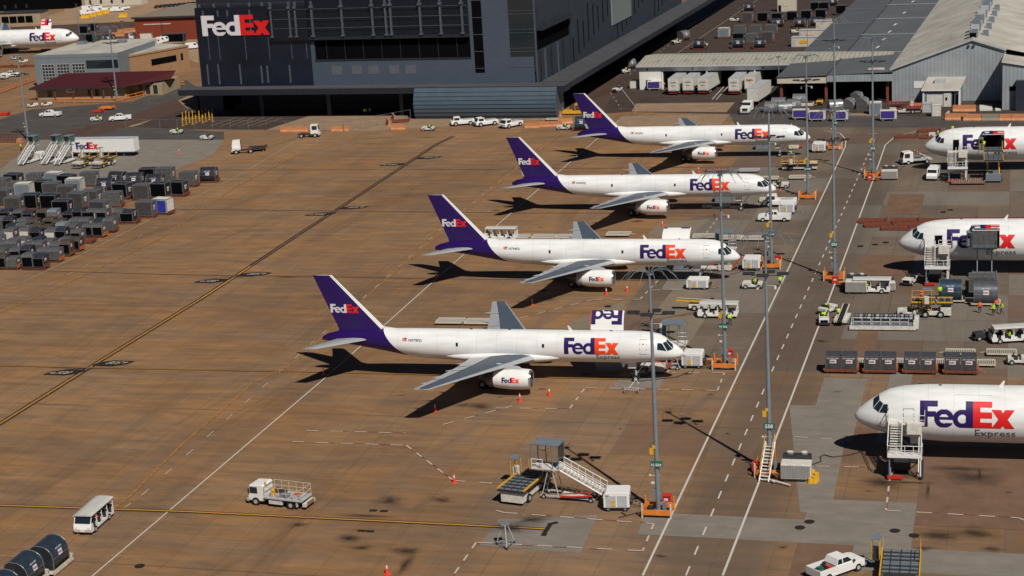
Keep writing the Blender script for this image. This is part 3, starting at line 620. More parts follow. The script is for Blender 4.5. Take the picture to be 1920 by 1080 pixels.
# ================================================================= the parked jets
livN = livery('livery_narrow', 34.3, 4.3, 2.9, 3.6, TAILP); livW = livery('livery_wide', 47.0, 7.0, 2.4, 6.0, TAILP)
def details(root, sp, kind, side_reg, reg, wide_door=False):
    w = kind == 'wide'
    for side in (-1, 1):
        b = MB()
        if w: f = fus_fn(sp, 6.95 if side == 1 else 6.95+9.6, 4.42, side)
        else: f = fus_fn(sp, 14.7 if side == -1 else 7.8, 3.98, side)
        sz = 2.86 if w else 2.05
        logo(b, f, sz, purple, orgl if not w else redl, 40); b.build('fuselage_lettering', root)
        b = MB()
        xe = ((12.55 if side == 1 else 11.2) if w else (10.65 if side == -1 else 12.0)); fe = fus_fn(sp, xe, (3.40 if w else 3.35), side)
        text(b, fe, 'Express', 4.1 if w else 2.9, gryl, .0); b.build('small_lettering', root)
        b = MB()
        if w: frame_patch(b, sp, 5.2, 6.35, -14, 26, .07, mgrey, side)
        else:
            frame_patch(b, sp, 4.35, 5.2, -12, 44, .05, mgrey, side)
            for xw, pw in ((17.2, 8), (28.35, 8)): c = MB(); patch(c, sp, [(xw, pw), (xw+.30, pw), (xw+.30, pw+13), (xw, pw+13)], glass, .03, side); c.build('cabin_window', root)
            c = MB(); patch(c, sp, [(4.70, 24), (4.84, 24), (4.84, 28), (4.70, 28)], glass, .03, side); c.build('cabin_window', root)
        b.build('door_outline', root)
        if reg:
            b = MB(); xr, zr = (34.9, 5.15) if side == -1 else (32.9, 5.15); fr = fus_fn(sp, xr, zr, side); text(b, fr, reg, 1.75, blkl, .01)
            b.build('registration_lettering', root)
            b = MB(); ff = fus_fn(sp, 35.75 if side == -1 else 34.9, zr, side, .016)
            for i in range(5): b.quad(ff(0, i*.1), ff(.6, i*.1), ff(.6, i*.1+.055), ff(0, i*.1+.055), redl)
            b.quad(ff(.3, .26), ff(.6, .26), ff(.6, .48), ff(.3, .48), purple); b.build('flag_emblem', root)
    for xa in ((14.1,) if not w else (15.2,)):
        zc, ry, ru, rd = interp(sp['st'], xa); b = MB(); b.xz([(-xa+.25, zc+ru-.03), (-xa-.25, zc+ru-.03), (-xa-.42, zc+ru+.62), (-xa-.22, zc+ru+.62)], -.03, .03, white); b.build('antenna', root)
    for xa in (9, 22, 27):
        zc, ry, ru, rd = interp(sp['st'], xa); b = MB(); b.box(-xa-.15, -xa+.15, -.08, .08, zc+ru-.02, zc+ru+.09, dark); b.build('beacon', root)
def radome(root, sp):
    b = MB(); rr = []
    for x in (0, .15, .4, .8, 1.25): 
        rr.append([surf(sp, x, 2*math.pi*i/20 if 2*math.pi*i/20 < math.pi/2 else 0, .0) for i in range(2)])
    return
def raised_door(root, sp, x0, x1, ph_hinge, ph_sill, side, alpha, fstart, fz, size, c1, c2, inner):
    """cargo door swung up by alpha degrees about its top hinge, lettering carried on its outer skin"""
    b = MB(); patch(b, sp, [(x0, ph_sill), (x1, ph_sill), (x1, ph_hinge), (x0, ph_hinge)], void, .04, side, 18); b.build('cargo_opening', root)
    zc, ry, ru, rd = interp(sp['st'], (x0+x1)/2); Rr = (ry+ru)/2; Lg = R(ph_hinge-ph_sill)*Rr; hg = surf(sp, (x0+x1)/2, R(ph_hinge), .05, side)
    dv = Vector((0, side*math.sin(R(alpha)), -math.cos(R(alpha)))); nv = Vector((0, side*math.cos(R(alpha)), math.sin(R(alpha))))   # nv: outer skin direction
    def pt(x, s, o=0.0):
        bulge = .22*math.sin(math.pi*s/Lg); p = hg+dv*s+nv*(bulge+o); return Vector((-x, p.y, p.z))
    b = MB(); n = 6; vs = [pt(x, Lg*i/n, o) for o in (0, -.14) for i in range(n+1) for x in (x0, x1)]
    m = 2*(n+1); fs = []
    for i in range(n): a = 2*i; fs += [(a, a+1, a+3, a+2), (m+a, m+a+2, m+a+3, m+a+1), (a, a+2, m+a+2, m+a), (a+1, m+a+1, m+a+3, a+3)]
    fs += [(0, m, m+1, 1), (2*n, 2*n+1, m+2*n+1, m+2*n)]; b.add(vs, fs, white)
    for k in (.15, .5, .85): b.bar(pt(x0+(x1-x0)*k, .05, -.2), pt(x0+(x1-x0)*k, Lg-.1, -.2), .07, lgrey, 5)
    dr = b.build('cargo_door', root)
    v0 = (math.asin((fz-zc)/ru)-R(ph_sill))*Rr                 # arc height of the lettering base above the sill
    b = MB()
    def fn(u, v): return pt(fstart+u if side == 1 else fstart-u, max(0.0, Lg-(v0+v)), .015)
    logo(b, fn, size, c1, c2, 40, (x0-fstart)/size, (x1-fstart)/size, (-v0)/size); b.build('door_lettering', dr)
    for k in (.12, .88):
        b = MB(); x = x0+(x1-x0)*k; b.bar(surf(sp, x, R(ph_hinge-25), .02, side), pt(x, Lg*.45, -.18), .05, lgrey, 5); b.build('door_actuator', dr)
NOSE = [Vector((-32.54, 209.37, 0)), Vector((-31.09, 257.34, 0)), Vector((-30.36, 305.09, 0)), Vector((-28.17, 353.08, 0))]
LBL = ['purple-tailed white cargo jet nearest in the row, raised door showing upside-down letters', 'purple-tailed white cargo jet second nearest in the row, low white door flap above it',
       'purple-tailed white cargo jet third in the row, its nose beside two white tugs', 'purple-tailed white cargo jet farthest back in the row of four']
REG = ['N979FD', 'N794FD', 'N939FD', 'N923FD']
for i in range(4):
    root, spn = jet('narrow', livN, 'cargo_jet', 'r' if i in (1, 2) else 'p'); root.location = NOSE[i]
    details(root, spn, 'narrow', -1, REG[i]); tag(root, LBL[i], 'airplane', 'purple-tailed jets parked in a row')
    if i == 0: raised_door(root, spn, 7.6, 11.75, 66, -8, 1, 152, 7.8, 3.98, 2.05, purple, redl, lgrey)
    if i == 1: raised_door(root, spn, 7.6, 11.75, 66, -8, 1, 118, 7.8, 2.75, 2.05, purple, redl, lgrey)
WL = ['large white cargo jet at lower right with white access stairs at its closed door', 'large white cargo jet at middle right with a container lifted to its open door', 'large white cargo jet at upper right with an empty dark cargo opening',
      'white wide-body cargo jet at the far upper left facing right']
for i, (px, py) in enumerate([(1602, 778), (1685, 455), (1733, 275), (148, 72)]):
    g = G(px, py, 4.5); root, spw = jet('wide', livW, 'wide_body_jet', 'p'); root.location = (g.x, g.y, 0); root.rotation_euler = (0, 0, R(180 if i < 3 else 0))
    if i == 3: pass
    details(root, spw, 'wide', 1, 'N850FD' if i == 0 else None); tag(root, WL[i], 'airplane')
    if i in (1, 2):
        raised_door(root, spw, 10.5, 14.35, 58, -9, 1, 91, 6.95, 4.42, 2.86, purple, redl, lgrey)
        b = MB(); patch(b, spw, [(5.25, -13), (6.3, -13), (6.3, 25), (5.25, 25)], void, .04, 1, 12); b.build('open_door', root)
    if i == 3: raised_door(root, spw, 10.5, 14.35, 66, 0, 1, 150, 6.95, 4.42, 2.86, purple, redl, lgrey)
    if i == 0:
        b = MB(); f = fus_fn(spw, 2.6, 3.55, 1, .03)
        def nf(u, v): return surf(spw, 2.3+u, R(-26-(u*3))+v/2.4, .02, 1)
        text(b, nf, 'The World On Time', 3.6, gryl); b.build('nose_lettering', root)
        b = MB(); frame_patch(b, spw, 10.5, 14.3, -6, 58, .05, lgrey, 1); b.build('cargo_door_outline', root)
# ================================================================= buildings
siding = mat('ribbed_grey_siding', (.080, .102, .142), .45, .2, var=.08, scale=.3, ribs=(2, .42, .22, .62))
sidingL = mat('blue_grey_siding', (.070, .098, .130), .45, .2, var=.12, scale=.3)
navyp = mat('navy_wall_panel', (.006, .009, .019), .32, var=.5, scale=.12, ribs=(0, .9, .08, 1.8))
navyd = mat('navy_screen', (.005, .008, .014), .4, var=.3, scale=.4)
sidep = mat('slate_wall_panel', (.022, .030, .042), .5, var=.25, scale=.3, ribs=(1, 1.2, .1, .6))
mull = mat('mullion', (.105, .120, .145), .4, .3, var=.25, scale=2)
canopy = mat('canopy_membrane', (.060, .060, .066), .7, var=.2, scale=.3)
canopyd = mat('canopy_fascia', (.016, .018, .026), .5, var=.2)
metalw = mat('corrugated_metal_wall', (.34, .37, .385), .5, .15, var=.16, scale=.3, ribs=(0, .8, .25, .80))
roofw = mat('pale_membrane_roof', (.42, .395, .340), .8, var=.28, scale=.12, bump=.05)
roofg = mat('grey_roof', (.100, .108, .112), .6, var=.14, scale=.10)
roofd = mat('dark_grey_roof', (.085, .090, .095), .6, var=.14, scale=.10)
roofr = mat('ribbed_pale_roof', (.36, .34, .28), .6, var=.12, scale=.4, ribs=(0, 1.1, .16, .55))
brick = mat('red_brick', (.21, .035, .012), .85, var=.15, scale=.5)
tan = mat('tan_wall', (.30, .17, .085), .8, var=.12, scale=.5)
tanL = mat('pale_tan_wall', (.34, .26, .17), .8, var=.15, scale=.5)
greyw = mat('grey_panel_wall', (.17, .20, .22), .5, var=.1, scale=.4, ribs=(0, 1.2, .04, .7))
maroon = mat('maroon_metal_roof', (.070, .012, .014), .5, .1, var=.12, scale=.3, ribs=(0, .8, .12, .7))
dgreen = mat('dark_green_roof', (.012, .022, .025), .6, var=.3, scale=.2)
def frame_at(p, deg):
    return Matrix.Translation(Vector((p[0], p[1], 0))) @ Matrix.Rotation(R(deg), 4, 'Z')
def bld(name, p, deg, label, cat='building', group=None):
    e = empty(name, (p[0], p[1], 0), deg); tag(e, label, cat, group); return e
# ---- headquarters building: local x along its front (0 = right corner, negative to the left), y away from the camera
e = bld('office_building', (-89.5, 404.0), -3.6, 'huge dark navy office building with large white and red sign')
FX0, FX1, FY, H0, H1 = -94.3, -6.6, 4.2, 7.4, 34
b = MB(); b.box(FX0+.3, FX1-.3, FY+.5, 165, H0, H1, canopyd); b.build('core_wall', e)
b = MB(); b.box(-98.5, 1.2, -1.0, 3.9, 6.0, 7.4, canopyd); b.box(-98.4, 1.1, -.9, FY+.4, 7.4, 7.46, canopy); b.build('front_canopy', e)
b = MB(); b.box(-6.3, 1.2, FY+.45, 250, 6.2, 7.5, canopyd); b.box(-6.2, 1.1, FY+.5, 250, 7.5, 7.56, canopy); b.build('side_canopy', e)
b = MB(); b.box(-94, -7, 14, 160, 0, 6.2, void); b.box(-88, -42, 12.5, 13.9, 0, 5.9, mat('recess_wall', (.035, .032, .030), .8)); b.box(-90, -41.5, 11.9, 12.4, 0, 1.6, mat('recess_base', (.05, .028, .016), .8)); b.build('ground_floor', e)
for x in (-96, -78, -60, -41, -31): 
    b = MB(); b.box(x-.5, x+.5, 3, 4, 0, 6.0, sidep); b.build('column', e)
# bowed lower wall of overlapping grey sheets
b = MB(); x0, x1 = -35.8, -0.6; n = 8
for i in range(n):
    z0, z1 = 7.3-i*.93, 7.3-(i+1)*.93; y0 = -1.2-1.5*math.sin(i/n*math.pi*.9); y1 = -1.2-1.5*math.sin((i+1)/n*math.pi*.9)
    b.quad((x0, y0, z0), (x1, y0, z0), (x1, y1-.16, max(0, z1)), (x0, y1-.16, max(0, z1)), sidingL); b.quad((x0, y1-.16, max(0, z1)), (x1, y1-.16, max(0, z1)), (x1, y1+.2, max(0, z1)), (x0, y1+.2, max(0, z1)), canopyd)
    for xx in (x0, x1): b.quad((xx, y0, z0), (xx, y1-.16, max(0, z1)), (xx, FY, max(0, z1)), (xx, FY, z0), sidingL)
b.build('curved_skirt_wall', e)
# front upper wall: navy sign block, screen block, grey siding
b = MB(); b.box(FX0, -64.0, FY-.2, FY+.5, H0+.1, 27.0, navyp); b.build('navy_wall', e)
b = MB(); b.box(-64.0, -7.4, FY-.05, FY+.5, 7.45, 13.6, siding); b.box(-19.3, -13.1, FY-.06, FY+.49, 13.6, H1, siding); b.box(-6.9-.02, -6.6, FY-.05, FY+.5, H0, H1, siding); b.box(-64, -63.0, FY-.05, FY+.5, 13.6, 18.2, siding); b.box(-22.9, -19.31, FY-.055, FY+.5, 13.6, H1, siding); b.build('grey_siding', e)
b = MB(); b.box(-63, -22.9, FY+.3, FY+1.2, 13.6, 18.6, void); b.box(-63, -22.9, FY-.2, FY+.1, 13.4, 13.75, canopyd); b.build('ribbon_window', e)
for i in range(8): b = MB(); b.box(-60+i*4.8, -59.85+i*4.8, FY+.1, FY+.4, 13.7, 18.5, canopyd); b.build('window_mullion', e)
b = MB(); b.box(-64, -22.9, FY-.9, FY+.4, 18.6, 19.3, canopyd); b.box(-64, -22.9, FY-.4, FY+.4, 19.3, H1, navyd); b.build('screen_wall', e)
for k, x in enumerate((-73.5, -68.6, -67, -62.7, -54.9, -47, -43.6, -42.3, -34.8, -29.7, -24.3)):
    b = MB(); b.box(x-.22, x+.22, FY-1.0, FY-.3, 19.4, 28, mull); b.box(x-.42, x+.42, FY-1.25, FY-.3, 19.4, 19.75, mull); b.box(x-.45, x+.45, FY-1.3, FY-.3, 26.4, 26.9, mull); b.build('mullion', e)
for z in (21.5, 23.8, 26.1): b = MB(); b.box(-73, -22.9, FY-1.02, FY-.95, z, z+.10, mull); b.build('screen_rail', e)
for i in range(22): b = MB(); b.box(-63.5+i*1.86, -63.47+i*1.86, FY-.6, FY-.42, 19.4, 27, sidep); b.build('screen_rod', e)
b = MB(); b.box(-74, -64.05, FY-.9, FY-.25, 18.6, 27, navyd); b.build('screen_wall', e)
for x, z0, z1 in [(-92.3, 8, 13), (-89.3, 8, 13), (-83.4, 8, 13), (-77.6, 8.2, 12.5), (-76, 8.2, 12.5), (-70, 8.2, 12.5), (-91.3, 14, 20), (-88.5, 14, 20), (-81.3, 14, 20), (-75, 14, 19.5), (-69, 14, 18.5), (-65, 14, 18.5), (-92, 24.8, 26.3), (-88, 24.8, 26.3), (-85.4, 24.8, 26.3), (-79.4, 20.3, 26.3)]:
    wd = .07 if 13.5 < z0 < 20 else .2
    b = MB(); b.box(x-wd, x+wd, FY-.34, FY-.22, z0, z1, mull); b.box(x-.14, x+.34, FY-.36, FY-.22, (z0+z1)/2, (z0+z1)/2+.12, mull); b.build('panel_strip', e)
for x in (-93, -89, -85, -79.4, -76): b = MB(); b.box(x-.25, x+.25, FY-.2, FY+.3, 27.05, 28.0, mull); b.build('parapet_post', e)
b = MB(); b.box(FX0, -64, FY+.5, FY+.6, 27.7, 27.85, mull); b.build('parapet_rail', e)
for i in range(5):
    x = -57.6+i*4.8+(.5 if i % 2 else 0)
    if x > -27: break
    b = MB(); b.box(x-1.35, x+1.35, FY-.12, FY-.05, 10.0, 12.1, mat('louvre', (.11, .12, .15), .6, ribs=(2, .2, .3, .6))); b.build('wall_louvre', e)
for x0, x1 in ((-22.2, -20.0),): 
    b = MB(); b.box(x0+.2, x1+.35, FY-.12, FY-.065, 10.0, H1, void); b.build('slot_window', e)
    for z in range(11, 34, 4): b = MB(); b.box(x0+.2, x1+.35, FY-.18, FY-.13, z, z+.12, mull); b.build('transom', e)
b = MB(); b.box(-13.1, -6.9, FY-.02, FY+.4, 10.0, H1, glass); b.build('corner_window', e)
for z in (11.2, 14.8, 15.6, 19.2, 20, 23.6, 24.4, 28): b = MB(); b.box(-13.1, -6.9, FY-.12, FY-.03, z, z+.1, mull); b.build('transom', e)
# side wall receding from the camera
b = MB(); b.box(-6.6, -6.2, FY+.45, FY+28, 7.5, 15, sidep); b.box(-6.6, -6.1, FY+28.1, 165, 7.6, H1, sidep); b.box(-6.6, -6.2, FY+.45, FY+28, 20.2, H1, sidep); b.box(-7, -6.5, FY+.46, FY+28, 15, 20.2, void); b.box(-6.6, -5.0, FY+.45, FY+28, 19.6, 20.2, canopyd); b.build('side_wall', e)
for i, y in enumerate((5.2, 9, 14.5, 20, 25)): b = MB(); b.box(-6.25, -5.9, y, y+.5, 7.6, 14.8, mull if i % 2 else canopyd); b.build('side_fin', e)
for k in range(26):
    y = FY+30+k*5.1; z0 = 8+(k*37 % 9); b = MB(); b.box(-6.12, -6.02, y, y+.5, z0, z0+6+(k*13 % 5), void); b.build('slot_window', e)
b = MB(); b.box(-6.2, -5.8, 74, 96, 12, 30, mat('pale_louvre', (.20, .23, .22), .6, ribs=(1, 1.1, .4, .5))); b.build('louvre_screen', e)
# sign
b = MB(); sz = 5.0; z0 = 20.1; x0 = -92.6
logo(b, lambda u, v: Vector((x0+u*1.1, FY-.45, z0+v)), sz, wtl, redl, 40)
for x, z in (): b.box(x, x+.2, FY-.44, FY-.2, z-.1, z+.1, canopyd)
b.build('sign_lettering', e)
# ---- white dock shed with trailers in front
e = bld('dock_shed', (-77.6, 442.2), -3.8, 'white loading dock shed with ribbed pale roof behind the parked trailers')
b = MB(); b.box(0, 5.6, 0, 20, 0, 6, white); b.box(5.6, 62, -.05, .6, 4.6, 6, white); b.box(5.6, 62, 12, 20, 0, 6, void); b.box(0, 62, 19.8, 20.1, 0, 6, white); b.build('wall', e)
b = MB(); b.add([(-.6, -.8, 6.05), (62, -.8, 6.05), (62, 10, 7.2), (-.6, 10, 7.2), (-.6, 21, 6.05), (62, 21, 6.05)], [(0, 1, 2, 3), (3, 2, 5, 4)], roofr); b.quad((-.6, -.85, 5.75), (62, -.85, 5.75), (62, -.82, 6.1), (-.6, -.82, 6.1), lgrey); rf = b.build('roof', e)
for i in range(11):
    b = MB(); x = 3.5+i*3.55; b.quad((x, 3.6, 6.56), (x+.6, 3.6, 6.56), (x+1.0, 5.4, 6.74), (x+.4, 5.4, 6.74), mgrey); b.build('skylight', rf)
b = MB(); b.box(1.7, 3.0, -.08, -.02, 0, 2.4, void); b.build('door', e)
for x in (5.7, 17, 29, 41): b = MB(); b.box(x, x+.35, .1, .6, 0, 4.6, white); b.build('post', e)
for x in (2, 13.5, 31): b = MB(); b.box(x, x+.3, -.25, -.06, 4.9, 5.3, dark); b.build('wall_light', e)
# ---- long grey-roofed sorting hall
g1, g2 = G(1460, 193), G(1668, 193)
e = bld('sorting_hall', (g1.x, g1.y), -3.6, 'long low sorting hall with two flat grey roofs and dark open front')
wd = 26.2
b = MB(); b.box(.3, wd, 10, 190, 0, 5.9, void); b.box(-.2, 11.3, -.3, 0, 4.6, 6.1, cream); b.box(11.3, wd, -.5, -.2, 4.9, 6.5, metalw); b.build('wall', e)
b = MB(); b.add([(-.4, -.6, 6.1), (11.4, -.6, 6.4), (11.4, 190, 6.4), (-.4, 190, 6.1)], [(0, 1, 2, 3)], roofd); b.add([(11.45, -.6, 6.5), (wd+.2, -.6, 7.0), (wd+.2, 190, 7.0), (11.45, 190, 6.5)], [(0, 1, 2, 3)], roofg)
b.add([(-.4, -.6, 5.7), (-.4, 190, 5.7), (-.4, 190, 6.1), (-.4, -.6, 6.1)], [(0, 1, 2, 3)], cream); rf = b.build('roof', e)
b = MB(); b.bar((11.42, -.6, 6.48), (11.42, 190, 6.48), .18, dark, 5); b.build('gutter', rf)
for y in (28, 62, 96, 130): b = MB(); b.box(-.4, 11.2, y, y+.25, 6.42, 6.5, mgrey); b.box(11.6, wd, y+4, y+4.2, 7.02, 7.1, lgrey); b.build('roof_seam', rf)
for y in (40, 55, 70, 85, 112, 140): b = MB(); b.quad((18, y, 6.9), (18.5, y, 6.9), (18.9, y+4, 6.95), (18.4, y+4, 6.95), white); b.build('roof_marker', rf)
b = MB(); b.box(20, 24, 3, 4.6, 7.0, 7.3, cream); b.build('roof_hatch', rf)
for x in (11, 25.0, .6): b = MB(); b.box(x-.3, x+.3, .5, 1.1, 0, 5, rust); b.build('column', e)
# ---- big hangar with pale roof
e = bld('hangar', (-14.6, 417.4), -4.0, 'large hangar with pale roof and corrugated blue-grey end wall')
LL = 230
b = MB(); b.yz([(0, 0)], 0, 0, metalw) if False else None
b.add([(0, 0, 0), (25.2, 0, 0), (25.2, 0, 11.6), (17.8, 0, 14.0), (0, 0, 7.6)], [(0, 1, 2, 3, 4)], metalw)
b.add([(0, 0, 0), (0, LL, 0), (0, LL, 7.6), (0, 0, 7.6)], [(0, 1, 2, 3)], metalw); b.build('wall', e)
b = MB(); b.add([(-.5, -.5, 7.5), (17.8, -.5, 14.1), (17.8, LL, 14.1), (-.5, LL, 7.5)], [(0, 1, 2, 3)], roofw); b.add([(17.8, -.5, 14.1), (25.3, -.5, 11.7), (60, -.5, 4), (60, LL, 4), (25.3, LL, 11.7), (17.8, LL, 14.1)], [(0, 1, 4, 5), (1, 2, 3, 4)], roofw)
b.add([(-.5, -.5, 7.1), (17.8, -.5, 13.7), (17.8, -.5, 14.1), (-.5, -.5, 7.5)], [(0, 1, 2, 3)], lgrey); b.add([(17.8, -.5, 13.7), (25.3, -.5, 11.3), (25.3, -.5, 11.7), (17.8, -.5, 14.1)], [(0, 1, 2, 3)], lgrey); rf = b.build('roof', e)
for i in range(11):
    b = MB(); y = 3+i*6.2; b.box(16.9, 18.7, y, y+2.2, 13.4, 15.4+(i % 3)*.5, lgrey if i % 2 else mgrey); b.box(17.1, 18.5, y-.08, y, 13.9, 15.0, void); b.build('roof_vent', rf)
    if i % 2: b = MB(); b.box(19.5, 20.8, y+1, y+2.2, 13.0, 14.6, mgrey); b.build('roof_vent', rf)
for x, y in ((4, 8), (5, 16), (3.5, 28), (8, 40), (9, 55), (9.5, 70), (12, 20)): b = MB(); zz = 7.6+x*.36; b.bar((x, y, zz-.1), (x, y, zz+1.3), .07, lgrey, 5); b.build('roof_pipe', rf)
b = MB(); b.box(4.9, 7.4, -.1, -.02, 3.0, 4.6, white); b.build('wall_notice', e)
for x in (17.0, 18.1): b = MB(); b.bar((x, -.3, 12.4), (x, 0, 12.4), .3, dark, 10); b.build('wall_vent', e)
# right-hand projecting bay of the hangar
g = G(1879, 206)
e = bld('hangar_bay', (g.x, g.y), -4.0, 'projecting corrugated bay at the right end of the large hangar')
b = MB(); b.box(0, 45, 0, 13, 0, .01, metalw); b.add([(0, 0, 0), (45, 0, 0), (45, 0, 3), (0, 0, 10.4)], [(0, 1, 2, 3)], metalw); b.add([(0, 0, 0), (0, 14, 0), (0, 14, 10.4), (0, 0, 10.4)], [(0, 1, 2, 3)], metalw); b.build('wall', e)
b = MB(); b.add([(-.3, -.4, 10.5), (45, -.4, 3.1), (45, 14, 3.1), (-.3, 14, 10.5)], [(0, 1, 2, 3)], roofw); b.build('roof', e)
b = MB(); b.box(1.5, 3.4, -.1, -.02, 4.2, 5.2, void); b.build('window', e)
b = MB(); b.box(2.9, 6.5, -1.6, -.05, 0, 6.6, sidep); b.build('tank_housing', e)
# small annex
g = G(1730, 200)
e = bld('hangar_annex', (g.x, g.y), -4.0, 'small lean-to annex with cream roof against the large hangar wall', 'annex')
b = MB(); b.box(0, 8.2, 0, 9.5, 0, 4.0, mat('annex_wall', (.16, .20, .24), .6)); b.build('wall', e)
b = MB(); b.add([(-.3, -.5, 3.9), (8.2, -.5, 3.9), (9.2, 9.6, 5.9), (.6, 9.6, 5.9)], [(0, 1, 2, 3)], roofw); b.add([(-.3, -.5, 3.6), (8.2, -.5, 3.6), (8.2, -.5, 3.9), (-.3, -.5, 3.9)], [(0, 1, 2, 3)], white); rf = b.build('roof', e)
b = MB(); b.box(2.3, 4.8, 3.4, 5.2, 4.6, 5.6, lgrey); b.build('roof_unit', rf)
b = MB(); b.box(.9, 4.4, -.09, -.02, 0, 2.7, dirty_white); b.build('roller_door', e)
b = MB(); b.box(4.6, 6.2, -.1, -.02, 0, 3.1, dirty_white); b.box(4.95, 5.4, -.14, -.11, 1.4, 2.1, void); b.build('door', e)
b = MB(); b.box(6.5, 7.0, -.1, -.02, 0, 3.4, void); b.box(7.2, 8.0, -.1, -.02, 0, 2.8, void); b.build('window', e)
b = MB(); b.box(0, .35, -.12, -.02, 0, 3.9, white); b.box(7.85, 8.3, -.12, -.02, 0, 3.9, white); b.box(-.02, 8.2, -.1, -.03, 3.2, 3.6, mgrey); b.build('trim', e)
# ---- white container offices by the road, upper right
for (x, y, l, h, lab) in [(1484, 88, 7.6, 2.6, 'low white cabin with yellow notice beside the grey-roofed hall'), (1499, 76, 8.0, 2.9, 'white cabin with red script lettering beside the grey-roofed hall'), (1530, 60, 6.5, 3.2, 'plain white cabin highest up beside the grey-roofed hall'), (1458, 22, 6.0, 4.8, 'tall white cabin with stairs beyond the container lot')]:
    g = G(x, y); e = bld('site_cabin', (g.x, g.y), -3.6, lab, 'cabin')
    b = MB(); b.box(0, l, 0, 3.2, 0, h, cream); b.build('wall', e); b = MB(); b.box(-.1, l+.1, -.1, 3.3, h, h+.12, lgrey); b.build('roof', e)
    b = MB(); b.box(l*.3, l*.6, -.06, -.01, h*.35, h*.7, {1484: yellow, 1499: cream}.get(x, cream)); 
    if x == 1499: text(b, lambda u, v: Vector((l*.2+u, -.09, h*.35+v)), 'Aviat', 2.6, redl, .02)
    b.build('notice', e)
    b = MB(); b.box(.3, 1.2, -.05, -.01, 0, 2.1, void if x == 1458 else lgrey); b.build('door', e)
# ---- left cluster: fire-station style building and maroon annex
g = G(70, 163)
e = bld('crew_building', (g.x, g.y), 1.0, 'grey panelled building with three large glazed bay doors and flat pale roof')
HB = 8.6
b = MB(); b.box(0, 26.5, 0, 26, 0, HB-.3, greyw); b.box(0, 26.5, -.06, 26.1, HB-.3, HB+.6, greyw); b.build('wall', e)
b = MB(); b.box(.3, 26.2, .3, 25.8, HB+.2, HB+.64, roofw); b.box(6, 24, 26.2, 33, 7.5, HB+.5, roofw); rf = b.build('roof', e)
for x, y in ((3, 22), (16, 22)): b = MB(); b.box(x, x+2.6, y, y+2, HB+.64, HB+1.5, mgrey); b.build('roof_unit', rf)
for i in range(3):
    b = MB(); x = 2.2+i*4.8; b.box(x, x+4.0, -.1, -.07, 1.0, 6.4, glass); fr = b.build('bay_door', e)
    b = MB()
    for k in range(7): b.box(x, x+4.0, -.16, -.11, 1.0+k*.9, 1.14+k*.9, lgrey)
    for k in range(5): b.box(x+k*.97, x+.12+k*.97, -.16, -.112, 1.0, 6.4, lgrey)
    b.build('glazing_bars', fr)
b = MB(); b.box(16.3, 26.2, -.1, -.065, 5.0, 7.3, glass); b.build('ribbon_window', e)
pts = [G(247, 150), G(357, 131)]
g = G(247, 152); g2 = G(357, 131)
dv = (g2-g); dg = math.degrees(math.atan2(dv.y, dv.x)); ln = dv.length
e = bld('tan_block', (g.x, g.y), dg, 'tan rendered wing with flat pale roof joined to the grey panelled building')
b = MB(); b.box(0, ln, 0, 14, 0, 7.0, tan); b.box(-.2, ln+.2, -.2, 14.2, 7.0, 7.5, tan); b.build('wall', e)
b = MB(); b.box(.3, ln-.3, .3, 13.6, 7.3, 7.62, roofw); rf = b.build('roof', e); b = MB(); b.box(6, 8, 8, 10, 7.62, 8.6, lgrey); b.build('roof_unit', rf)
b = MB(); b.box(8, ln-5, -.1, -.02, 3.4, 5.2, void); b.build('window', e); b = MB(); b.box(ln-3.2, ln-2.4, -.1, -.02, 3.4, 5.4, void); b.build('window', e)
g = G(72, 187); g2 = G(226, 187)
e = bld('terminal_annex', (g.x, g.y), 0.5, 'low pale-walled annex under a broad maroon metal roof')
ln = (g2-g).length
b = MB(); b.box(0, ln, 0, 12, 0, 3.6, tanL); b.box(ln, ln+9, 4, 16, 0, 3.2, tanL); b.build('wall', e)
b = MB(); b.add([(-1.6, -1.8, 3.4), (ln+1.0, -1.8, 3.4), (ln+2.6, 9, 5.9), (4.5, 9, 5.9)], [(0, 1, 2, 3)], maroon); b.add([(ln+1, -1.8, 3.4), (ln+10.5, 7, 3.8), (ln+10.5, 11, 5.6), (ln+2.6, 9, 5.9)], [(0, 1, 2, 3)], maroon); b.add([(4.5, 9, 5.9), (ln+2.6, 9, 5.9), (ln+2.6, 14, 4), (1, 14, 4)], [(0, 1, 2, 3)], maroon)
b.add([(-1.6, -1.8, 3.0), (ln+1, -1.8, 3.0), (ln+1, -1.8, 3.4), (-1.6, -1.8, 3.4)], [(0, 1, 2, 3)], dark); b.build('roof', e)
for x in (.5, 6, 11.5, 17, 20.5): b = MB(); b.box(x-.12, x+.12, -1.5, -1.26, 0, 3.2, rust); b.build('post', e)
b = MB(); b.box(9.2, 11.8, -.9, -.8, 1.9, 3.0, white); logo(b, lambda u, v: Vector((9.6+u, -.93, 2.2+v)), .53, purple, orgl, 18); b.build('wall_sign', e)
for x in (3, 15.2, 17.3): b = MB(); b.box(x, x+1.3, -.08, -.02, .6, 2.4, glass); b.build('window', e)
for i in range(3): b = MB(); x = ln+2+i*2.2; b.box(x, x+1.2, 3.88, 3.98, .4, 2.7, glass); b.build('window', e)
g = G(256, 77)
e = bld('brick_building', (g.x, g.y), 0.0, 'windowless red brick building with grey metal roof')
b = MB(); b.box(0, 34, 0, 26, 0, 8.3, brick); b.build('wall', e)
b = MB(); b.add([(-.8, -.8, 8.3), (34, -.8, 8.3), (34, 26, 9.8), (9, 26, 9.8)], [(0, 1, 2, 3)], mat('brown_grey_roof', (.20, .165, .13), .7)); b.add([(-.8, -.8, 7.7), (34, -.8, 7.7), (34, -.8, 8.3), (-.8, -.8, 8.3)], [(0, 1, 2, 3)], dark); b.build('roof', e)
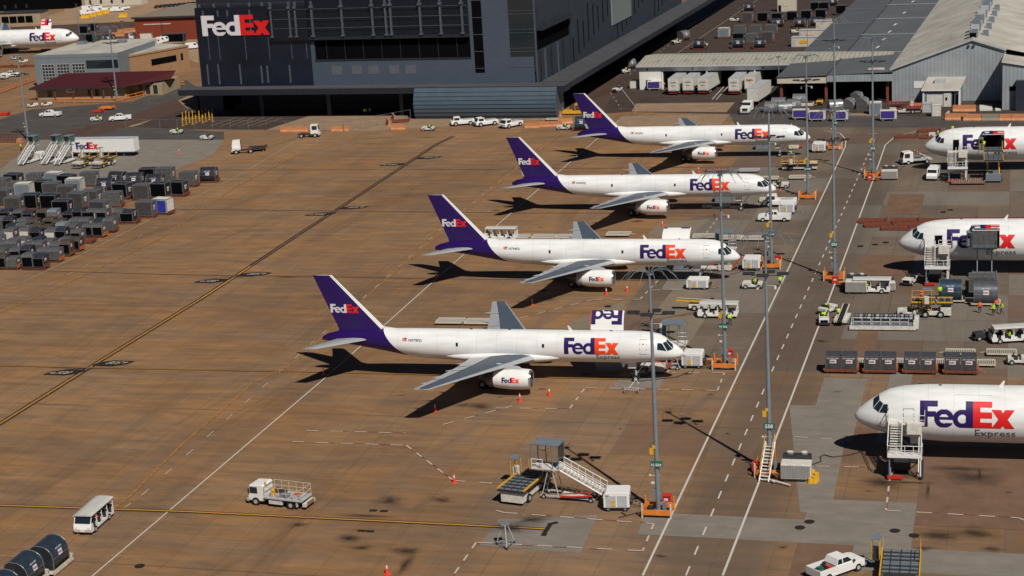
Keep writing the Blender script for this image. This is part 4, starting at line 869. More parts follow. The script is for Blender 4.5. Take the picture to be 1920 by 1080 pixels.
b = MB(); b.box(3.3, 13.5, -.12, -.03, 5.5, 5.8, dirty_white); b.build('wall_stripe', e)
b = MB(); b.box(10.0, 10.2, -.12, -.03, 1, 8, dark); b.build('drainpipe', e)
for (x, y, l, d, h, m1, m2, lab) in [(0, 47, 17.5, 7, 4.4, tanL, dark, 'pale tan shed with dark flat roof at the far upper left'), (-20, 22, 38, 10, 8, void, dgreen, 'dark green-roofed building at the extreme upper left corner'), (30, 14, 26, 10, 6, void, dgreen, 'dark long roof behind the tan shed at upper left'), (160, 12, 26, 6, 4.4, cream, roofw, 'white walled store with stacks in front at the top left edge')]:
    g = G(x, y); e = bld('storage_shed', (g.x, g.y), 2 if x != 160 else 0, lab, 'shed')
    b = MB(); b.box(0, l, 0, d, 0, h, m1); b.build('wall', e); b = MB(); b.box(-.3, l+.3, -.3, d+.3, h, h+.3, m2); b.build('roof', e)
    if x == 0:
        for k in range(4): b = MB(); b.box(1+k*3.4, 4+k*3.4, -.1, -.02, .6, 3.2, void); b.build('window', e)
    else:
        for k in range(4): b = MB(); b.box(2+k*5, 3+k*5, -.1, -.02, 1, 2.6, glass); b.build('window', e)
# ================================================================= equipment prototypes (each faces +x, stands on z = 0)
def pc(root, name, *ops):
    b = MB()
    for o in ops: getattr(b, o[0])(*o[1:])
    return b.build(name, root)
def wheels(root, xs, y, r, w=.22, hub=lgrey):
    for x in xs:
        for s in (-1, 1): pc(root, 'wheel', ('wheel', x, s*y, r, r, w, black, hub))
def flat_logo(b, x0, z0, size, y, m2=orgl, flip=False): logo(b, lambda u, v: Vector(((x0+u) if not flip else (x0-u), y, z0+v)), size, purple, m2, 18)
def cone():
    r = empty('traffic_cone'); b = MB(); b.box(-.22, .22, -.22, .22, 0, .05, redC); b.bar((0, 0, .05), (0, 0, .52), .17, redC, 10, r2=.09); b.bar((0, 0, .52), (0, 0, .78), .09, wtl, 10, r2=.05); b.bar((0, 0, .78), (0, 0, .92), .05, redC, 10, r2=.03)
    b.build('cone_body', r); return r
redC = mat('cone_orange_red', (.80, .045, .02), .5, var=.08)
def box_small(front=void, body=alu):            # small contoured cargo container, 1.9 wide (x) 2.0 deep (y) 1.85 high
    r = empty('cargo_container'); w, d, h = .94, 1.0, 1.85
    pc(r, 'shell', ('yz', [(-d, 0), (d, 0), (d, h*.97), (d*.7, h), (-d*.45, h), (-d, h*.72)] if False else [(-d, 0), (d, 0), (d, h), (-d*.55, h), (-d, h*.80)], -w, w, body))
    b = MB()
    for x in (-w, w): b.bar((x*.99, -d-.01, 0), (x*.99, -d-.01, h*.8), .035, aluL, 4); b.bar((x*.99, -d-.01, h*.8), (x*.99, -d*.55, h), .035, aluL, 4)
    for z in (.03, h*.8): b.bar((-w, -d-.01, z), (w, -d-.01, z), .035, aluL, 4)
    b.build('edge_frame', r)
    pc(r, 'front_panel', ('box', -w+.09, w-.09, -d-.03, -d-.005, .09, h*.76, front))
    b = MB(); b.quad((w+.02, -.5, .95), (w+.02, .1, .95), (w+.02, .1, 1.4), (w+.02, -.5, 1.4), wtl); b.quad((w+.025, -.4, 1.02), (w+.025, -.12, 1.02), (w+.025, -.12, 1.3), (w+.025, -.4, 1.3), redl); b.build('placard', r)
    return r
def box_closed():                               # closed one with lettering strip and placard on its front
    r = empty('cargo_container'); w, d, h = .92, 1.0, 1.75
    pc(r, 'shell', ('yz', [(-d, 0), (d, 0), (d, h), (-d*.5, h+.02), (-d, h*.92)], -w, w, mat('blue_grey_box', (.085, .088, .095), .4, .4, var=.3, scale=2)))
    b = MB()
    for x in (-w, w): b.bar((x, -d-.01, 0), (x, -d-.01, h*.92), .03, aluL, 4)
    b.bar((-w, -d-.01, h*.92), (w, -d-.01, h*.92), .03, aluL, 4); b.build('edge_frame', r)
    b = MB(); text(b, lambda u, v: Vector((-w*.82+u, -d-.03, h*.74+v)), 'AYY 63714FX', w*1.64, wtl, .02); b.build('serial_lettering', r)
    b = MB(); b.quad((-.38, -d-.02, .75), (.42, -d-.02, .75), (.42, -d-.02, 1.22), (-.38, -d-.02, 1.22), wtl); logo(b, lambda u, v: Vector((-.32+u, -d-.04, .9+v)), .19, purple, redl, 18); b.build('placard', r)
    return r
def box_big(body=alu, front=mat('netting_cover', (.045, .042, .042), .8, var=.3), side_placard=True, h=2.44, L=3.1, blue_side=None):
    r = empty('cargo_container'); w, d = L/2, 1.2
    pc(r, 'shell', ('box', -w, w, -d, d, .0, h, body))
    b = MB()
    for x in (-w, w):
        for y in (-d, d): b.bar((x, y, 0), (x, y, h), .06, aluL, 4)
    for z in (.05, h):
        for y in (-d, d): b.bar((-w, y, z), (w, y, z), .055, aluL, 4)
        for x in (-w, w): b.bar((x, -d, z), (x, d, z), .055, aluL, 4)
    b.build('edge_frame', r)
    pc(r, 'front_cover', ('box', -w+.14, w-.14, -d-.05, -d-.01, .14, h-.16, front))
    if blue_side: pc(r, 'side_curtain', ('box', -w*.2, w-.25, -d-.09, -d-.055, .2, h-.25, blue_side))
    if side_placard:
        b = MB(); b.quad((w+.02, -.5, 1.5), (w+.02, .4, 1.5), (w+.02, .4, 1.72), (w+.02, -.5, 1.72), wtl); b.quad((w+.02, -.35, .95), (w+.02, .3, .95), (w+.02, .3, 1.38), (w+.02, -.35, 1.38), wtl); b.quad((w+.03, -.1, 1.0), (w+.03, .25, 1.0), (w+.03, .25, 1.3), (w+.03, -.1, 1.3), redl); b.build('placard', r)
    return r
def dome(body=aluD, body2=None):                # contoured container: long side curves into the roof; profile in yz, 3.1 long in x
    r = empty('domed_container'); L = 1.55; pr = [(-1.2, 0), (1.2, 0), (1.2, 2.0)]+[(1.2-1.5*(1-math.cos(R(a)))*.55-.0, 2.0+.46*math.sin(R(a))) for a in (25, 50, 75, 90)]+[(-.1, 2.42), (-.55, 2.26), (-.92, 1.95), (-1.12, 1.55), (-1.2, 1.1)]
    b = MB(); n = len(pr); vs = [(x, y, z) for x in (-L, L) for y, z in pr]
    b.add(vs, [(i, (i+1) % n, (i+1) % n+n, i+n) for i in range(n)], body, True); b.add(vs, [list(range(n-1, -1, -1)), list(range(n, 2*n))], body2 or body); b.build('shell', r)
    b = MB()
    for x in (-L, L):
        for i in range(2, n): b.bar((x, *pr[i]), (x, *pr[(i+1) % n]), .05, aluL, 4)
    b.bar((-L, -1.2, 1.1), (L, -1.2, 1.1), .03, aluL, 4); b.build('edge_frame', r)
    b = MB(); fn = lambda u, v: Vector((-.55+u, -1.19+.62*max(0, v-.0)**1.6*.28, 1.05+v)); text(b, lambda u, v: Vector((-.6+u, -1.03+v*.4, 1.80+v)), 'AMJ 32188FX', 1.2, wtl, .01); b.build('serial_lettering', r)
    b = MB(); b.quad((-.35, -1.215, 1.1), (.4, -1.215, 1.1), (.4, -1.11, 1.65), (-.35, -1.11, 1.65), wtl); logo(b, lambda u, v: Vector((-.3+u, -1.2+v*.19, 1.3+v)), .19, purple, redl, 18); b.build('placard', r)
    b = MB(); b.quad((L+.02, -.55, 1.5), (L+.02, .5, 1.5), (L+.02, .5, 1.7), (L+.02, -.55, 1.7), wtl); b.quad((L+.02, -.4, .95), (L+.02, .35, .95), (L+.02, .35, 1.38), (L+.02, -.4, 1.38), wtl); b.quad((L+.03, -.05, 1.0), (L+.03, .3, 1.0), (L+.03, .3, 1.25), (L+.03, -.05, 1.25), redl); b.build('side_placard', r)
    return r
def dolly(m=rusto, L=4.3, W=1.9, z=.48):
    r = empty('baggage_dolly'); l, w = L/2, W/2
    pc(r, 'side_skirt', ('box', -l+.1, l-.1, -w-.03, -w, z-.34, z-.06, rust if m is rusto else m)); pc(r, 'deck', ('box', -l, l, -w, w, z-.14, z-.02, m), ('box', -l, l, -w, -w+.08, z-.02, z+.1, m), ('box', -l, l, w-.08, w, z-.02, z+.1, m), ('box', l-.25, l, -w, w, z-.02, z+.34, m))
    wheels(r, (-l+.5, l-.5), w-.25, .17, .12); pc(r, 'tow_bar', ('bar', (l, 0, z-.1), (l+.75, 0, .22), .045, m, 5)); return r
def roller_dolly(m=cream, L=4.4, W=2.6):
    r = empty('roller_dolly'); l, w = L/2, W/2; z = .5
    b = MB(); b.box(-l, l, -w, -w+.1, z-.2, z, m); b.box(-l, l, w-.1, w, z-.2, z, m); b.box(-l, -l+.1, -w, w, z-.2, z, m); b.box(l-.1, l, -w, w, z-.2, z, m); b.box(-l+.1, l-.1, -w+.1, w-.1, z-.24, z-.2, brownc); b.build('deck_frame', r)
    b = MB()
    for i in range(15):
        x = -l+.28+i*(L-.5)/14
        for j in range(5):
            y = -w+.22+j*(W-.5)/4.6; b.box(x, x+.12, y, y+.34, z-.18, z-.04, m if (i+j) % 2 else lgrey)
    b.build('roller_bed', r); wheels(r, (-l+.6, l-.6), w-.3, .17, .12); pc(r, 'tow_bar', ('bar', (-l, 0, z-.15), (-l-.8, 0, .25), .045, m, 5)); return r
def tug(m=dirty_white):
    r = empty('baggage_tug')
    b = MB(); b.xz([(-1.45, .3), (1.45, .3), (1.45, .95), (1.2, 1.02), (.15, 1.05), (.1, .62), (-.75, .62), (-.78, .95), (-1.45, .95)], -.68, .68, m); o = b.build('body', r); bevel(o, .05, 2)
    pc(r, 'seat', ('box', -.75, -.25, -.5, .5, .62, .86, dark), ('box', -.82, -.68, -.5, .5, .84, 1.3, dark)); pc(r, 'steering_wheel', ('bar', (.05, -.1, 1.02), (-.12, -.1, 1.22), .17, dark, 10)); pc(r, 'hood_grille', ('box', 1.44, 1.47, -.5, .5, .45, .85, void))
    wheels(r, (-.95, .95), .66, .34, .24, lgrey); pc(r, 'bumper', ('box', 1.45, 1.6, -.72, .72, .28, .52, dark), ('box', -1.6, -1.45, -.72, .72, .28, .52, dark)); return r
def crew_bus(m=white, roofm=mat('bus_roof', (.50, .49, .46), .5, var=.1)):
    r = empty('crew_bus'); L = 2.7
    b = MB(); b.xz([(-L, .35), (L, .35), (L+.12, .7), (L-.05, 1.25), (L-.5, 1.2), (L-.55, .62), (-L, .62)], -.98, .98, m); b.build('chassis', r)
    for k, x in enumerate((-2.65, -1.35, -.05, 1.2)):
        b = MB(); b.box(x, x+.10, -.95, .95, .55, 1.45, m); b.box(x+.1, x+.6, -.92, .92, .62, .92, dark); b.box(x+.1, x+.22, -.92, .92, .92, 1.42, dark)
        for s in (-1, 1): b.box(x-.02, x+.42, s*.97-.02, s*.97+.02, .5, 1.15, m)
        b.build('seat_row', r)
    b = MB()
    for s in (-1, 1):
        for x in (-L+.04, -1.3, 0, 1.25): b.bar((x, s*.93, .6), (x, s*.93, 2.02), .035, m, 5)
        b.bar((L-.05, s*.9, 1.2), (L-.45, s*.93, 2.02), .05, m, 5)
    b.build('roof_post', r)
    b = MB(); b.loft([[Vector((x, -1.08, 2.02)), Vector((x, -1.0, 2.12)), Vector((x, -.5, 2.2)), Vector((x, .5, 2.2)), Vector((x, 1.0, 2.12)), Vector((x, 1.08, 2.02))] for x in (-L-.15, L-.2)], roofm); b.build('roof', r)
    b = MB(); b.add([(L-.03, -.86, 1.28), (L-.03, .86, 1.28), (L-.4, .86, 1.98), (L-.4, -.86, 1.98)], [(0, 1, 2, 3)], glass); b.build('windscreen', r)
    pc(r, 'number_plate', ('box', L+.1, L+.14, -.25, .25, .42, .68, wtl)); pc(r, 'route_sign', ('box', L-.42, L-.38, -.3, .3, 2.0, 2.16, redl))
    for s in (-1, 1): pc(r, 'headlight', ('box', L+.08, L+.13, s*.72-.12, s*.72+.12, .78, .94, wtl))
    wheels(r, (-1.55, 1.75), .88, .36, .24, lgrey); pc(r, 'side_step', ('box', -L+.3, L-.9, -1.06, -.98, .38, .44, yellow)); return r
def pickup(cargo=True):
    r = empty('pickup_truck')
    b = MB(); rr = []
    for x, zb, zt, w in [(2.75, .45, .85, .85), (2.68, .42, 1.05, .93), (2.2, .42, 1.16, .97), (1.45, .42, 1.22, .98), (1.4, .42, 1.22, .98), (-.7, .42, 1.2, .98), (-.72, .42, .74, .98), (-2.7, .42, .74, .98)]:
        rr.append([Vector((x, -w, zb)), Vector((x, w, zb)), Vector((x, w, (zb+zt)/2)), Vector((x, w*.97, zt)), Vector((x, -w*.97, zt)), Vector((x, -w, (zb+zt)/2))])
    b.loft(rr, white, smooth=False)
    for s in (-1, 1): b.box(-2.75, -.68, s*.92-.06, s*.92+.06, .74, 1.24, white)
    b.box(-2.8, -2.7, -.97, .97, .5, 1.24, white); b.build('body', r)
    pc(r, 'bed_liner', ('box', -2.68, -.74, -.85, .85, .745, .78, dark))
    b = MB(); lo = [(1.45, 1.2), (-.68, 1.19)]; b.loft([[Vector((x, -w, z)) for x, w, z in ((1.5, .90, 1.2), (.75, .74, 1.78), (-.45, .74, 1.78), (-.72, .88, 1.2))], [Vector((x, w, z)) for x, w, z in ((1.5, .90, 1.2), (.75, .74, 1.78), (-.45, .74, 1.78), (-.72, .88, 1.2))]], white, smooth=False); b.build('cab', r)
    b = MB(); b.add([(1.49, -.82, 1.24), (1.49, .82, 1.24), (.80, .68, 1.76), (.80, -.68, 1.76)], [(0, 1, 2, 3)], glass); b.T = Matrix.Translation((.02, 0, .02)); b.build('windscreen', r)
    for s in (-1, 1):
        b = MB(); b.add([(1.2, s*.875, 1.28), (.1, s*.875, 1.28), (.1, s*.765, 1.72), (.72, s*.765, 1.72)], [(0, 1, 2, 3)], glass); b.build('side_window', r)
        b = MB(); b.add([(0, s*.875, 1.28), (-.62, s*.875, 1.28), (-.42, s*.765, 1.72), (0, s*.765, 1.72)], [(0, 1, 2, 3)], glass); b.build('side_window', r); pc(r, 'headlight', ('box', 2.66, 2.72, s*.7-.16, s*.7+.16, .78, .95, lgrey)); pc(r, 'mirror', ('box', 1.15, 1.3, s*1.08-.1, s*1.08+.1, 1.22, 1.42, dark))
    pc(r, 'front_bumper', ('box', 2.7, 2.88, -.95, .95, .40, .62, mgrey)); pc(r, 'grille', ('box', 2.74, 2.78, -.5, .5, .66, .92, dark)); wheels(r, (-1.75, 1.85), .86, .39, .26, lgrey)
    if cargo: pc(r, 'bed_load', ('box', -1.3, -.9, -.5, .1, .78, 1.15, red), ('box', -2.0, -1.5, .0, .5, .78, 1.05, green), ('bar', (-1.1, .4, .78), (-1.1, .4, 1.3), .2, dark, 8), ('box', -2.5, -2.1, -.5, .0, .78, .98, wood))
    return r
def gpu(w=2.6, h=1.55, band=True):
    r = empty('ground_power_unit'); l = w/2
    b = MB(); b.xz([(-l, .42), (l, .42), (l, .42+h*.9), (l-.12, .42+h), (-l+.25, .42+h), (-l, .42+h*.82)], -.82, .82, white); bevel(b.build('housing', r), .04, 2)
    pc(r, 'chassis', ('box', -l+.1, l-.1, -.75, .75, .22, .42, dark)); wheels(r, (-l+.45, l-.45), .72, .24, .16, mgrey)
    b = MB(); b.box(-l+.25, -.05, -.85, -.83, .55, h+.1, lgrey); b.box(.1, l-.25, -.85, -.83, .55, h+.1, lgrey); b.build('access_panel', r)
    b = MB(); flat_logo(b, -l+.2, h+.08, .13, -.87); b.box(-.5, -.2, -.87, -.86, .6, 1.2, yellow); b.build('marking', r)
    pc(r, 'cable_reel', ('bar', (l, -.5, 1.0), (l+.3, -.5, 1.0), .3, dark, 10), ('bar', (l, .3, .9), (l+.3, .3, .9), .26, dark, 10)); pc(r, 'tow_bar', ('bar', (l, 0, .35), (l+1.1, 0, .2), .04, dark, 5)); return r
def ac_unit():
    r = empty('air_conditioning_unit')
    b = MB(); b.box(-1.6, 1.6, -1.15, .55, .35, 2.0, dirty_white); bevel(b.build('housing', r), .05, 2); b = MB(); b.yz([(.55, .4), (1.6, .4), (1.6, 2.1), (1.3, 2.45), (.55, 2.45)], -1.5, 1.5, dark); b.build('fan_box', r)
    for x in (-.75, .75):
        b = MB(); b.bar((x, 1.1, 2.4), (x, 1.1, 2.62), .42, mgrey, 14); b.bar((x, 1.1, 2.62), (x, 1.1, 2.66), .34, dirty_white, 12); b.build('fan', r)
    pc(r, 'front_grille', ('box', -1.5, 1.5, -1.19, -1.16, .5, 1.85, mat('grille', (.30, .29, .27), .6, ribs=(0, .16, .4, .55)))); pc(r, 'chassis', ('box', -1.6, 1.6, -1.1, 1.5, .18, .35, dark)); wheels(r, (-1.1, 1.1), 1.0, .25, .16, mgrey); return r
def semi_trailer(L=14.6, m=None, side_logo=False, end_text=True):
    r = empty('semi_trailer'); m = m or white; l = L/2
    pc(r, 'box_body', ('box', -l, l, -1.28, 1.28, 1.12, 4.05, m)); pc(r, 'roof', ('box', -l-.01, l+.01, -1.3, 1.3, 4.05, 4.12, lgrey)); pc(r, 'side_rail', ('box', -l, l, -1.31, 1.31, 1.0, 1.14, mgrey))
    b = MB()
    b.box(-l-.06, -l-.01, -1.2, -.03, 1.25, 3.95, m); b.box(-l-.06, -l-.01, .03, 1.2, 1.25, 3.95, m); b.build('rear_door', r)
    b = MB(); 
    if end_text: text(b, lambda u, v: Vector((-l-.09, .75-u, 3.0+v)), 'EXPRESS', 1.5, gryl, .02); text(b, lambda u, v: Vector((-l-.09, .5-u, 2.2+v)), '88 491', 1.0, gryl, .02)
    else: logo(b, lambda u, v: Vector((-l-.09, .8-u, 3.0+v)), .5, purple, orgl, 18)
    b.build('rear_lettering', r)
    if side_logo:
        for s in (-1, 1):
            b = MB(); logo(b, lambda u, v: Vector((-l+1.0+u if s < 0 else l-1-u, s*1.30, 1.75+v)), 1.62, purple, redl, 40); b.build('side_lettering', r)
    wheels(r, (-l+1.6, -l+2.9), 1.05, .5, .5, lgrey); pc(r, 'landing_leg', ('box', l-3.0, l-2.8, -.9, -.7, .1, 1.0, mgrey), ); pc(r, 'landing_leg', ('box', l-3.0, l-2.8, .7, .9, .1, 1.0, mgrey)); pc(r, 'under_guard', ('box', -l, -l+.1, -1.1, 1.1, .5, .62, red)); return r
def yard_tractor(load=True):
    r = empty('yard_tractor')
    pc(r, 'frame', ('box', -2.6, 2.3, -.5, .5, .6, .85, dark), ('box', -1.9, -.9, -.55, .55, .85, 1.1, rust)); b = MB(); b.xz([(.55, .85), (2.35, .85), (2.5, 1.7), (2.25, 2.95), (.6, 2.98)], -1.05, .25, white); bevel(b.build('cab', r), .05, 2)
    b = MB(); b.add([(2.5, -.95, 1.75), (2.5, .15, 1.75), (2.28, .15, 2.8), (2.28, -.95, 2.8)], [(0, 1, 2, 3)], glass); b.T = Matrix.Translation((.03, 0, 0)); b.build('windscreen', r); pc(r, 'side_window', ('box', .95, 2.15, -1.08, -1.055, 1.8, 2.7, glass)); pc(r, 'rear_window', ('box', .57, .6, -.8, .0, 1.8, 2.7, glass))
    pc(r, 'engine_cover', ('box', .9, 2.4, .3, 1.05, .85, 1.35, dirty_white)); pc(r, 'exhaust_stack', ('bar', (.4, .5, .9), (.4, .5, 3.0), .07, dark, 6)); pc(r, 'front_bumper', ('box', 2.35, 2.6, -1.1, 1.1, .55, .95, dirty_white)); wheels(r, (1.6,), .95, .5, .3, lgrey); wheels(r, (-1.6,), .85, .5, .55, lgrey); return r
def pushback():
    r = empty('pushback_tractor')
    b = MB(); b.xz([(-2.9, .45), (2.9, .45), (2.95, 1.15), (1.2, 1.25), (-2.85, 1.3)], -1.25, 1.25, white); bevel(b.build('body', r), .07, 2)
    b = MB(); b.xz([(.5, 1.2), (2.6, 1.15), (2.2, 2.05), (.7, 2.1)], -1.0, 1.0, white); bevel(b.build('cab', r), .05, 2)
    b = MB(); b.add([(2.58, -.9, 1.22), (2.58, .9, 1.22), (2.24, .9, 1.98), (2.24, -.9, 1.98)], [(0, 1, 2, 3)], glass); b.T = Matrix.Translation((.04, 0, 0)); b.build('windscreen', r)
    for s in (-1, 1): pc(r, 'side_window', ('box', .85, 2.1, s*1.02-.02, s*1.02+.02, 1.35, 1.95, glass))
    pc(r, 'engine_hatch', ('box', -2.3, -.2, -.8, .8, 1.3, 1.42, lgrey)); wheels(r, (-1.8, 1.8), 1.2, .55, .4, lgrey); pc(r, 'tow_hitch', ('box', 2.95, 3.2, -.2, .2, .5, .75, dark)); return r
def passenger_stairs():
    r = empty('passenger_stairs'); b = MB()
    for i in range(14): b.box(-3.2+i*.36, -2.82+i*.36, -.6, .6, .45+i*.23, .5+i*.23, lgrey)
    b.build('step_flight', r)
    for s in (-1, 1):
        b = MB(); b.bar((-3.3, s*.66, .35), (1.8, s*.66, 3.6), .11, white, 4); b.bar((-3.2, s*.68, 1.3), (1.8, s*.68, 4.5), .07, white, 4)
        for i in range(7): b.bar((-3.2+i*.8, s*.67, .5+i*.51), (-3.2+i*.8, s*.67, 1.35+i*.51), .035, white, 4)
        b.build('handrail', r)
    pc(r, 'platform', ('box', 1.8, 3.6, -.9, .9, 3.55, 3.68, lgrey)); b = MB()
    for x in (1.8, 3.5):
        for y in (-.85, .85): b.bar((x, y, 3.6), (x, y, 5.7), .05, mgrey, 4)
    b.build('canopy_post', r); pc(r, 'canopy', ('box', 1.6, 3.7, -1.0, 1.0, 5.7, 5.8, mgrey)); pc(r, 'canopy_glazing', ('box', 1.8, 3.5, .86, .88, 4.3, 5.6, teal), ('box', 1.8, 3.5, -.88, -.86, 4.3, 5.6, teal))
    b = MB(); b.bar((2.6, -.7, .4), (1.0, -.7, 3.1), .06, white, 4); b.bar((2.6, .7, .4), (1.0, .7, 3.1), .06, white, 4); b.bar((3.2, 0, .4), (3.2, 0, 3.55), .1, white, 6); b.build('support_leg', r)
    pc(r, 'undercarriage', ('box', -1.2, 3.6, -.8, .8, .3, .48, dirty_white)); wheels(r, (-.8, 3.0), .8, .26, .18, lgrey); return r
def access_stand():                              # wide-body door stand: flight up to a railed platform, faces -x (aircraft towards +y)
    r = empty('access_stand'); b = MB()
    for i in range(11): b.box(-1.6, -.35, -2.6+i*.30, -2.3+i*.30, 2.9+i*.2, 2.95+i*.2, dirty_white)
    b.build('step_flight', r)
    pc(r, 'lower_platform', ('box', -1.8, 1.9, -3.6, -2.5, 2.75, 2.9, white), ('box', -1.8, 1.9, -3.66, -3.6, 2.6, 2.95, white)); pc(r, 'upper_platform', ('box', -1.8, 2.1, .6, 2.6, 5.0, 5.12, dirty_white)); pc(r, 'side_box', ('box', .2, 1.8, -.2, .7, 4.2, 5.4, dirty_white))
    def rail(a, c, n, h=1.05):
        b = MB(); a, c = Vector(a), Vector(c); up = Vector((0, 0, h))
        for i in range(n+1): p = a+(c-a)*i/n; b.bar(p, p+up, .045, white, 4)
        b.bar(a+up, c+up, .05, white, 4); b.bar(a+up*.5, c+up*.5, .035, white, 4); b.build('guard_rail', r)
    rail((-1.8, -3.6, 2.9), (1.9, -3.6, 2.9), 4); rail((1.9, -3.6, 2.9), (1.9, -2.4, 2.9), 2); rail((-1.8, -3.6, 2.9), (-1.75, .6, 5.0), 5); rail((-.3, -2.6, 2.9), (-.3, .6, 5.0), 4); rail((-1.8, .6, 5.1), (-1.8, 2.6, 5.1), 3, 1.3); rail((2.1, .6, 5.1), (2.1, 2.6, 5.1), 3, 1.3); rail((.2, .6, 5.1), (2.1, .6, 5.1), 3)
    for x in (-1.6, 1.7):
        for y in (-3.3, 2.2): b = MB(); b.bar((x, y, .3), (x, y, 2.8 if y < 0 else 5.0), .09, white if x > 0 else mgrey, 6); b.build('support_leg', r)
    pc(r, 'scissor_frame', ('bar', (1.5, -3.2, .4), (1.5, 2.2, 4.9), .07, white, 4), ('bar', (1.5, 2.2, .4), (1.5, -3.0, 2.7), .07, white, 4), ('bar', (-1.5, -3.2, .4), (-1.5, 2.2, 4.9), .07, mgrey, 4)); pc(r, 'undercarriage', ('box', -1.9, -1.6, -3.5, 2.5, .25, .45, dark), ('box', 1.7, 2.0, -3.5, 2.5, .25, .45, dark), ('box', -1.6, 1.7, 2.2, 2.5, .25, .45, dark), ('box', -1.8, -.2, -3.7, -3.4, .15, .5, red)); pc(r, 'power_pack', ('box', -1.2, .6, -1.2, 1.4, .4, 1.4, dark)); pc(r, 'side_panel', ('box', -1.75, -1.68, -3.2, 1.8, .5, 2.6, mgrey)); wheels(r, (-1.4, 1.5), 2.2, .28, .2, lgrey); return r
def cargo_loader(front_up=0.6, rear_up=0.6, col=dirty_white, rails=yellow, L=8.4, W=3.4):
    """two-platform cargo loader, small front bridge towards +x"""
    r = empty('cargo_loader'); l, w = L/2, W/2
    pc(r, 'chassis', ('box', -l+.3, l-.2, -w*.72, w*.72, .35, .85, col), ('box', -l+.2, -l+1.6, -w*.8, w*.8, .35, 1.5, col)); wheels(r, (-l+1.6, l-1.8), w*.8, .48, .34, lgrey)
    for nm, x0, x1, z in (('main_platform', -l, l-3.3, .9+rear_up), ('bridge_platform', l-3.1, l, .9+front_up)):
        b = MB(); b.box(x0, x1, -w, w, z-.3, z-.05, dark); b.box(x0, x1, -w, -w+.12, z-.05, z+.12, rails); b.box(x0, x1, w-.12, w, z-.05, z+.12, rails)
        n = int((x1-x0)/.42)
        for i in range(n): b.box(x0+.12+i*.42, x0+.36+i*.42, -w+.2, w-.2, z-.05, z+.02, deckm if i % 2 else mgrey)
        for y in (-w*.5, 0, w*.5): b.box(x0+.1, x1-.1, y-.04, y+.04, z+.021, z+.05, dark)
        b.build(nm, r)
    for z, xa, xb in ((.9+rear_up, -l+.8, l-3.8), (.9+front_up, l-2.8, l-.4)):
        if z > 1.6:
            for s in (-1, 1): b = MB(); b.bar((xa, s*w*.6, .8), (xb, s*w*.6, z-.3), .1, rails, 4); b.bar((xb, s*w*.6, .8), (xa, s*w*.6, z-.3), .1, rails, 4); b.build('scissor_arm', r)
    zt = .9+front_up; b = MB(); b.box(l-2.6, l-1.5, w+.02, w+.85, zt-.1, zt, dark)
    for x in (l-2.6, l-1.5): b.bar((x, w+.8, zt), (x, w+.8, zt+2.0), .05, rails, 4); b.bar((x, w+.1, zt), (x, w+.1, zt+2.0), .05, rails, 4)
    b.box(l-2.7, l-1.4, w, w+.9, zt+2.0, zt+2.08, mgrey); b.box(l-2.3, l-1.7, w+.2, w+.7, zt, zt+1.0, col); b.build('operator_cab', r)
    b = MB(); b.bar((l, w-.1, zt), (l, w-.1, zt+1.1), .05, rails, 4); b.bar((l, -w+.1, zt), (l, -w+.1, zt+1.1), .05, rails, 4); b.bar((l-2.9, -w+.05, zt+1.0), (l, -w+.05, zt+1.0), .04, rails, 4); b.bar((l-2.9, -w+.05, zt), (l-2.9, -w+.05, zt+1.0), .04, rails, 4); b.build('guard_rail', r)
    return r
def low_loader():                                # big low deck loader with white railings in front
    r = empty('cargo_loader'); pc(r, 'chassis', ('box', -4.3, 4.1, -1.9, 1.9, .3, .62, dirty_white), ('box', -4.4, 4.3, -2.3, -2.2, .2, .75, dirty_white), ('box', 3.9, 4.6, -2.1, 2.1, .3, 1.0, dirty_white))
    b = MB(); b.box(-3.9, 3.9, -.6, 2.1, .95, 1.05, dark)
    for i in range(14): b.box(-3.8+i*.55, -3.4+i*.55, -.4, 2.0, 1.05, 1.12, lgrey if i % 2 else mgrey)
    for y in (-.5, .8, 2.05): b.box(-3.9, 3.9, y-.05, y+.05, 1.12, 1.2, dark)
    for i in range(7): b.box(-3.9+i*1.3, -3.8+i*1.3, -.5, 2.1, 1.12, 1.2, dark)
    b.build('roller_deck', r); pc(r, 'walkway', ('box', -4.0, 3.9, -1.9, -.62, .7, .8, mgrey))
    for k in range(3):
        b = MB(); x0 = -3.9+k*2.45
        for x in (x0, x0+1.15, x0+2.3): b.bar((x, -2.0, .75), (x, -2.0, 1.75), .04, white, 4)
        for z in (1.25, 1.75): b.bar((x0, -2.0, z), (x0+2.3, -2.0, z), .04, white, 4)
        b.build('guard_rail', r)
    wheels(r, (-3, 3), 1.75, .3, .25, lgrey); return r
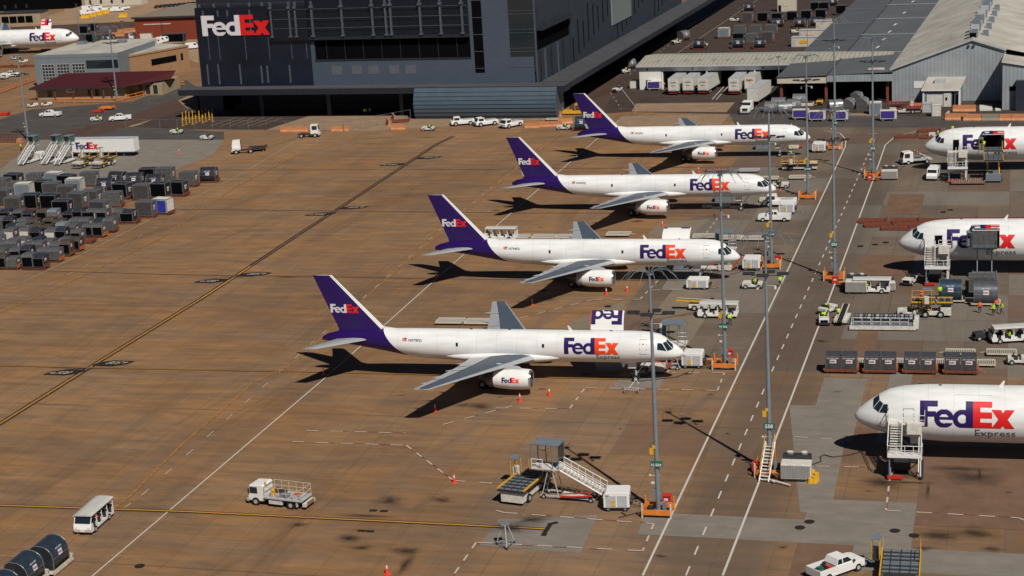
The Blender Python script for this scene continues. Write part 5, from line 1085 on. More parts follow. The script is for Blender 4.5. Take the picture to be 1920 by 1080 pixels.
def service_truck():
    r = empty('flatbed_truck')
    b = MB(); b.xz([(1.35, .5), (3.25, .5), (3.35, 1.2), (3.05, 2.25), (1.45, 2.35), (1.35, 2.2)], -1.0, 1.0, white); bevel(b.build('cab', r), .09, 3)
    b = MB(); b.add([(3.36, -.88, 1.3), (3.36, .88, 1.3), (3.1, .85, 2.15), (3.1, -.85, 2.15)], [(0, 1, 2, 3)], glass); b.T = Matrix.Translation((.02, 0, 0)); b.build('windscreen', r)
    for s in (-1, 1): pc(r, 'side_window', ('box', 2.1, 3.0, s*1.01-.02, s*1.01+.02, 1.35, 2.05, glass)); pc(r, 'mirror', ('box', 3.0, 3.1, s*1.2-.1, s*1.2+.1, 1.4, 1.9, dark))
    pc(r, 'flatbed', ('box', -3.3, 1.3, -1.15, 1.15, .95, 1.1, lgrey), ('box', -3.3, 1.3, -1.17, 1.17, .88, .95, dark)); pc(r, 'frame_rail', ('box', -3.1, 1.6, -.4, .4, .5, .88, dark)); pc(r, 'side_tank', ('box', -.9, .7, -1.12, -.7, .4, .85, dirty_white)); pc(r, 'side_tank', ('box', -.9, .7, .7, 1.12, .4, .85, dirty_white)); pc(r, 'rear_step', ('box', -3.7, -3.3, -1.0, 1.0, .4, .75, dirty_white), ('box', -3.75, -3.7, -.7, .7, .45, .85, wood)); pc(r, 'front_bumper', ('box', 3.25, 3.5, -1.0, 1.0, .4, .75, lgrey))
    for s in (-1, 1):
        b = MB()
        for i in range(6): b.bar((-3.2+i*.88, s*1.1, 1.1), (-3.2+i*.88, s*1.1, 2.25), .035, cream, 4)
        for z in (1.65, 2.25): b.bar((-3.2, s*1.1, z), (1.2, s*1.1, z), .035, cream, 4)
        b.build('side_rail', r)
    b = MB()
    for x in (-3.2, 1.2):
        for z in (1.65, 2.25): b.bar((x, -1.1, z), (x, 1.1, z), .035, cream, 4)
    b.build('end_rail', r)
    pc(r, 'toolbox', ('box', .3, .8, -.7, -.1, 1.1, 1.6, rust)); pc(r, 'toolbox', ('box', -.5, .1, -.8, -.2, 1.1, 1.5, dark)); pc(r, 'drum', ('bar', (.5, .5, 1.1), (.5, .5, 1.8), .25, yellow, 10)); pc(r, 'load_pad', ('box', -2.4, -1.6, -.6, .1, 1.1, 1.25, rusto)); pc(r, 'load_pad', ('box', -1.4, -.4, .0, .7, 1.1, 1.4, mgrey)); wheels(r, (2.35, -1.9), .95, .45, .3, lgrey)
    for s in (-1, 1): pc(r, 'mudguard', ('box', -2.75, -2.6, s*.95-.2, s*.95+.2, .35, .9, lgrey))
    b = MB(); b.bar((1.25, .6, 2.3), (1.25, .6, 2.6), .1, yellow, 8); b.build('beacon', r); return r
def stair_canopy():                              # tall maintenance stairs with glazed cage, used in the foreground
    r = empty('boarding_stairs')
    pc(r, 'platform', ('box', -3.4, -.3, -1.0, 1.0, 3.3, 3.42, dirty_white)); b = MB()
    for i in range(12): b.box(-.3+i*.38, .1+i*.38, -.6, .6, 3.15-i*.19, 3.2-i*.19, dirty_white)
    b.build('step_flight', r)
    for s in (-1, 1):
        b = MB(); b.bar((-.3, s*.66, 3.2), (4.4, s*.66, .85), .1, white, 4); b.bar((-.3, s*.66, 4.25), (4.4, s*.66, 1.95), .05, white, 4); b.bar((-.3, s*.66, 3.75), (4.4, s*.66, 1.4), .035, white, 4)
        for i in range(7): b.bar((-.3+i*.78, s*.66, 3.2-i*.39), (-.3+i*.78, s*.66, 4.25-i*.385), .035, white, 4)
        b.build('handrail', r)
    b = MB()
    for x in (-3.3, -2.4, -1.0, -.35):
        for y in (-.95, .95): b.bar((x, y, 3.4), (x, y, 6.0), .06, mgrey, 4)
    for y in (-.95, .95): b.bar((-3.3, y, 6.0), (-.35, y, 6.0), .06, mgrey, 4); b.bar((-3.3, y, 4.7), (-2.4, y, 4.7), .04, mgrey, 4)
    b.build('cage_frame', r); pc(r, 'canopy', ('box', -3.0, -.2, -1.05, 1.05, 6.0, 6.1, mgrey)); pc(r, 'cage_panel', ('box', -1.0, -.35, .93, .96, 3.5, 5.9, glass), ('box', -.36, -.33, -.9, .9, 4.3, 5.9, glass))
    b = MB()
    for z in (3.9, 4.4): b.bar((-3.3, -1.0, z), (-2.1, -1.0, z), .05, white, 4)
    for x in (-3.3, -2.1): b.bar((x, -1.0, 3.4), (x, -1.0, 4.45), .05, white, 4)
    b.build('guard_rail', r)
    for x, xx in ((-1.2, -.6), (-1.6, -2.4)):
        for y in (-.7, .7): b = MB(); b.bar((x, y, 3.3), (xx, y, .4), .06, lgrey, 5); b.build('support_leg', r)
    pc(r, 'undercarriage', ('box', -2.6, 3.4, -.85, -.7, .3, .45, lgrey), ('box', -2.6, 3.4, .7, .85, .3, .45, lgrey), ('box', -.4, 2.6, -.7, .7, .42, .5, dirty_white)); pc(r, 'red_side_frame', ('bar', (-.3, -.95, .4), (3.2, -.95, .8), .1, red, 4), ('bar', (-.3, -.95, .75), (3.2, -.95, 1.15), .08, red, 4)); wheels(r, (-2.2, 3.0), .8, .26, .18, lgrey); return r
def belt_loader():
    r = empty('belt_loader'); pc(r, 'chassis', ('box', -2.6, 2.4, -.95, .95, .4, .95, dirty_white)); b = MB(); b.T = Matrix.Translation((0, 0, 1.25)) @ Matrix.Rotation(R(-3), 4, 'Y'); b.box(-4.4, 4.2, .1, .8, 0, .16, black); b.box(-4.4, 4.2, .02, .1, -.05, .24, dirty_white); b.box(-4.4, 4.2, .8, .88, -.05, .24, yellow); b.build('conveyor', r)
    b = MB(); b.bar((-1.8, .1, .9), (.8, .1, 1.2), .07, yellow, 4); b.bar((-1.8, .8, .9), (.8, .8, 1.2), .07, yellow, 4); b.build('lift_arm', r); pc(r, 'seat', ('box', -1.0, -.5, -.8, -.3, .95, 1.5, dark)); pc(r, 'front_panel', ('box', -2.65, -2.2, -.95, -.1, .6, 1.35, dirty_white)); b = MB(); flat_logo(b, -.9, .6, .24, -.98); b.build('side_lettering', r); wheels(r, (-1.7, 1.6), .9, .42, .28, lgrey); return r
def curtain_cart():
    r = empty('curtain_cart'); b = MB(); b.box(-1.7, 1.7, -.9, .9, .5, .62, dirty_white); b.box(-1.75, -1.65, -.9, .9, .62, 2.2, dirty_white); b.box(1.3, 1.75, -.9, .9, .62, 2.15, dirty_white); b.build('frame', r)
    pc(r, 'roof', ('box', -1.8, 1.8, -.95, .95, 2.2, 2.3, dirty_white)); pc(r, 'curtain', ('box', -1.6, 1.25, -.92, -.86, .7, 2.1, purpc)); pc(r, 'curtain', ('box', -1.6, 1.25, .86, .92, .7, 2.1, purpc)); wheels(r, (-1.2, 1.2), .75, .22, .14, lgrey); return r
def barrier(m=salmon, L=4.0):
    r = empty('jersey_barrier'); b = MB(); b.yz([(-.32, 0), (.32, 0), (.32, .14), (.14, .38), (.1, 1.0), (-.1, 1.0), (-.14, .38), (-.32, .14)], -L/2, L/2, m); b.build('barrier_body', r); return r
def tail_stand():
    r = empty('tail_stand'); b = MB()
    for a in range(3): c, s_ = math.cos(a*2.09+.5), math.sin(a*2.09+.5); b.bar((.25*c, .25*s_, 2.3), (1.0*c, 1.0*s_, .25), .06, lgrey, 5)
    b.box(-.4, .4, -.3, .3, 2.25, 2.4, mgrey); b.build('tripod', r); b = MB()
    pts = [(1.0*math.cos(a*2.09+.5), 1.0*math.sin(a*2.09+.5), .3) for a in range(3)]
    for i in range(3): b.bar(pts[i], pts[(i+1) % 3], .05, mgrey, 5); b.bar((pts[i][0], pts[i][1], 0), pts[i], .09, dark, 6)
    b.build('base_frame', r); return r
def box_truck():
    r = empty('service_van'); b = MB(); b.xz([(.9, .5), (2.9, .5), (3.0, 1.2), (2.7, 2.4), (.95, 2.45)], -1.05, 1.05, white); bevel(b.build('cab', r), .08, 2); b = MB(); b.add([(3.02, -.9, 1.3), (3.02, .9, 1.3), (2.76, .88, 2.25), (2.76, -.88, 2.25)], [(0, 1, 2, 3)], glass); b.T = Matrix.Translation((.02, 0, 0)); b.build('windscreen', r)
    for s in (-1, 1): pc(r, 'side_window', ('box', 1.6, 2.6, s*1.06-.02, s*1.06+.02, 1.35, 2.15, glass)); 
    b = MB(); logo(b, lambda u, v: Vector((2.6-u*.35 if False else 1.2+u*.3, -1.09, .7+v)), .4, redl, redl, 18); b.build('side_lettering', r)
    pc(r, 'rear_platform', ('box', -2.9, .9, -1.05, 1.05, .7, .9, lgrey)); pc(r, 'lift_gear', ('bar', (-2.4, -.8, .9), (.2, -.8, 2.4), .09, dirty_white, 5), ('bar', (-2.4, .8, .9), (.2, .8, 2.4), .09, dirty_white, 5), ('box', -2.0, .3, -.9, .9, 2.2, 2.35, brownc), ('bar', (-1.2, -.3, .9), (-1.2, -.3, 2.2), .25, dirty_white, 8)); wheels(r, (1.9, -1.8), .95, .42, .28, lgrey); pc(r, 'front_bumper', ('box', 2.9, 3.15, -1.05, 1.05, .4, .75, mgrey)); return r
def small_van():
    r = empty('delivery_van'); b = MB(); b.xz([(-2.4, .4), (2.3, .4), (2.35, 1.0), (1.6, 1.35), (1.2, 2.1), (-2.4, 2.15)], -.95, .95, white); bevel(b.build('body', r), .08, 2)
    b = MB(); b.add([(1.6, -.85, 1.38), (1.6, .85, 1.38), (1.24, .8, 2.02), (1.24, -.8, 2.02)], [(0, 1, 2, 3)], glass); b.T = Matrix.Translation((.03, 0, .01)); b.build('windscreen', r)
    for s in (-1, 1): pc(r, 'side_window', ('box', .4, 1.15, s*.96-.02, s*.96+.02, 1.35, 1.95, glass))
    wheels(r, (-1.5, 1.5), .85, .35, .24, lgrey); return r
def mast(h=25, sign=None, guard=True):
    r = empty('light_mast'); b = MB(); b.bar((0, 0, 0), (0, 0, h*.5), .27, steel, 10, r2=.2); b.bar((0, 0, h*.5), (0, 0, h), .2, steel, 10, r2=.11); b.bar((0, 0, 0), (0, 0, .35), .45, mgrey, 10); b.build('pole', r)
    pc(r, 'equipment_box', ('box', -.45, -.2, -.25, .25, 1.6, 2.5, mgrey), ('box', .2, .4, -.2, .2, 1.4, 2.0, mgrey)); 
    zl = h-4.1; b = MB()
    for s, (dx, dy) in enumerate(((-1.7, .1), (-.25, -.7), (.25, .7), (1.7, -.1))): b.bar((0, 0, zl-.2), (dx*.9, dy*.9, zl-.25), .05, dark, 5)
    b.build('lamp_bracket', r)
    for dx, dy in ((-1.75, .1), (-.3, -.75), (.3, .75), (1.75, -.1)): pc(r, 'floodlight', ('box', dx-.62, dx+.62, dy-.42, dy+.42, zl-.12, zl+.02, dark), ('box', dx-.5, dx+.5, dy-.32, dy+.32, zl-.16, zl-.12, lgrey))
    b = MB(); rg = random.Random(3)
    for k in range(15):
        a = k*2*math.pi/15+rg.random()*.3; L_ = 2.2+rg.random()*1.1; pts = [Vector((math.cos(a)*L_*t, math.sin(a)*L_*t, h-.4+1.0*math.sin(math.pi*min(1, t*.75+.12))*.7-2.6*max(0, t-.55)**1.5)) for t in (0, .2, .4, .6, .8, 1.0)]
        b.path(pts, .032, mgrey, 3)
    b.build('bird_deterrent_wires', r)
    pc(r, 'crown_plate', ('bar', (0, 0, h-.3), (0, 0, h-.15), .35, mgrey, 8), ('bar', (0, 0, h), (0, 0, h+.6), .03, mgrey, 4)); b = MB(); b.bar((-.9, 0, h*.79), (.9, 0, h*.79), .035, lgrey, 4); b.build('camera_arm', r)
    for s in (-1, 1): pc(r, 'camera_dome', ('bar', (s*.9, 0, h*.79-.35), (s*.9, 0, h*.79), .16, dirty_white, 8))
    b = MB(); b.bar((-.7, -.1, 4.0), (.3, -.1, 4.0), .04, dirty_white, 4); b.box(-.62, -.3, -.2, 0, 3.1, 3.3, dirty_white); b.box(-.8, -.6, -.2, 0, 3.95, 4.1, dirty_white); b.build('antenna_bracket', r)
    if sign:
        b = MB(); b.box(-.62, .62, -.42, -.36, 5.0, 5.62, green); sg = b.build('number_sign', r)
        b = MB(); w_ = text_geo(sign, .03)[2]; k = min(1.02/w_, .56); text(b, lambda u, v: Vector((-w_*k/2+u, -.45, 5.11+v)), sign, w_*k, wtl, .03); b.build('sign_lettering', sg)
        pc(r, 'warning_lamp', ('box', -.65, -.25, -.3, 0, 6.3, 6.9, yellow), ('box', -.35, -.05, -.25, 0, 6.9, 7.2, yellow))
    return r
def guard():
    r = empty('orange_guard_frame'); x, y = 1.45, 1.1
    for sx in (-1, 1):
        for sy in (-1, 1): pc(r, 'bollard', ('bar', (sx*x, sy*y, 0), (sx*x, sy*y, 1.55), .11, cream if sy < 0 else orange, 6))
    for s in (-1, 1): pc(r, 'beam', ('box', -x, x, s*y-.1, s*y+.1, .35, .85, orange)); pc(r, 'side_beam', ('box', s*x-.06, s*x+.06, -y+.1, y-.1, .45, .75, orange))
    pc(r, 'cable_box', ('box', -1.0, -.5, -.4, .2, 0, .9, dark)); pc(r, 'control_box', ('box', .45, .8, .1, .5, 0, 1.3, mgrey)); return r
def red_bin():
    r = empty('red_bin'); b = MB(); b.xy([(-.45, -.35), (.45, -.35), (.45, .35), (-.45, .35)], .05, .95, red, red); b.build('bin_body', r); pc(r, 'lid', ('box', -.52, .52, -.42, .42, .95, 1.05, red)); pc(r, 'marking', ('box', -.2, .2, -.37, -.36, .5, .75, wtl)); return r
def stack_pile():
    r = empty('barrier_hopper'); b = MB(); b.add([(-.7, -.5, .8), (.7, -.5, .8), (.7, .5, .8), (-.7, .5, .8), (-.1, -.1, 0), (.1, -.1, 0), (.1, .1, 0), (-.1, .1, 0)], [(0, 1, 5, 4), (1, 2, 6, 5), (2, 3, 7, 6), (3, 0, 4, 7), (0, 1, 2, 3)], salmon); b.build('hopper_body', r); return r
# ---------------------------------------------------------------- people
def person(pose='stand', vest=None, legs=None, cap=None):
    """one continuous skinned figure, 1.78 m, facing +x"""
    vest = vest or lime; legs = legs or navy
    J = {'pel': (0, 0, .95), 'sp': (.01, 0, 1.15), 'ch': (.02, 0, 1.36), 'nk': (.03, 0, 1.50), 'hd': (.06, 0, 1.62), 'ht': (.05, 0, 1.76)}
    if pose == 'walk': L = {'hl': (.02, .1, .92), 'kl': (.22, .11, .50), 'al': (.20, .11, .08), 'fl': (.40, .11, .06), 'hr': (-.02, -.1, .92), 'kr': (.0, -.11, .48), 'ar': (-.33, -.11, .14), 'fr': (-.22, -.11, .03)}; A = {'sl': (.02, .20, 1.42), 'el': (-.14, .26, 1.17), 'wl': (-.02, .27, .95), 'tl': (.03, .26, .85), 'sr': (.02, -.20, 1.42), 'er': (.12, -.26, 1.17), 'wr': (.33, -.24, 1.03), 'tr': (.42, -.22, .98)}
    elif pose == 'sit': L = {'hl': (.02, .1, .92), 'kl': (.46, .14, .93), 'al': (.50, .14, .50), 'fl': (.68, .14, .47), 'hr': (.02, -.1, .92), 'kr': (.46, -.14, .93), 'ar': (.50, -.14, .50), 'fr': (.68, -.14, .47)}; A = {'sl': (.02, .20, 1.42), 'el': (.18, .27, 1.20), 'wl': (.42, .16, 1.24), 'tl': (.50, .13, 1.26), 'sr': (.02, -.20, 1.42), 'er': (.18, -.27, 1.20), 'wr': (.42, -.16, 1.24), 'tr': (.50, -.13, 1.26)}
    elif pose == 'reach': L = {'hl': (.0, .1, .92), 'kl': (.03, .13, .49), 'al': (-.02, .14, .08), 'fl': (.16, .15, .04), 'hr': (.0, -.1, .92), 'kr': (.05, -.13, .49), 'ar': (-.04, -.15, .08), 'fr': (.14, -.17, .04)}; A = {'sl': (.03, .20, 1.43), 'el': (.28, .24, 1.36), 'wl': (.50, .20, 1.50), 'tl': (.58, .19, 1.54), 'sr': (.03, -.20, 1.43), 'er': (.24, -.26, 1.30), 'wr': (.46, -.20, 1.38), 'tr': (.54, -.18, 1.40)}
    else: L = {'hl': (.0, .1, .92), 'kl': (.03, .11, .49), 'al': (-.02, .12, .08), 'fl': (.16, .14, .04), 'hr': (.0, -.1, .92), 'kr': (.03, -.11, .49), 'ar': (-.02, -.12, .08), 'fr': (.16, -.14, .04)}; A = {'sl': (.02, .20, 1.42), 'el': (-.02, .27, 1.16), 'wl': (.10, .26, .93), 'tl': (.14, .25, .83), 'sr': (.02, -.20, 1.42), 'er': (-.02, -.27, 1.16), 'wr': (.12, -.22, .95), 'tr': (.17, -.2, .86)}
    J.update(L); J.update(A); keys = list(J); E = [('pel', 'sp'), ('sp', 'ch'), ('ch', 'nk'), ('nk', 'hd'), ('hd', 'ht'), ('pel', 'hl'), ('hl', 'kl'), ('kl', 'al'), ('al', 'fl'), ('pel', 'hr'), ('hr', 'kr'), ('kr', 'ar'), ('ar', 'fr'), ('ch', 'sl'), ('sl', 'el'), ('el', 'wl'), ('wl', 'tl'), ('ch', 'sr'), ('sr', 'er'), ('er', 'wr'), ('wr', 'tr')]
    rad = {'pel': (.15, .13), 'sp': (.15, .12), 'ch': (.17, .13), 'nk': (.06, .06), 'hd': (.10, .09), 'ht': (.07, .07), 'h': (.10, .10), 'k': (.062, .062), 'a': (.045, .045), 'f': (.04, .035), 's': (.07, .07), 'e': (.048, .048), 'w': (.034, .034), 't': (.034, .026)}
    me = bpy.data.meshes.new('body'); me.from_pydata([J[k] for k in keys], [(keys.index(a), keys.index(c)) for a, c in E], []); o = bpy.data.objects.new('body', me); C.objects.link(o)
    o.modifiers.new('skin', 'SKIN'); me.skin_vertices[0] if me.skin_vertices else None
    for i, k in enumerate(keys):
        sv = me.skin_vertices[0].data[i]; sv.radius = rad.get(k) or rad[k[0]]; sv.use_root = (k == 'pel')
    sd = o.modifiers.new('sub', 'SUBSURF'); sd.levels = 1; sd.render_levels = 1
    dg = bpy.context.evaluated_depsgraph_get(); m2 = bpy.data.meshes.new_from_object(o.evaluated_get(dg)); bpy.data.objects.remove(o)
    for m in (legs, vest, skin, cap or hairm, black): m2.materials.append(m)
    for p in m2.polygons:
        c = p.center; hand = any((Vector(J[q])-c).length < .085 for q in ('tl', 'tr', 'wl', 'wr')); sh = any((Vector(J[q])-c).length < .12 for q in ('fl', 'fr'))
        p.use_smooth = True; p.material_index = 3 if c.z > 1.69 or (c.z > 1.56 and c.x < .02) else 2 if c.z > 1.49 or hand else 4 if sh else 1 if (c.z > .98 and not (pose == 'sit' and c.x > .2 and c.z < 1.08)) else 0
    r = empty('person'); bo = bpy.data.objects.new('body', m2); C.objects.link(bo); bo.parent = r
    hz = 1.64; b = MB()
    for s in (-1, 1): b.box(.135, .152, s*.035-.012, s*.035+.012, hz-.008, hz+.008, dark)
    b.build('eyes', r); b = MB(); b.add([(.14, -.014, hz-.05), (.14, .014, hz-.05), (.175, 0, hz-.045), (.14, 0, hz)], [(0, 1, 2), (0, 2, 3), (1, 3, 2)], skin); b.build('nose', r)
    pc(r, 'mouth', ('box', .13, .15, -.025, .025, hz-.09, hz-.08, red))
    b = MB(); 
    for z in (1.16, 1.30): b.bar((.015, 0, z-.02), (.015, 0, z+.02), .165, wtl, 12)
    b.build('reflective_bands', r) if False else None
    return r
# ================================================================= placing everything
def on(o, dx, dy, dz):                           # world point on/above a placed thing, given in its local frame
    a = o.rotation_euler.z; return o.location+Vector((dx*math.cos(a)-dy*math.sin(a), dx*math.sin(a)+dy*math.cos(a), dz))
# ---- light masts with their guard frames
MAST = [(1235, 960, 25.2, 'N 504', 'tall grey light mast nearest the camera, green sign N 504'), (1444, 885, 26.0, '558', 'tall grey light mast with green sign 558 above white stairs'), (1360, 685, 24.8, 'N 502', 'tall grey light mast off the nose of the nearest purple-tailed jet'),
        (1447, 500, 24.3, 'N 500', 'tall grey light mast off the nose of the second purple-tailed jet'), (1515, 370, 25.2, 'N 498', 'tall grey light mast off the nose of the third purple-tailed jet'), (1565, 522, 25, '556', 'tall grey light mast beside the red bin left of the middle wide-body jet'),
        (1637, 330, 25.6, '554', 'tall grey light mast left of the upper right wide-body jet'), (1566, 278, 26, 'N 496', 'tall grey light mast off the nose of the farthest purple-tailed jet')]
for i, (x, y, h, sg, lab) in enumerate(MAST):
    m = mast(h, sg); o = P(m, x, y, rnd.uniform(-6, 6), lab, 'light mast', 'light masts along the aircraft stands')
gd = guard(); GL = ['under the nearest light mast', 'under the light mast with sign 558', 'under the mast at the nearest jet nose', 'under the mast at the second jet nose', 'under the mast at the third jet nose', 'under the mast beside the red bin', 'under the mast by the upper right jet', 'under the mast at the farthest jet nose']
for i, (x, y, h, sg, lab) in enumerate(MAST): P(gd, x-1, y+4*(1 if y > 600 else .4), 0, 'orange guard frame with bollards '+GL[i], 'guard frame', 'orange guard frames around mast feet')
rb = red_bin()
for x, y, lab in [(1250, 945, 'red bin inside the guard frame of the nearest mast'), (1368, 670, 'red bin beside the mast at the nearest jet nose'), (1457, 492, 'red bin beside the mast at the second jet nose'), (1566, 531, 'red bin in front of the mast by the crew bus and ground unit'), (1419, 885, 'red bin left of the white stairs under sign 558'), (1631, 338, 'red bin at the mast foot by the upper right jet')]: P(rb, x, y, 0, lab, 'bin', 'red bins at the masts')
hp = stack_pile()
for x, y, lab in [(1461, 898, 'faded orange hopper beside the white air conditioning unit, lower right'), (1326, 684, 'faded orange hopper right of the white power unit at the nearest nose'), (1582, 538, 'faded orange hopper right of the red bin at middle right'), (1645, 340, 'faded orange hopper at the mast by the upper right jet')]: P(hp, x, y, 0, lab, 'hopper', 'orange hoppers')
pl = mast(20, None); P(pl, 53, 262, 0, 'grey light mast left of the parked semi trailer', 'light mast'); P(pl, 220, 190, 0, 'grey light mast in front of the maroon-roofed annex', 'light mast')
def thin_pole(h, x, y, lab, sg=False):
    r = empty('lamp_post', G(x, y)); tag(r, lab, 'lamp post'); pc(r, 'pole', ('bar', (0, 0, 0), (0, 0, h), .13, steel, 6, .07)); pc(r, 'lamp_head', ('box', -.6, .6, -.15, .15, h-.15, h+.05, dark))
    if sg: pc(r, 'green_sign', ('box', -.7, .7, -.3, -.24, 3.5, 4.2, green))
thin_pole(15, 182, 92, 'thin lamp post with green sign right of the far left jet', True); thin_pole(12, 150, 70, 'thin lamp post near the nose of the far left jet'); thin_pole(9, 1461, 176, 'thin dark lamp post in front of the dock shed'); thin_pole(13, 1515, 130, 'thin lamp post rising over the grey hall roof edge'); thin_pole(12, 236, 110, 'thin lamp post behind the grey panelled building')
# ---- cones
cn = cone()
for x, y, lab in [(852, 905, 'orange cone left of the foreground loader'), (726, 1076, 'orange cone at the bottom edge of the picture'), (975, 752, 'orange cone below the engine of the nearest jet'), (1030, 742, 'orange cone right of the nearest engine, farther from the wing tip'), (816, 772, 'orange cone in the wing shadow of the nearest jet'), (607, 704, 'orange cone in the tail shadow of the nearest jet'),
        (1137, 552, 'orange cone below the engine of the second jet'), (1176, 547, 'orange cone right of the second jet engine'), (998, 572, 'orange cone by the wing shadow of the second jet'), (818, 522, 'orange cone in the tail shadow of the second jet'), (1242, 425, 'orange cone below the engine of the third jet'), (1310, 322, 'orange cone below the fuselage of the farthest jet'),
        (336, 287, 'orange cone right of the parked semi trailer'), (117, 327, 'red cone at the foot of the passenger stairs')]: P(cn, x, y, rnd.uniform(0, 90), lab, 'cone', 'traffic cones', scale=(1.15, 1.15, 1.15))
# ---- packed field of small containers on dollies, far left
brn = mat('brown_grey_aluminium', (.10, .075, .055), .5, .4, var=.4, scale=3)
sm = [box_small(void), box_small(alu), box_small(dirty_white), box_small(void, aluD), box_small(void, brn), box_small(aluL, mgrey)]
dl = dolly(rusto); dl2 = dolly(rust)
ends = [(88, 507), (115, 493), (137, 482), (156, 472), (178, 457), (198, 446), (220, 437), (254, 419)]
for ri, (x, y) in enumerate(ends):
    g = G(x, y); n = 9
    for k in range(n):
        cx = g.x-2.5-k*5.15+rnd.uniform(-.15, .15); cy = g.y+1.1+rnd.uniform(-.25, .25)+k*.12
        px = None; d = Vector((cx, cy, 0))-Vector((0, 0, CAM_Z)); zz = d.dot(CF); px = 960+F_PX*d.dot(CR)/zz
        if px < -25: break
        row = 'row %s from the front' % ['one', 'two', 'three', 'four', 'five', 'six', 'seven', 'eight'][ri]
        a = rnd.uniform(-2.5, 2.5); D = place(dl if (k+ri) % 2 else dl2, (cx, cy, 0), a, '%s rusty dolly from the right end, %s of the container field' % (ORD[k+1], row), 'dolly', 'dollies in the packed container field')
        for j in (0, 1):
            if rnd.random() < .04 and ri > 1: continue
            pr = sm[rnd.choice((0, 0, 1, 1, 2, 3, 3, 4, 4, 5))]; place(pr, on(D, 1.02-j*2.02, 0, .48), a+rnd.uniform(-2.5, 2.5), '%s silver container, %s dolly from right, %s' % (['right', 'left'][j], ORD[k+1], row), 'container', 'small containers in the packed field', scale=(rnd.uniform(.97, 1.03), 1.1, rnd.choice((1.0, 1.0, 1.1, 1.18, .85))))
# ---- larger containers behind them
net = MATS['netting_cover']
big = {'B': box_big(), 'V': box_big(aluD, void), 'W': box_big(dirty_white, mgrey, False), 'U': box_big(dirty_white, mgrey, False, blue_side=blue), 'G': box_big(alu, alu), 'D': dome(), 'L': box_big(aluD, void, h=1.6, L=2.4)}
ld = dolly(rust, 3.9, 2.2, .42)
names = {'B': 'silver container with netted dark front', 'V': 'open-fronted dark silver container', 'W': 'white container with grey front panel', 'U': 'white container with blue side curtain', 'G': 'plain closed silver container', 'D': 'domed silver container', 'L': 'low open silver container'}
LIST = [(170, 349, 'G', 'at the back, right of the white pair'), (128, 356, 'V', 'at the back, between the white pair'), (175, 386, 'B', 'in the gap between the two blocks'), (28, 352, 'V', 'back left corner'), (70, 352, 'G', 'back left, second'), (120, 404, 'V', 'front of the left block, centre'), (30, 398, 'B', 'front of the left block, left'), (172, 417, 'L', 'small, front of the left block'), (10, 384, 'B', 'at the left edge, lower'), (6, 362, 'G', 'at the left edge, upper'), (35, 368, 'G', 'upper left, behind the white one'), (48, 372, 'W', 'second from the left edge'), (82, 366, 'V', 'behind the row, right of the white one'), (60, 393, 'V', 'holding boxes, lower left'), (100, 370, 'B', 'upper middle of the left block'), (105, 351, 'W', 'at the back, left of the other white one'),
        (143, 362, 'W', 'largest, right end of the left block'), (97, 393, 'V', 'lower middle of the left block'), (128, 375, 'B', 'below the large white one'), (149, 391, 'B', 'right of centre of the left block'), (190, 407, 'B', 'lower right end of the left block'), (186, 374, 'L', 'small, between the two blocks'), (214, 388, 'G', 'low grey one on a red dolly'), (200, 361, 'D', 'left end of the right block'), (222, 350, 'D', 'back left of the right block'),
        (232, 372, 'V', 'front left of the right block'), (255, 352, 'D', 'back middle of the right block'), (270, 374, 'B', 'front middle of the right block'), (293, 354, 'D', 'back of the right block, under the tall one'), (303, 372, 'V', 'front of the right block, third'), (336, 367, 'V', 'front right of the right block'), (280, 341, 'V', 'top left of the right block'), (313, 343, 'G', 'top middle of the right block'), (356, 349, 'G', 'second from the right end'),
        (393, 341, 'D', 'alone at the far right end'), (276, 407, 'B', 'beside the blue-curtained one'), (307, 401, 'U', 'beside the white line'), (243, 418, 'L', 'small, at the line end of the field')]
for x, y, k, w in LIST:
    a = rnd.uniform(-9, 9); D = P(ld, x, y, a, 'low dolly under container %s' % w, 'dolly', 'low dollies of the large containers'); place(big[k], on(D, 0, 0, .44), a, names[k]+', '+w, 'container', 'large containers left', scale=(1.06, 1.0, rnd.uniform(1.02, 1.14)))
# ---- foreground domed containers, bottom left
dm = dome(mat('blue_grey_dome', (.050, .075, .105), .34, .55, var=.3, scale=1.5), aluD); fd = dolly(cream, 4.2, 2.7, .5)
hdg = hd((70, 1100), (135, 1045))
for i, (x, y, lab) in enumerate([(97, 1066, 'domed blue-grey container nearest the white crew cart, lower left'), (50, 1097, 'domed blue-grey container at the bottom edge, behind the first'), (6, 1135, 'domed container mostly cut off at the lower left corner')]):
    D = P(fd, x, y, hdg, ['cream roller dolly under the lower left container by the crew cart', 'cream roller dolly under the bottom edge container', 'cream roller dolly at the lower left corner'][i], 'dolly', 'dollies lower left'); place(dm, on(D, 0, 0, .52), hdg, lab, 'container', 'domed containers lower left')
# ---- crew buses
cb = crew_bus(); ps_sit = person('sit'); ps_st = person('stand'); ps_w = person('walk'); ps_r = person('reach'); po_st = person('stand', vesto); po_sit = person('sit', vesto)
def seated(bus, dx, dy, lab, pr=None, dz=0): return place(pr or ps_sit, on(bus, dx, dy, dz), math.degrees(bus.rotation_euler.z), lab, 'person', 'ground crew')
B1 = P(cb, 178, 985, hd((200, 960), (155, 1000)), 'white open-sided crew cart driving at the lower left', 'crew cart', 'white crew carts'); seated(B1, .35, -.45, 'person in lime vest driving the lower left crew cart'); seated(B1, .35, .45, 'person in orange vest beside the driver, lower left crew cart', po_sit)
B2 = P(cb, 1347, 594, 180, 'white crew cart with grey roof parked behind the nearest jet nose', 'crew cart', 'white crew carts')
B3 = P(cb, 1633, 548, 180, 'white crew cart parked in front of the ground unit, middle right', 'crew cart', 'white crew carts'); seated(B3, .35, .4, 'person in lime vest inside the middle right crew cart')
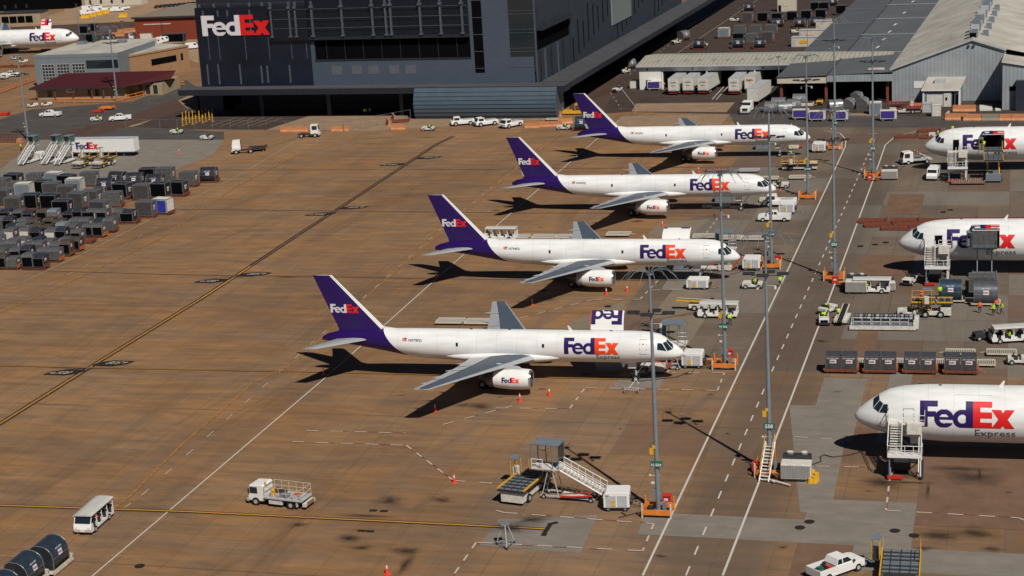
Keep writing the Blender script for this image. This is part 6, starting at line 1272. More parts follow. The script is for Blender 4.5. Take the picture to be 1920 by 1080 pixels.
B4 = P(cb, 1897, 640, 180+14, 'white crew cart cut off at the right edge of the picture', 'crew cart', 'white crew carts'); seated(B4, .35, .4, 'person in lime vest inside the right edge crew cart'); seated(B4, .35, -.4, 'person in orange vest inside the right edge crew cart', po_sit)
P(cb, 940, 449, 180, 'white crew cart hidden behind the back of the second jet', 'crew cart', 'white crew carts')
# ---- tugs
tg = tug(); tgd = tug(dark)
for x, y, a, dr, lab, pr in [(1411, 540, 180, 1, 'cream baggage tug driving below the second jet nose', tg), (1706, 532, 250, 0, 'cream baggage tug in the shadow of the middle right jet', tg), (1552, 586, 60, 1, 'upper cream tug at the lane edge, left of the belt loader', tg), (1545, 606, 275, 1, 'lower cream tug at the lane edge, left of the belt loader', tg), (1703, 592, 180, 1, 'cream tug behind the yellow loader at middle right', tg),
       (1846, 636, 200, 0, 'dark tug left of the crew cart at the right edge', tgd), (1912, 682, 0, 0, 'cream tug at the right edge below the container row', tg), (1464, 352, 0, 1, 'white tug behind the nose of the third jet', tg), (181, 227, 200, 1, 'white tug with driver left of the white pickup, upper left', tg), (331, 251, 180, 1, 'small tug with driver in front of the parking lot', tg), (388, 262, 180, 0, 'white tug left of the two yard tractors', tg),
       (803, 245, 180, 1, 'small tug in front of the bowed grey wall', tg), (1057, 243, 180, 1, 'white tug pulling a domed container behind the farthest tail', tg), (1755, 258, 180, 1, 'white tug among the red flat dollies, upper right', tg), (1158, 172, 250, 0, 'white tug on the brown road beside the dock shed', tg), (1268, 82, 235, 1, 'upper tug with container on the brown road', tg), (1172, 137, 235, 1, 'lower tug with container on the brown road', tg), (1318, 88, 0, 1, 'tug behind the dock shed roof, left', tg),
       (1377, 40, 180, 0, 'white tug heading a row of open containers in the far lot', tg), (1492, 62, 200, 1, 'tug with lime-vested driver in the far lot', tg), (62, 201, 30, 0, 'left white tug of the pair before the maroon roof', tg), (88, 199, 30, 0, 'right white tug of the pair before the maroon roof', tg)]:
    T = P(pr, x, y, a, lab, 'tug', 'baggage tugs')
    if dr: place(ps_sit, on(T, -.45, 0, -.05), a, ' '.join(('driver in lime vest on the '+lab.replace('baggage ', '')).split()[:16]).rstrip(','), 'person', 'tug drivers')
# ---- people on foot
for pr, x, y, a, lab, z in [(ps_w, 1369, 609, 290, 'person in lime vest walking behind the crew cart roof', 0), (ps_r, 1283, 476, 0, 'person in lime vest at the nose of the second jet', 0), (po_st, 1837, 587, 270, 'person in orange and yellow vest, leftmost of the group of four', 0), (ps_st, 1862, 592, 250, 'person in lime vest nearest the camera in the group of four', 0), (po_st, 1868, 583, 280, 'person in orange vest behind another in the group of four', 0), (ps_w, 1878, 589, 200, 'person in lime vest, rightmost of the group of four', 0),
       (ps_r, 1775, 580, 60, 'person in lime vest pushing the left domed container', 0), (ps_r, 1811, 552, 180, 'person in lime vest between the two domed containers', 0), (ps_st, 684, 216, 270, 'person in pale vest, left of three by the dark gate', 0), (po_st, 688, 216, 200, 'person in orange vest, middle of three by the dark gate', 0), (ps_st, 694, 215, 240, 'person in lime vest, right of three by the dark gate', 0), (ps_st, 1786, 250, 270, 'person in lime vest among the red flat dollies', 0),
       (po_st, 1245, 166, 270, 'person in orange vest beside the dock shed door', 0), (ps_w, 1484, 245, 0, 'person in lime vest behind the farthest nose', 0), (ps_st, 1463, 538, 90, 'person in lime vest standing at the back of the cream tug', 0), (ps_r, 1238, 290, 180, 'person in lime vest under the farthest jet', 0) if False else (ps_r, 1484, 297, 180, 'person in lime vest under the farthest jet nose', 0), (ps_st, 40, 282, 0, 'person in orange vest at the left passenger stairs', 0)]:
    P(pr, x, y, a, lab, 'person', 'ground crew', z=z)
# ---- ground units at the noses
gp = gpu()
for x, y, a, lab in [(1300, 687, 0, 'white power unit at the nose of the nearest jet'), (1158, 952, 6, 'white power unit by the nearest light mast'), (1410, 505, 0, 'white power unit at the nose of the second jet'), (1476, 400, 0, 'white power unit between the third jet nose and its mast'), (1536, 285, 0, 'white power unit at the nose of the farthest jet'), (1309, 541, 0, 'long white power unit with black base below the second jet')]:
    P(gp, x, y, a, lab, 'power unit', 'ground power units', scale=(1.25, 1.1, .85) if x == 1309 else (1.02, 1.35, 1.05) if x in (1158, 1300) else None)
ac = ac_unit()
for x, y, a, lab, s in [(1494, 897, 0, 'white air conditioning unit with two black fans, lower right', .98), (1606, 548, 0, 'white air conditioning unit behind the parked crew cart', .95), (1668, 336, 0, 'white air conditioning unit right of the mast by the upper right jet', .9), (1663, 545, 8, 'white unit right of the crew cart roof', .7)]: P(ac, x, y, a, lab, 'air unit', 'air conditioning units', scale=(s, s, s))
b = MB(); hr = Vector((0, 0, 0))
r = empty('yellow_hose_stack', G(1521, 903)); tag(r, 'yellow coiled hose bundle right of the lower right air conditioning unit', 'hose')
for k, (x, y) in enumerate(((-.45, .5), (.05, .6), (.5, .3), (.35, -.3), (-.1, -.4), (-.45, 0))): pc(r, 'hose_coil', ('bar', (x, y, 0), (x+.05, y, 1.25-.18*k), .33, yellow, 10, .27))
# white and yellow steps under mast 558
r = empty('work_stairs', G(1433, 903)); r.rotation_euler = (0, 0, R(82)); tag(r, 'white work stairs with yellow rails at the foot of mast 558', 'stairs')
b = MB()
for i in range(12): b.box(-.2+i*.27, .06+i*.27, -.45, .45, .25+i*.27, .3+i*.27, dirty_white)
b.build('step_flight', r)
for s in (-1, 1):
    pc(r, 'stringer', ('bar', (-.25, s*.5, .1), (3.0, s*.5, 3.4), .09, white, 4)); b = MB(); b.bar((.2, s*.5, 1.4), (3.0, s*.5, 4.3), .04, yellow, 4)
    for i in range(5): b.bar((.2+i*.7, s*.5, .5+i*.72), (.2+i*.7, s*.5, 1.4+i*.72), .035, yellow, 4)
    b.build('handrail', r)
pc(r, 'support_frame', ('bar', (3.0, -.5, 0), (3.0, -.5, 3.3), .06, orange, 4), ('bar', (3.0, .5, 0), (3.0, .5, 3.3), .06, orange, 4), ('bar', (1.2, .6, .3), (-.6, -1.2, .3), .09, dirty_white, 5), ('bar', (-.2, -.9, .3), (-1.0, -3.0, .25), .1, dirty_white, 5))
# ---- foreground group
ldr = cargo_loader(.3, .9, dirty_white, yellow, 7.6, 3.1)
hl = hd((985, 985-40), (1010, 905))
P(ldr, 988, 925, 78, 'white cargo loader with dark roller decks in the foreground', 'cargo loader'); P(stair_canopy(), 1062, 933, -8, 'white boarding stairs with glazed grey cage in the foreground', 'stairs')
P(tail_stand(), 949, 1024, 20, 'grey tripod tail stand on the pale slab in the foreground', 'tail stand'); P(service_truck(), 526, 945, 180-10, 'white flatbed truck with cream railings driving left', 'truck')
# ---- beneath and around the purple-tailed jets
ULB = box_big(mgrey, mgrey, False, 1.5, 3.0); ts = tail_stand
for i, (x, y, n) in enumerate([(1143, 692, 'nearest'), (1275, 503, 'second'), (1358, 377, 'third'), (1432, 279, 'farthest')]):
    P(ULB, x, y, 0, 'grey belly cargo box standing under the front of the %s jet' % n, 'container', 'belly cargo boxes')
def belly_stairs(x, y, lab):
    r = empty('belly_steps', G(x, y)); tag(r, lab, 'steps'); b = MB(); b.bar((-.2, -.4, .3), (1.5, -.4, 2.4), .1, red, 4); b.bar((-.2, .4, .3), (1.5, .4, 2.4), .1, red, 4); b.build('stringer', r); b = MB()
    for i in range(7): b.box(-.1+i*.23, .15+i*.23, -.38, .38, .45+i*.28, .5+i*.28, dirty_white)
    b.build('step_flight', r); pc(r, 'base_box', ('box', -2.2, -.2, -.7, .7, .2, .7, cream)); wheels(r, (-1.8, -.5), .6, .2, .14)
for x, y, n in [(1250, 697, 'nearest'), (1375, 507, 'second'), (1448, 378, 'third'), (1500, 279, 'farthest')]: belly_stairs(x, y, 'red railed cream steps under the nose of the %s jet' % n)
def tow_frame(x, y, lab, a=0):
    r = empty('nose_gear_cart', G(x, y)); r.rotation_euler = (0, 0, R(a)); tag(r, lab, 'cart'); b = MB(); b.box(-.9, .9, -.4, -.34, .5, .58, lgrey); b.box(-.9, .9, .34, .4, .5, .58, lgrey)
    for q in (-.85, .85): b.box(q-.04, q+.04, -.4, .4, .5, .58, lgrey); b.bar((q, -.37, .1), (q, -.37, 1.0), .035, lgrey, 4)
    b.build('frame', r); wheels(r, (-.8, .8), .4, .12, .08); pc(r, 'arm', ('bar', (-.4, .3, .5), (.4, .9, 1.5), .05, dirty_white, 4), ('bar', (.4, .9, 1.5), (.8, .6, 1.0), .05, dirty_white, 4))
tow_frame(1185, 737, 'small grey wheeled frame below the nearest nose gear'); tow_frame(1196, 706, 'grey arm cart at the nose wheel of the nearest jet', 60); tow_frame(1322, 512, 'grey arm cart at the nose wheel of the second jet', 60); tow_frame(1392, 384, 'grey arm cart at the nose wheel of the third jet', 60)
rd = roller_dolly(cream, 4.0, 2.4); rdr = roller_dolly(rust, 4.4, 2.4); rdg = roller_dolly(lgrey, 4.0, 2.4)
for i, (x, y, lab) in enumerate([(845, 606, 'left cream roller dolly behind the nearest jet back'), (899, 607, 'right cream roller dolly behind the nearest jet back'), (972, 447, 'first cream roller dolly behind the second jet back'), (1020, 447, 'second cream roller dolly behind the second jet back'), (1065, 447, 'third cream roller dolly behind the second jet back'), (1160, 442, 'cream roller dolly behind the second jet wing'), (1322, 446, 'cream roller dolly left of the second jet nose'),
     (1370, 449, 'cream roller dolly by the second jet nose'), (1412, 450, 'cream roller dolly right of the second jet nose'), (1440, 337, 'cream roller dolly above the third jet nose, left'), (1500, 335, 'cream roller dolly above the third jet nose, right')]): P(rd, x, y, 180, lab, 'roller dolly', 'cream roller dollies')
P(belt_loader(), 1325, 580, 180, 'white belt loader with yellow arms behind the crew cart', 'belt loader'); P(stair_canopy(), 1240, 690, 180, 'glazed stair cage behind the nearest cockpit', 'stairs'); P(stair_canopy(), 1340, 506, 180, 'glazed stair cage behind the second cockpit', 'stairs')
pk = pickup(True); pk2 = pickup(False)
P(pk, 1568, 1075, hd((1540, 1084), (1585, 1068)), 'white pickup with tools in its bed at the bottom edge', 'pickup'); P(pk2, 1452, 414, 180, 'white utility pickup parked below the third jet nose', 'pickup'); P(pk2, 95, 219, 182, 'white pickup in front of the maroon-roofed annex', 'pickup'); P(pk, 226, 226, 200, 'white pickup with dark bed on the upper left road', 'pickup')
pb = pushback(); P(pb, 1463, 386, 180, 'big white pushback tractor at the third jet nose wheel', 'pushback tractor')
for x, y, lab in [(868, 234, 'left white pushback tractor before the orange barriers'), (911, 235, 'middle white pushback tractor before the orange barriers'), (958, 238, 'right white pushback tractor before the orange barriers')]: P(pb, x, y, 200 if x < 900 else 215 if x < 940 else 235, lab, 'pushback tractor', 'pushback tractors by the barriers', scale=(.95, 1, .95))
lq = cargo_loader(.5, .5, cream, yellow, 7.0, 2.4); P(lq, 1500, 318, 180, 'yellow and cream loader between the farthest and third jets', 'cargo loader'); P(rdr, 1345, 322, 4, 'long rusty pallet frame above the third jet back', 'dolly'); P(rdg, 1405, 322, 0, 'grey roller frame left of the yellow and cream loader', 'roller dolly')
# ---- wide-body side
st = access_stand()
for x, y, lab in [(1697, 881, 'white access stairs at the lower right jet door'), (1757, 526, 'white access stairs at the middle right jet door'), (1795, 336, 'white access stairs at the upper right jet door')]: P(st, x, y, 0, lab, 'access stairs', 'white access stairs', scale=(.95, .86, .96))
L1 = cargo_loader(4.3, .8, mgrey, mgrey, 9.0, 3.4); L2 = cargo_loader(4.2, 3.4, mgrey, yellow, 8.0, 3.4)
P(L1, 1846, 534, 90, 'dark scissor loader raised at the middle right jet door', 'cargo loader'); P(L2, 1862, 335, 90, 'dark scissor loader raised at the upper right jet door', 'cargo loader')
g = G(1846, 534); place(big['G'], (g.x, g.y+3.1, 5.25), 0, 'closed grey container lifted to the middle right cargo door', 'container'); place(dome(mat('pale_dome', (.20, .21, .22), .4, .5, var=.2)), (g.x, g.y-2.4, 1.75), 0, 'domed grey container behind the group of four people', 'container') if False else None
dg_ = dome(mat('grey_dome', (.15, .16, .175), .36, .5, var=.25, scale=1.5), aluD); db_ = dome(mat('blue_dome', (.045, .085, .125), .34, .5, var=.25, scale=1.5), aluD)
D = P(rd, 1782, 565, 0, 'cream roller dolly under the blue domed container', 'roller dolly'); place(db_, on(D, 0, 0, .52), 0, 'blue-grey domed container left of the raised loader', 'container', scale=(.98, 1, 1.05)); D = P(rd, 1848, 571, 0, 'cream roller dolly under the grey domed container', 'roller dolly'); place(dg_, on(D, 0, 0, .52), 0, 'grey domed container beside the group of four people', 'container', scale=(1.02, 1, 1.08)); place(big['G'], on(D, -.5, 4.2, .9), 0, 'grey container standing behind the grey domed container', 'container', scale=(1.1, 1, .9))
P(low_loader(), 1657, 612, 0, 'long low white loader with three white railings', 'cargo loader'); P(cargo_loader(1.3, 1.3, dirty_white, yellow, 5.4, 2.6), 1748, 592, 180, 'yellow railed cargo loader right of the long low loader', 'cargo loader')
place(ps_st, G(1762, 592)+Vector((0, 1.2, 2.2)), 90, 'person in lime vest standing on the yellow railed loader', 'person', 'ground crew'); place(po_st, G(1727, 592)+Vector((0, 1.6, 1.5)), 90, 'person in orange vest at the yellow railed loader', 'person', 'ground crew'); g = G(1862, 335); place(ps_r, (g.x-1.6, g.y+2.6, 4.9), 90, 'person in lime vest at the upper right cargo door', 'person', 'ground crew')
def mini_belt(x, y, lab):
    r = empty('conveyor_loader', G(x, y)); r.rotation_euler = (0, 0, R(84)); tag(r, lab, 'conveyor'); pc(r, 'chassis', ('box', -1.8, 1.6, -.9, .9, .35, .8, dirty_white)); b = MB(); b.T = Matrix.Translation((0, 0, 1.0)) @ Matrix.Rotation(R(-9), 4, 'Y'); b.box(-2.6, 3.2, -.35, .35, 0, .12, black); b.box(-2.6, 3.2, -.46, -.35, -.05, .2, dirty_white); b.box(-2.6, 3.2, .35, .46, -.05, .2, cream); b.build('conveyor_belt', r); wheels(r, (-1.2, 1.1), .85, .3, .2, lgrey); return r
mini_belt(1580, 603, 'small conveyor loader with steep black belt'); place(ps_sit, G(1572, 601)+Vector((0, .3, .1)), 90, 'person in lime vest on the small conveyor loader', 'person', 'ground crew')
bc = box_closed(); do = dolly(rusto, 4.3, 1.9, .62)
for i, x in enumerate((1578, 1651, 1725, 1801)):
    w = ORD[i+1]; D = P(do, x, 697+i*.9, 0, 'orange dolly carrying two blue-grey containers, %s from the left' % w, 'dolly', 'orange dollies in the short row')
    for j in (0, 1): place(bc, on(D, -.99+j*1.96, 0, .66), 0, '%s container on the %s orange dolly from the left' % (['left', 'right'][j], w), 'container', 'blue-grey containers in the short row')
for x, y, lab, pr in [(1616, 683, 'cream roller dolly behind the first gap of the container row', rd), (1688, 683, 'cream roller dolly behind the second gap of the container row', rd), (1762, 684, 'cream roller dolly behind the third gap of the container row', rd), (1838, 685, 'cream roller dolly behind the right end of the container row', rd), (1801, 665, 'cream roller dolly above the right end of the container row', rd), (1878, 665, 'cream roller dolly nearest the right edge above the row', rd)]: P(pr, x, y, 0, lab, 'roller dolly', 'roller dollies behind the container row', scale=(.92, .9, 1))
P(cargo_loader(.25, .35, dark, yellow, 8.0, 3.6), 1688, 1085, 90, 'dark roller deck loader with yellow posts at the bottom edge', 'cargo loader')
fl = dolly(rust, 4.8, 2.0, .42)
for i, (x, y, w) in enumerate([(1636, 417, 'far left, upper'), (1648, 424, 'far left, lower'), (1697, 417, 'second upper'), (1680, 430, 'nearest the camera'), (1710, 424, 'behind the nearest'), (1751, 417, 'third upper'), (1762, 426, 'above the jet nose'), (1806, 416, 'fourth upper'), (1862, 416, 'fifth upper'), (1915, 415, 'at the right edge')]): P(fl, x, y, rnd.uniform(-3, 3), 'rusty red flat dolly in the middle right row, '+w, 'dolly', 'rusty flat dollies above the middle right jet')
for x, y, w in [(1700, 258, 'left front'), (1748, 259, 'right front'), (1742, 247, 'back left'), (1795, 246, 'back right')]: P(fl, x, y, 0, 'rusty red flat dolly above the upper right jet nose, '+w, 'dolly', 'rusty flat dollies above the upper right jet')
P(box_truck(), 1718, 306, 200, 'white cab truck with lift gear at the upper right jet nose', 'truck'); P(small_van(), 1750, 335, 262, 'small white van in front of the upper right jet', 'van'); P(roller_dolly(wood, 6, 4), 1815, 343, 0, 'brown timber deck pallet frame below the upper right access stairs', 'pallet frame')
# ---- upper right yard
ccart = curtain_cart()
for x, y, w in [(1502, 224, 'leftmost of the row'), (1533, 227, 'second of the row'), (1575, 227, 'third of the row'), (1666, 226, 'right of the light mast, alone')]: P(ccart, x, y, 0, 'white cart with purple curtains, '+w, 'cart', 'purple curtained carts')
dw = dome(mat('wrapped_grey', (.23, .24, .25), .35, .4, var=.4, scale=3), alu)
for i, (x, y, a, w) in enumerate([(1566, 207, 20, 'left one in front of the grey hall'), (1592, 205, 80, 'second in front of the grey hall'), (1618, 203, 80, 'third in front of the grey hall'), (1607, 192, 80, 'inside the grey hall opening, right'), (1489, 206, 0, 'at the left of the hall opening'), (1472, 211, 10, 'nearest the white truck, right one'), (1448, 211, 0, 'nearest the white truck, left one'), (1460, 203, 0, 'behind the pair by the white truck'), (1500, 196, 0, 'inside the hall opening, left')]): P(dw, x, y, a, 'wrapped grey domed container, '+w, 'container', 'wrapped containers before the sorting hall')
P(tug(yellow), 1537, 196, 270, 'yellow tug inside the sorting hall opening', 'tug'); P(box_big(white, mgrey, False, 2.6, 2.6), 1642, 213, 0, 'white open booth container right of the domed ones', 'container'); P(dolly(cream, 3.4, 1.6), 1512, 199, 0, 'low cream trolley in the hall opening', 'dolly')
P(cargo_loader(.4, 1.4, dirty_white, red, 7, 2.6), 1697, 212, 0, 'worn white scissor loader before the hangar wall', 'cargo loader'); P(box_big(dirty_white, dirty_white, False, 2.4, 2.0), 1756, 217, 0, 'small white box container in front of the lean-to annex', 'container'); P(box_big(lgrey, lgrey, False, 2.0, 2.0), 1738, 210, 0, 'small grey box container left of the white one by the annex', 'container')
br = barrier(); brL = barrier(salmon, 4.9); brg = barrier(mat('grey_concrete_barrier', (.24, .20, .15), .8), 4.6)
for i, (x, y, pr, w) in enumerate([(1794, 225, brL, 'first of the front row'), (1828, 226, brL, 'second of the front row'), (1862, 226, brg, 'grey third of the front row'), (1892, 226, br, 'fourth of the front row'), (1915, 226, br, 'at the right edge'), (1722, 205, br, 'left of the small boxes'), (1808, 209, brL, 'back row below the annex')]): P(pr, x, y, -3, 'long low barrier before the hangar, '+w, 'barrier', 'barriers before the hangar', scale=(1, 1.4, 1.45))
P(barrier(cream, 3), 1777, 218, 80, 'short cream barrier closing the left end of the hangar yard', 'barrier')
r = empty('timber_planks', G(1850, 205)); tag(r, 'two pale boards lying on the ground before the hangar shadow', 'boards'); pc(r, 'board', ('box', -1.5, 1.2, -2.0, 4.5, 0, .25, dirty_white)); pc(r, 'board', ('box', 1.8, 3.0, -2.2, .5, 0, .2, dirty_white))
for i, (x, y, w) in enumerate([(797, 217, 'first'), (873, 217, 'second'), (932, 217, 'third'), (972, 218, 'fourth'), (999, 219, 'fifth'), (1034, 219, 'sixth')]): P(brL, x, y, -3, 'faded orange barrier against the bowed grey wall, %s from left' % w, 'barrier', 'barriers against the bowed wall', scale=(1.0+.1*(i < 2), 1.2, 1.25))
for i, (x, y, w) in enumerate([(552, 247, 'left of the yard tractor'), (638, 246, 'right of the yard tractor'), (747, 243, 'below the parked trolley'), (998, 240, 'first right of the pushbacks'), (1022, 238, 'second right of the pushbacks'), (1040, 237, 'third right of the pushbacks'), (1060, 232, 'nearest the farthest tail')]): P(brL if x < 700 else br, x, y, 0 if x != 1060 else 20, 'faded orange barrier on the apron, '+w, 'barrier', 'barriers along the apron edge', scale=(1.4 if x == 552 else .85, 1.2, 1.25))
for x, y, a, w in [(728, 235, 115, 'lower one of the slanted pair'), (738, 225, 115, 'upper one of the slanted pair')]: P(br, x, y, a, 'slanted faded orange barrier by the red trolley, '+w, 'barrier', 'slanted barriers')
P(dolly(rust, 4, 1.8), 752, 229, 10, 'red trolley with white load left of the bowed wall', 'trolley'); P(roller_dolly(cream, 3, 1.6), 1036, 226, 0, 'flattened cream frame between barriers by the farthest tail', 'frame'); D = P(dl, 1092, 244, 0, 'dolly pulled by the tug behind the farthest tail', 'dolly'); place(db_, on(D, 0, 0, .5), 0, 'blue-grey domed container behind the farthest tail', 'container')
r = empty('yellow_gantry', G(1078, 214)); tag(r, 'yellow maintenance gantry at the right end of the bowed wall', 'gantry'); pc(r, 'base_deck', ('box', -3, 3.4, -1.2, 1.2, .3, .9, yellow)); pc(r, 'platform', ('box', .2, 3.4, -1.1, 1.1, 2.3, 2.5, yellow))
for x in (-2.6, -1.2, .3, 1.8, 3.2): pc(r, 'post', ('bar', (x, -1.1, .9), (x, -1.1, 2.3 if x > 0 else 1.9), .07, yellow, 4))
# ---- trailers at the dock
te = semi_trailer(13.0, dirty_white); tf = semi_trailer(13.0, dirty_white, False, False)
for i, (x, y, w) in enumerate([(1273, 171, 'first'), (1300, 170, 'second'), (1331, 170, 'third'), (1385, 171, 'fourth')]): P(te, x, y, 86.5-(4 if i == 2 else 0), 'white semi trailer backed at the dock shed, %s from left' % w, 'semi trailer', 'trailers at the dock shed')
P(tf, 1415, 167, 86, 'cream-roofed semi trailer with purple and red letters on its rear', 'semi trailer'); o = P(semi_trailer(13, dirty_white, False, False), 1424, 190, 82-180, 'white semi trailer coupled to the truck beside the wrapped containers', 'semi trailer')
r = empty('road_truck', G(1402, 211)); r.rotation_euler = (0, 0, R(262)); tag(r, 'white bonneted truck pulling a trailer toward the camera', 'truck'); b = MB(); b.xz([(-1.2, .6), (1.0, .6), (2.6, .55), (2.6, 1.55), (1.0, 1.75), (.7, 2.6), (-1.2, 2.7)], -1.1, 1.1, white); bevel(b.build('cab', r), .08, 2); pc(r, 'windscreen', ('box', .83, 1.0, -.95, .95, 1.8, 2.5, glass)); pc(r, 'grille', ('box', 2.6, 2.66, -.6, .6, .75, 1.4, dark)); pc(r, 'frame', ('box', -3.6, -1.2, -.5, .5, .6, .9, dark)); wheels(r, (1.6,), .95, .48, .3); wheels(r, (-2.4, -3.4), .9, .48, .5); pc(r, 'front_bumper', ('box', 2.6, 2.85, -1.1, 1.1, .4, .75, lgrey))
for x, y, pr, w in [(1228, 169, curtain_cart(), 'purple curtained cart beside the dock shed door'), ]: P(pr, x, y, 0, w, 'cart')
P(box_big(dirty_white, dirty_white, False, 2.0, 2.0), 1190, 165, 0, 'small white box left of the dock shed', 'container')
# ---- far container lot behind the dock shed
lot = [(1402, 42, 'B'), (1431, 42, 'V'), (1458, 43, 'V'), (1486, 40, 'V'), (1512, 38, 'V'), (1540, 36, 'V'), (1500, 52, 'D'), (1530, 50, 'D'), (1388, 66, 'G'), (1417, 66, 'G'), (1447, 65, 'G'), (1386, 82, 'V'), (1410, 82, 'G'), (1440, 80, 'B'), (1358, 72, 'W'), (1405, 22, 'D'), (1545, 22, 'V'), (1562, 12, 'D'), (1460, 52, 'D'), (1312, 92, 'D'), (1385, 91, 'D'), (1425, 91, 'D'), (1530, 22, 'V'), (1578, 28, 'V')]
for i, (x, y, k) in enumerate(lot):
    a = rnd.uniform(-5, 2)-3; D = P(ld, x, y, a, 'far lot dolly under the %s, number %d counting across' % (names[k].replace('container', 'box'), i+1), 'dolly', 'dollies in the far container lot')
    D['label'] = 'dolly of the %s %s the far lot' % (names[k].split()[0]+' container', '%s column across' % ORD[min(15, 1+int((x-1300)/20))]+(', back of' if y < 45 else ', front of' if y > 75 else ', middle of')); q = place(big[k], on(D, 0, 0, .44), a, 'x', 'container', 'containers in the far lot'); q['label'] = '%s, %s column across, %s the far lot' % (names[k], ORD[min(15, 1+int((x-1300)/20))], 'back of' if y < 45 else 'front of' if y > 75 else 'middle of')
for x, y, lab in [(1282, 76, 'domed container towed up the brown road, upper'), (1180, 130, 'domed container towed up the brown road, lower')]: D = P(dl, x, y, 60, 'dolly under the '+lab.replace('domed', 'rounded'), 'dolly'); place(dw, on(D, 0, 0, .5), 60, lab, 'container')
# ---- left: trailer, stairs, small loaders
o = P(semi_trailer(15.2, white, True, False), 200, 292, 0, 'white semi trailer with large purple and red letters, parked left', 'semi trailer'); 
ps = passenger_stairs()
for x, y, w in [(55, 306, 'left'), (98, 305, 'middle'), (122, 306, 'right')]: P(ps, x, y, 84, '%s one of three white passenger stairs beside the trailer' % w, 'passenger stairs', 'passenger stairs')
sl = cargo_loader(.9, .15, dirty_white, yellow, 6.4, 2.4)
for x, y, w in [(160, 312, 'left'), (196, 312, 'right')]: P(sl, x, y, 78, '%s small yellow-railed loader in front of the trailer' % w, 'cargo loader', 'small loaders at the trailer')
P(gpu(), 72, 300, 0, 'white power unit between the passenger stairs', 'power unit'); yt = yard_tractor()
P(yt, 457, 287, 200, 'white-cabbed yard tractor driving toward the camera, left one', 'yard tractor'); P(yt, 580, 257, 8, 'white-cabbed yard tractor beside the orange barrier', 'yard tractor'); P(dolly(dark, 4, 2.2, .9), 483, 283, 12, 'dark wheeled chassis behind the left yard tractor', 'chassis')
for i in range(20):
    x = 343+(i % 10)*6.2; y = 236-(i % 10)*.9-(i//10)*9-(i % 3)*2; r = empty('yellow_bollard', G(x, y)); tag(r, 'yellow post, %s from left in the %s row on the parking lot' % (ORD[i % 10+1], ['front', 'back'][i//10]), 'post', 'yellow posts in the parking lot'); pc(r, 'post_body', ('bar', (0, 0, 0), (0, 0, 2.0), .12, yellow, 6)); pc(r, 'cross_foot', ('box', -.45, .45, -.05, .05, 0, .1, yellow))
def fence(name, pts, h, m, step, lab, cat='fence', rails=(.3, .95), mesh=None):
    r = empty(name, G(*pts[0])); tag(r, lab, cat); o = G(*pts[0])
    for a, c in zip(pts, pts[1:]):
        A, Cc = G(*a)-o, G(*c)-o; n = max(1, int((Cc-A).length/step)); 
        for i in range(n+1): p = A+(Cc-A)*i/n; pc(r, 'fence_post', ('bar', p, p+Vector((0, 0, h)), .05 if m is not orange else .1, m, 5))
        b = MB()
        for z in rails: b.bar(A+Vector((0, 0, h*z)), Cc+Vector((0, 0, h*z)), .03 if m is not orange else .12, m, 4)
        b.build('rail', r)
fence('orange_fence', [(-5, 178), (48, 158), (66, 152)], 1.1, orange, 4, 'orange railing at the far left beside the crew building'); fence('orange_fence', [(102, 193), (215, 193), (345, 160)], 1.2, orange, 3, 'orange railing in front of the maroon-roofed annex')
fence('wire_fence', [(236, 241), (500, 245), (645, 247), (770, 224)], 2.4, mgrey, 4.5, 'tall wire fence along the parking lot', rails=(.05, .98))
fence('wire_fence', [(1058, 190), (1094, 163)], 2.4, mgrey, 3, 'short wire fence at the corner of the bowed wall', rails=(.1, .98))
r = empty('red_truss_gate', G(0, 268)); tag(r, 'rusty red truss lying at the left edge beside the mast', 'truss'); b = MB(); 
for z in (.3, 1.8): b.bar((-3, 0, z), (4.2, 0, z), .12, rust, 4); b.bar((-3, 1.8, z), (4.2, 1.8, z), .12, rust, 4)
for i in range(8): b.bar((-3+i, 0, .3), (-2.5+i, 0, 1.8), .08, rust, 4); b.bar((-2.5+i, 0, 1.8), (-2+i, 0, .3), .08, rust, 4)
b.build('truss_frame', r); pc(r, 'end_weight', ('box', 4.6, 5.8, -.4, .8, 0, 1.0, salmon))
for x, y, w in [(8, 216, 'left edge, beside the mast'), (184, 211, 'right of the white tug pair')]: P(dolly(red, 3, 1.6, .5), x, y, 0, 'red trolley with cones, '+w, 'trolley')
P(dolly(orange, 4, 1.8, .8), 201, 206, 0, 'orange trolley in front of the lamp mast, upper left', 'trolley')
vn = small_van()
for i, (x, y) in enumerate([(268, 94), (276, 91), (284, 88), (291, 85), (299, 82), (307, 80), (315, 78)]): P(vn, x, y, 62, 'white van in the slanted row behind the tan wing, %s from front' % ORD[i+1], 'van', 'white vans behind the tan wing')
P(vn, 256, 74, 2, 'white van with windows before the red brick building', 'van'); P(box_big(dirty_white, dirty_white, False, 2.6, 4.4), 277, 76, 0, 'white box beside the van before the red brick building', 'container'); P(box_big(dark, void, False, 2.8, 8), 327, 78, 0, 'long black container against the red brick building', 'container'); P(vn, 362, 92, 20, 'white van at the corner of the navy building', 'van')
for i, (x, y, k) in enumerate([(158, 78, 'B'), (172, 78, 'V'), (186, 79, 'B'), (206, 78, 'D'), (160, 62, 'V'), (176, 58, 'V'), (200, 66, 'G')]): P(big[k], x, y, 0, '%s beyond the far left jet nose, %s' % (names[k].replace('container', 'unit'), ['left front', 'centre front', 'right front', 'alone at right', 'left back', 'centre back', 'right back'][i]), 'container', 'containers at the far left jet nose')
for i, (x, y) in enumerate([(160, 28), (172, 26), (182, 24), (190, 22), (200, 24), (212, 20), (165, 20), (180, 17), (222, 22), (232, 18)]): P(pk2 if i % 2 else vn, x, y, 50 if i < 5 else 20, 'distant white vehicle in the yard at top left, %s of the cluster' % ORD[i+1], 'vehicle', 'vehicles in the distant yard')
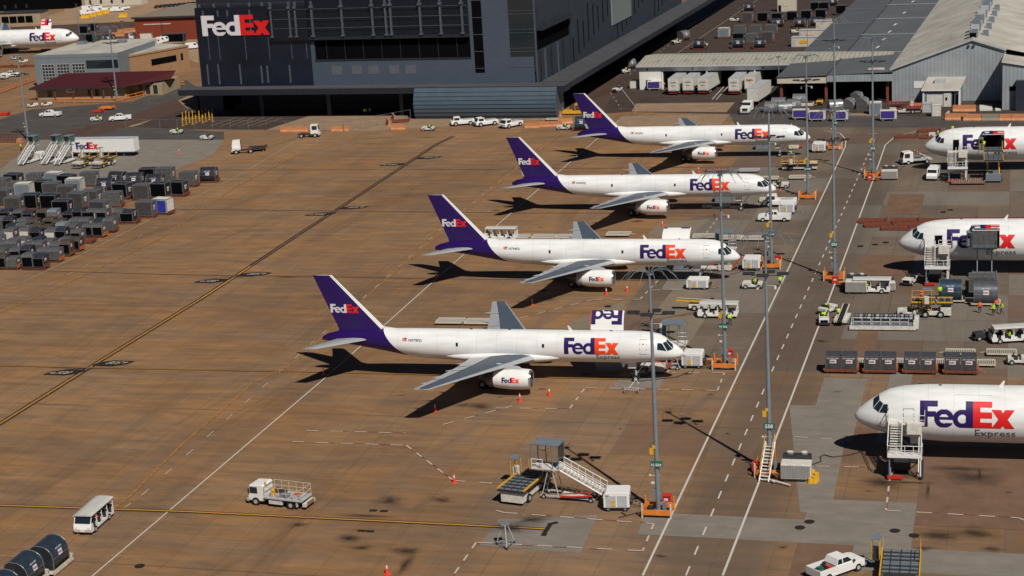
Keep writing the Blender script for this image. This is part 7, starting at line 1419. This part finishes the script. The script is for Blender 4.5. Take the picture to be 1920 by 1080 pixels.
for i, (x, y) in enumerate([(161, 34), (186, 28), (198, 25), (232, 32), (175, 31)]): P(barrier(yellow, 3.5) if i == 0 else barY if i > 0 else None, x, y, 0, 'yellow crate in the top left yard, %s from left' % ORD[[1, 3, 4, 5, 2][i]], 'crate', 'yellow crates in the top left yard', scale=(1, 4, 1.4)) if i else globals().__setitem__('barY', barrier(yellow, 3.5)) or P(barY, x, y, 0, 'yellow crate in the top left yard, first from left', 'crate', 'yellow crates in the top left yard', scale=(1, 4, 1.4))
for i in range(9): P(tgd, 296+i*8.5, 15-i*.8, 70, 'dark vehicle in the row behind the brick building, %s from left' % ORD[i+1], 'vehicle', 'dark vehicles behind the brick building')
for x, y, a, lab in [(30, 112, 0, 'white tug under the far left jet'), (45, 118, 20, 'white trolley in front of the far left jet'), (10, 148, 80, 'cream stair truck at the left edge before the crew building')]: P(tg, x, y, a, lab, 'tug')
for i, (x, y) in enumerate([(10, 126), (35, 126), (58, 125)]): P(fl, x, y, 0, 'rusty flat dolly in front of the far left jet, %s from left' % ORD[i+1], 'dolly', 'rusty flat dollies by the far left jet')
P(pk2, 20, 144, 10, 'white pickup at the left edge below the far left jet', 'pickup')
for i, (x, y) in enumerate([(20, 28), (232, 62), (222, 68), (245, 60)]): P(brL, x, y, 0, 'faded orange barrier in the far left yard, %s one' % ORD[i+1], 'barrier', 'barriers in the far left yard')
# trees are absent; power cables on the apron
def cable(pxs, lab, m=dark, rad=.05):
    b = MB(); pts = [G(*q)+Vector((0, 0, .1)) for q in pxs]; o = pts[0].copy(); b.path([p-o for p in pts], rad, m, 5); c = b.build('power_cable'); c.location = o; tag(c, lab, 'cable')
cable([(1302, 692), (1296, 702), (1285, 703), (1292, 698), (1270, 708), (1240, 711), (1197, 716)], 'black cable from the white power unit to the nearest nose gear'); cable([(1522, 873), (1540, 866), (1538, 858), (1545, 854), (1560, 858), (1590, 855), (1620, 847)], 'black cable from the air conditioning unit to the lower right jet'); cable([(1400, 507), (1360, 518), (1330, 525), (1290, 526)], 'thin red-brown cable below the second jet nose', rust, .04); cable([(1165, 962), (1175, 968), (1160, 972), (1182, 966), (1200, 962), (1215, 955)], 'loose cable loops beside the foreground power unit')
cable([(1705, 300), (1690, 318), (1660, 330)], 'thin cable near the upper right jet nose', dark, .04)
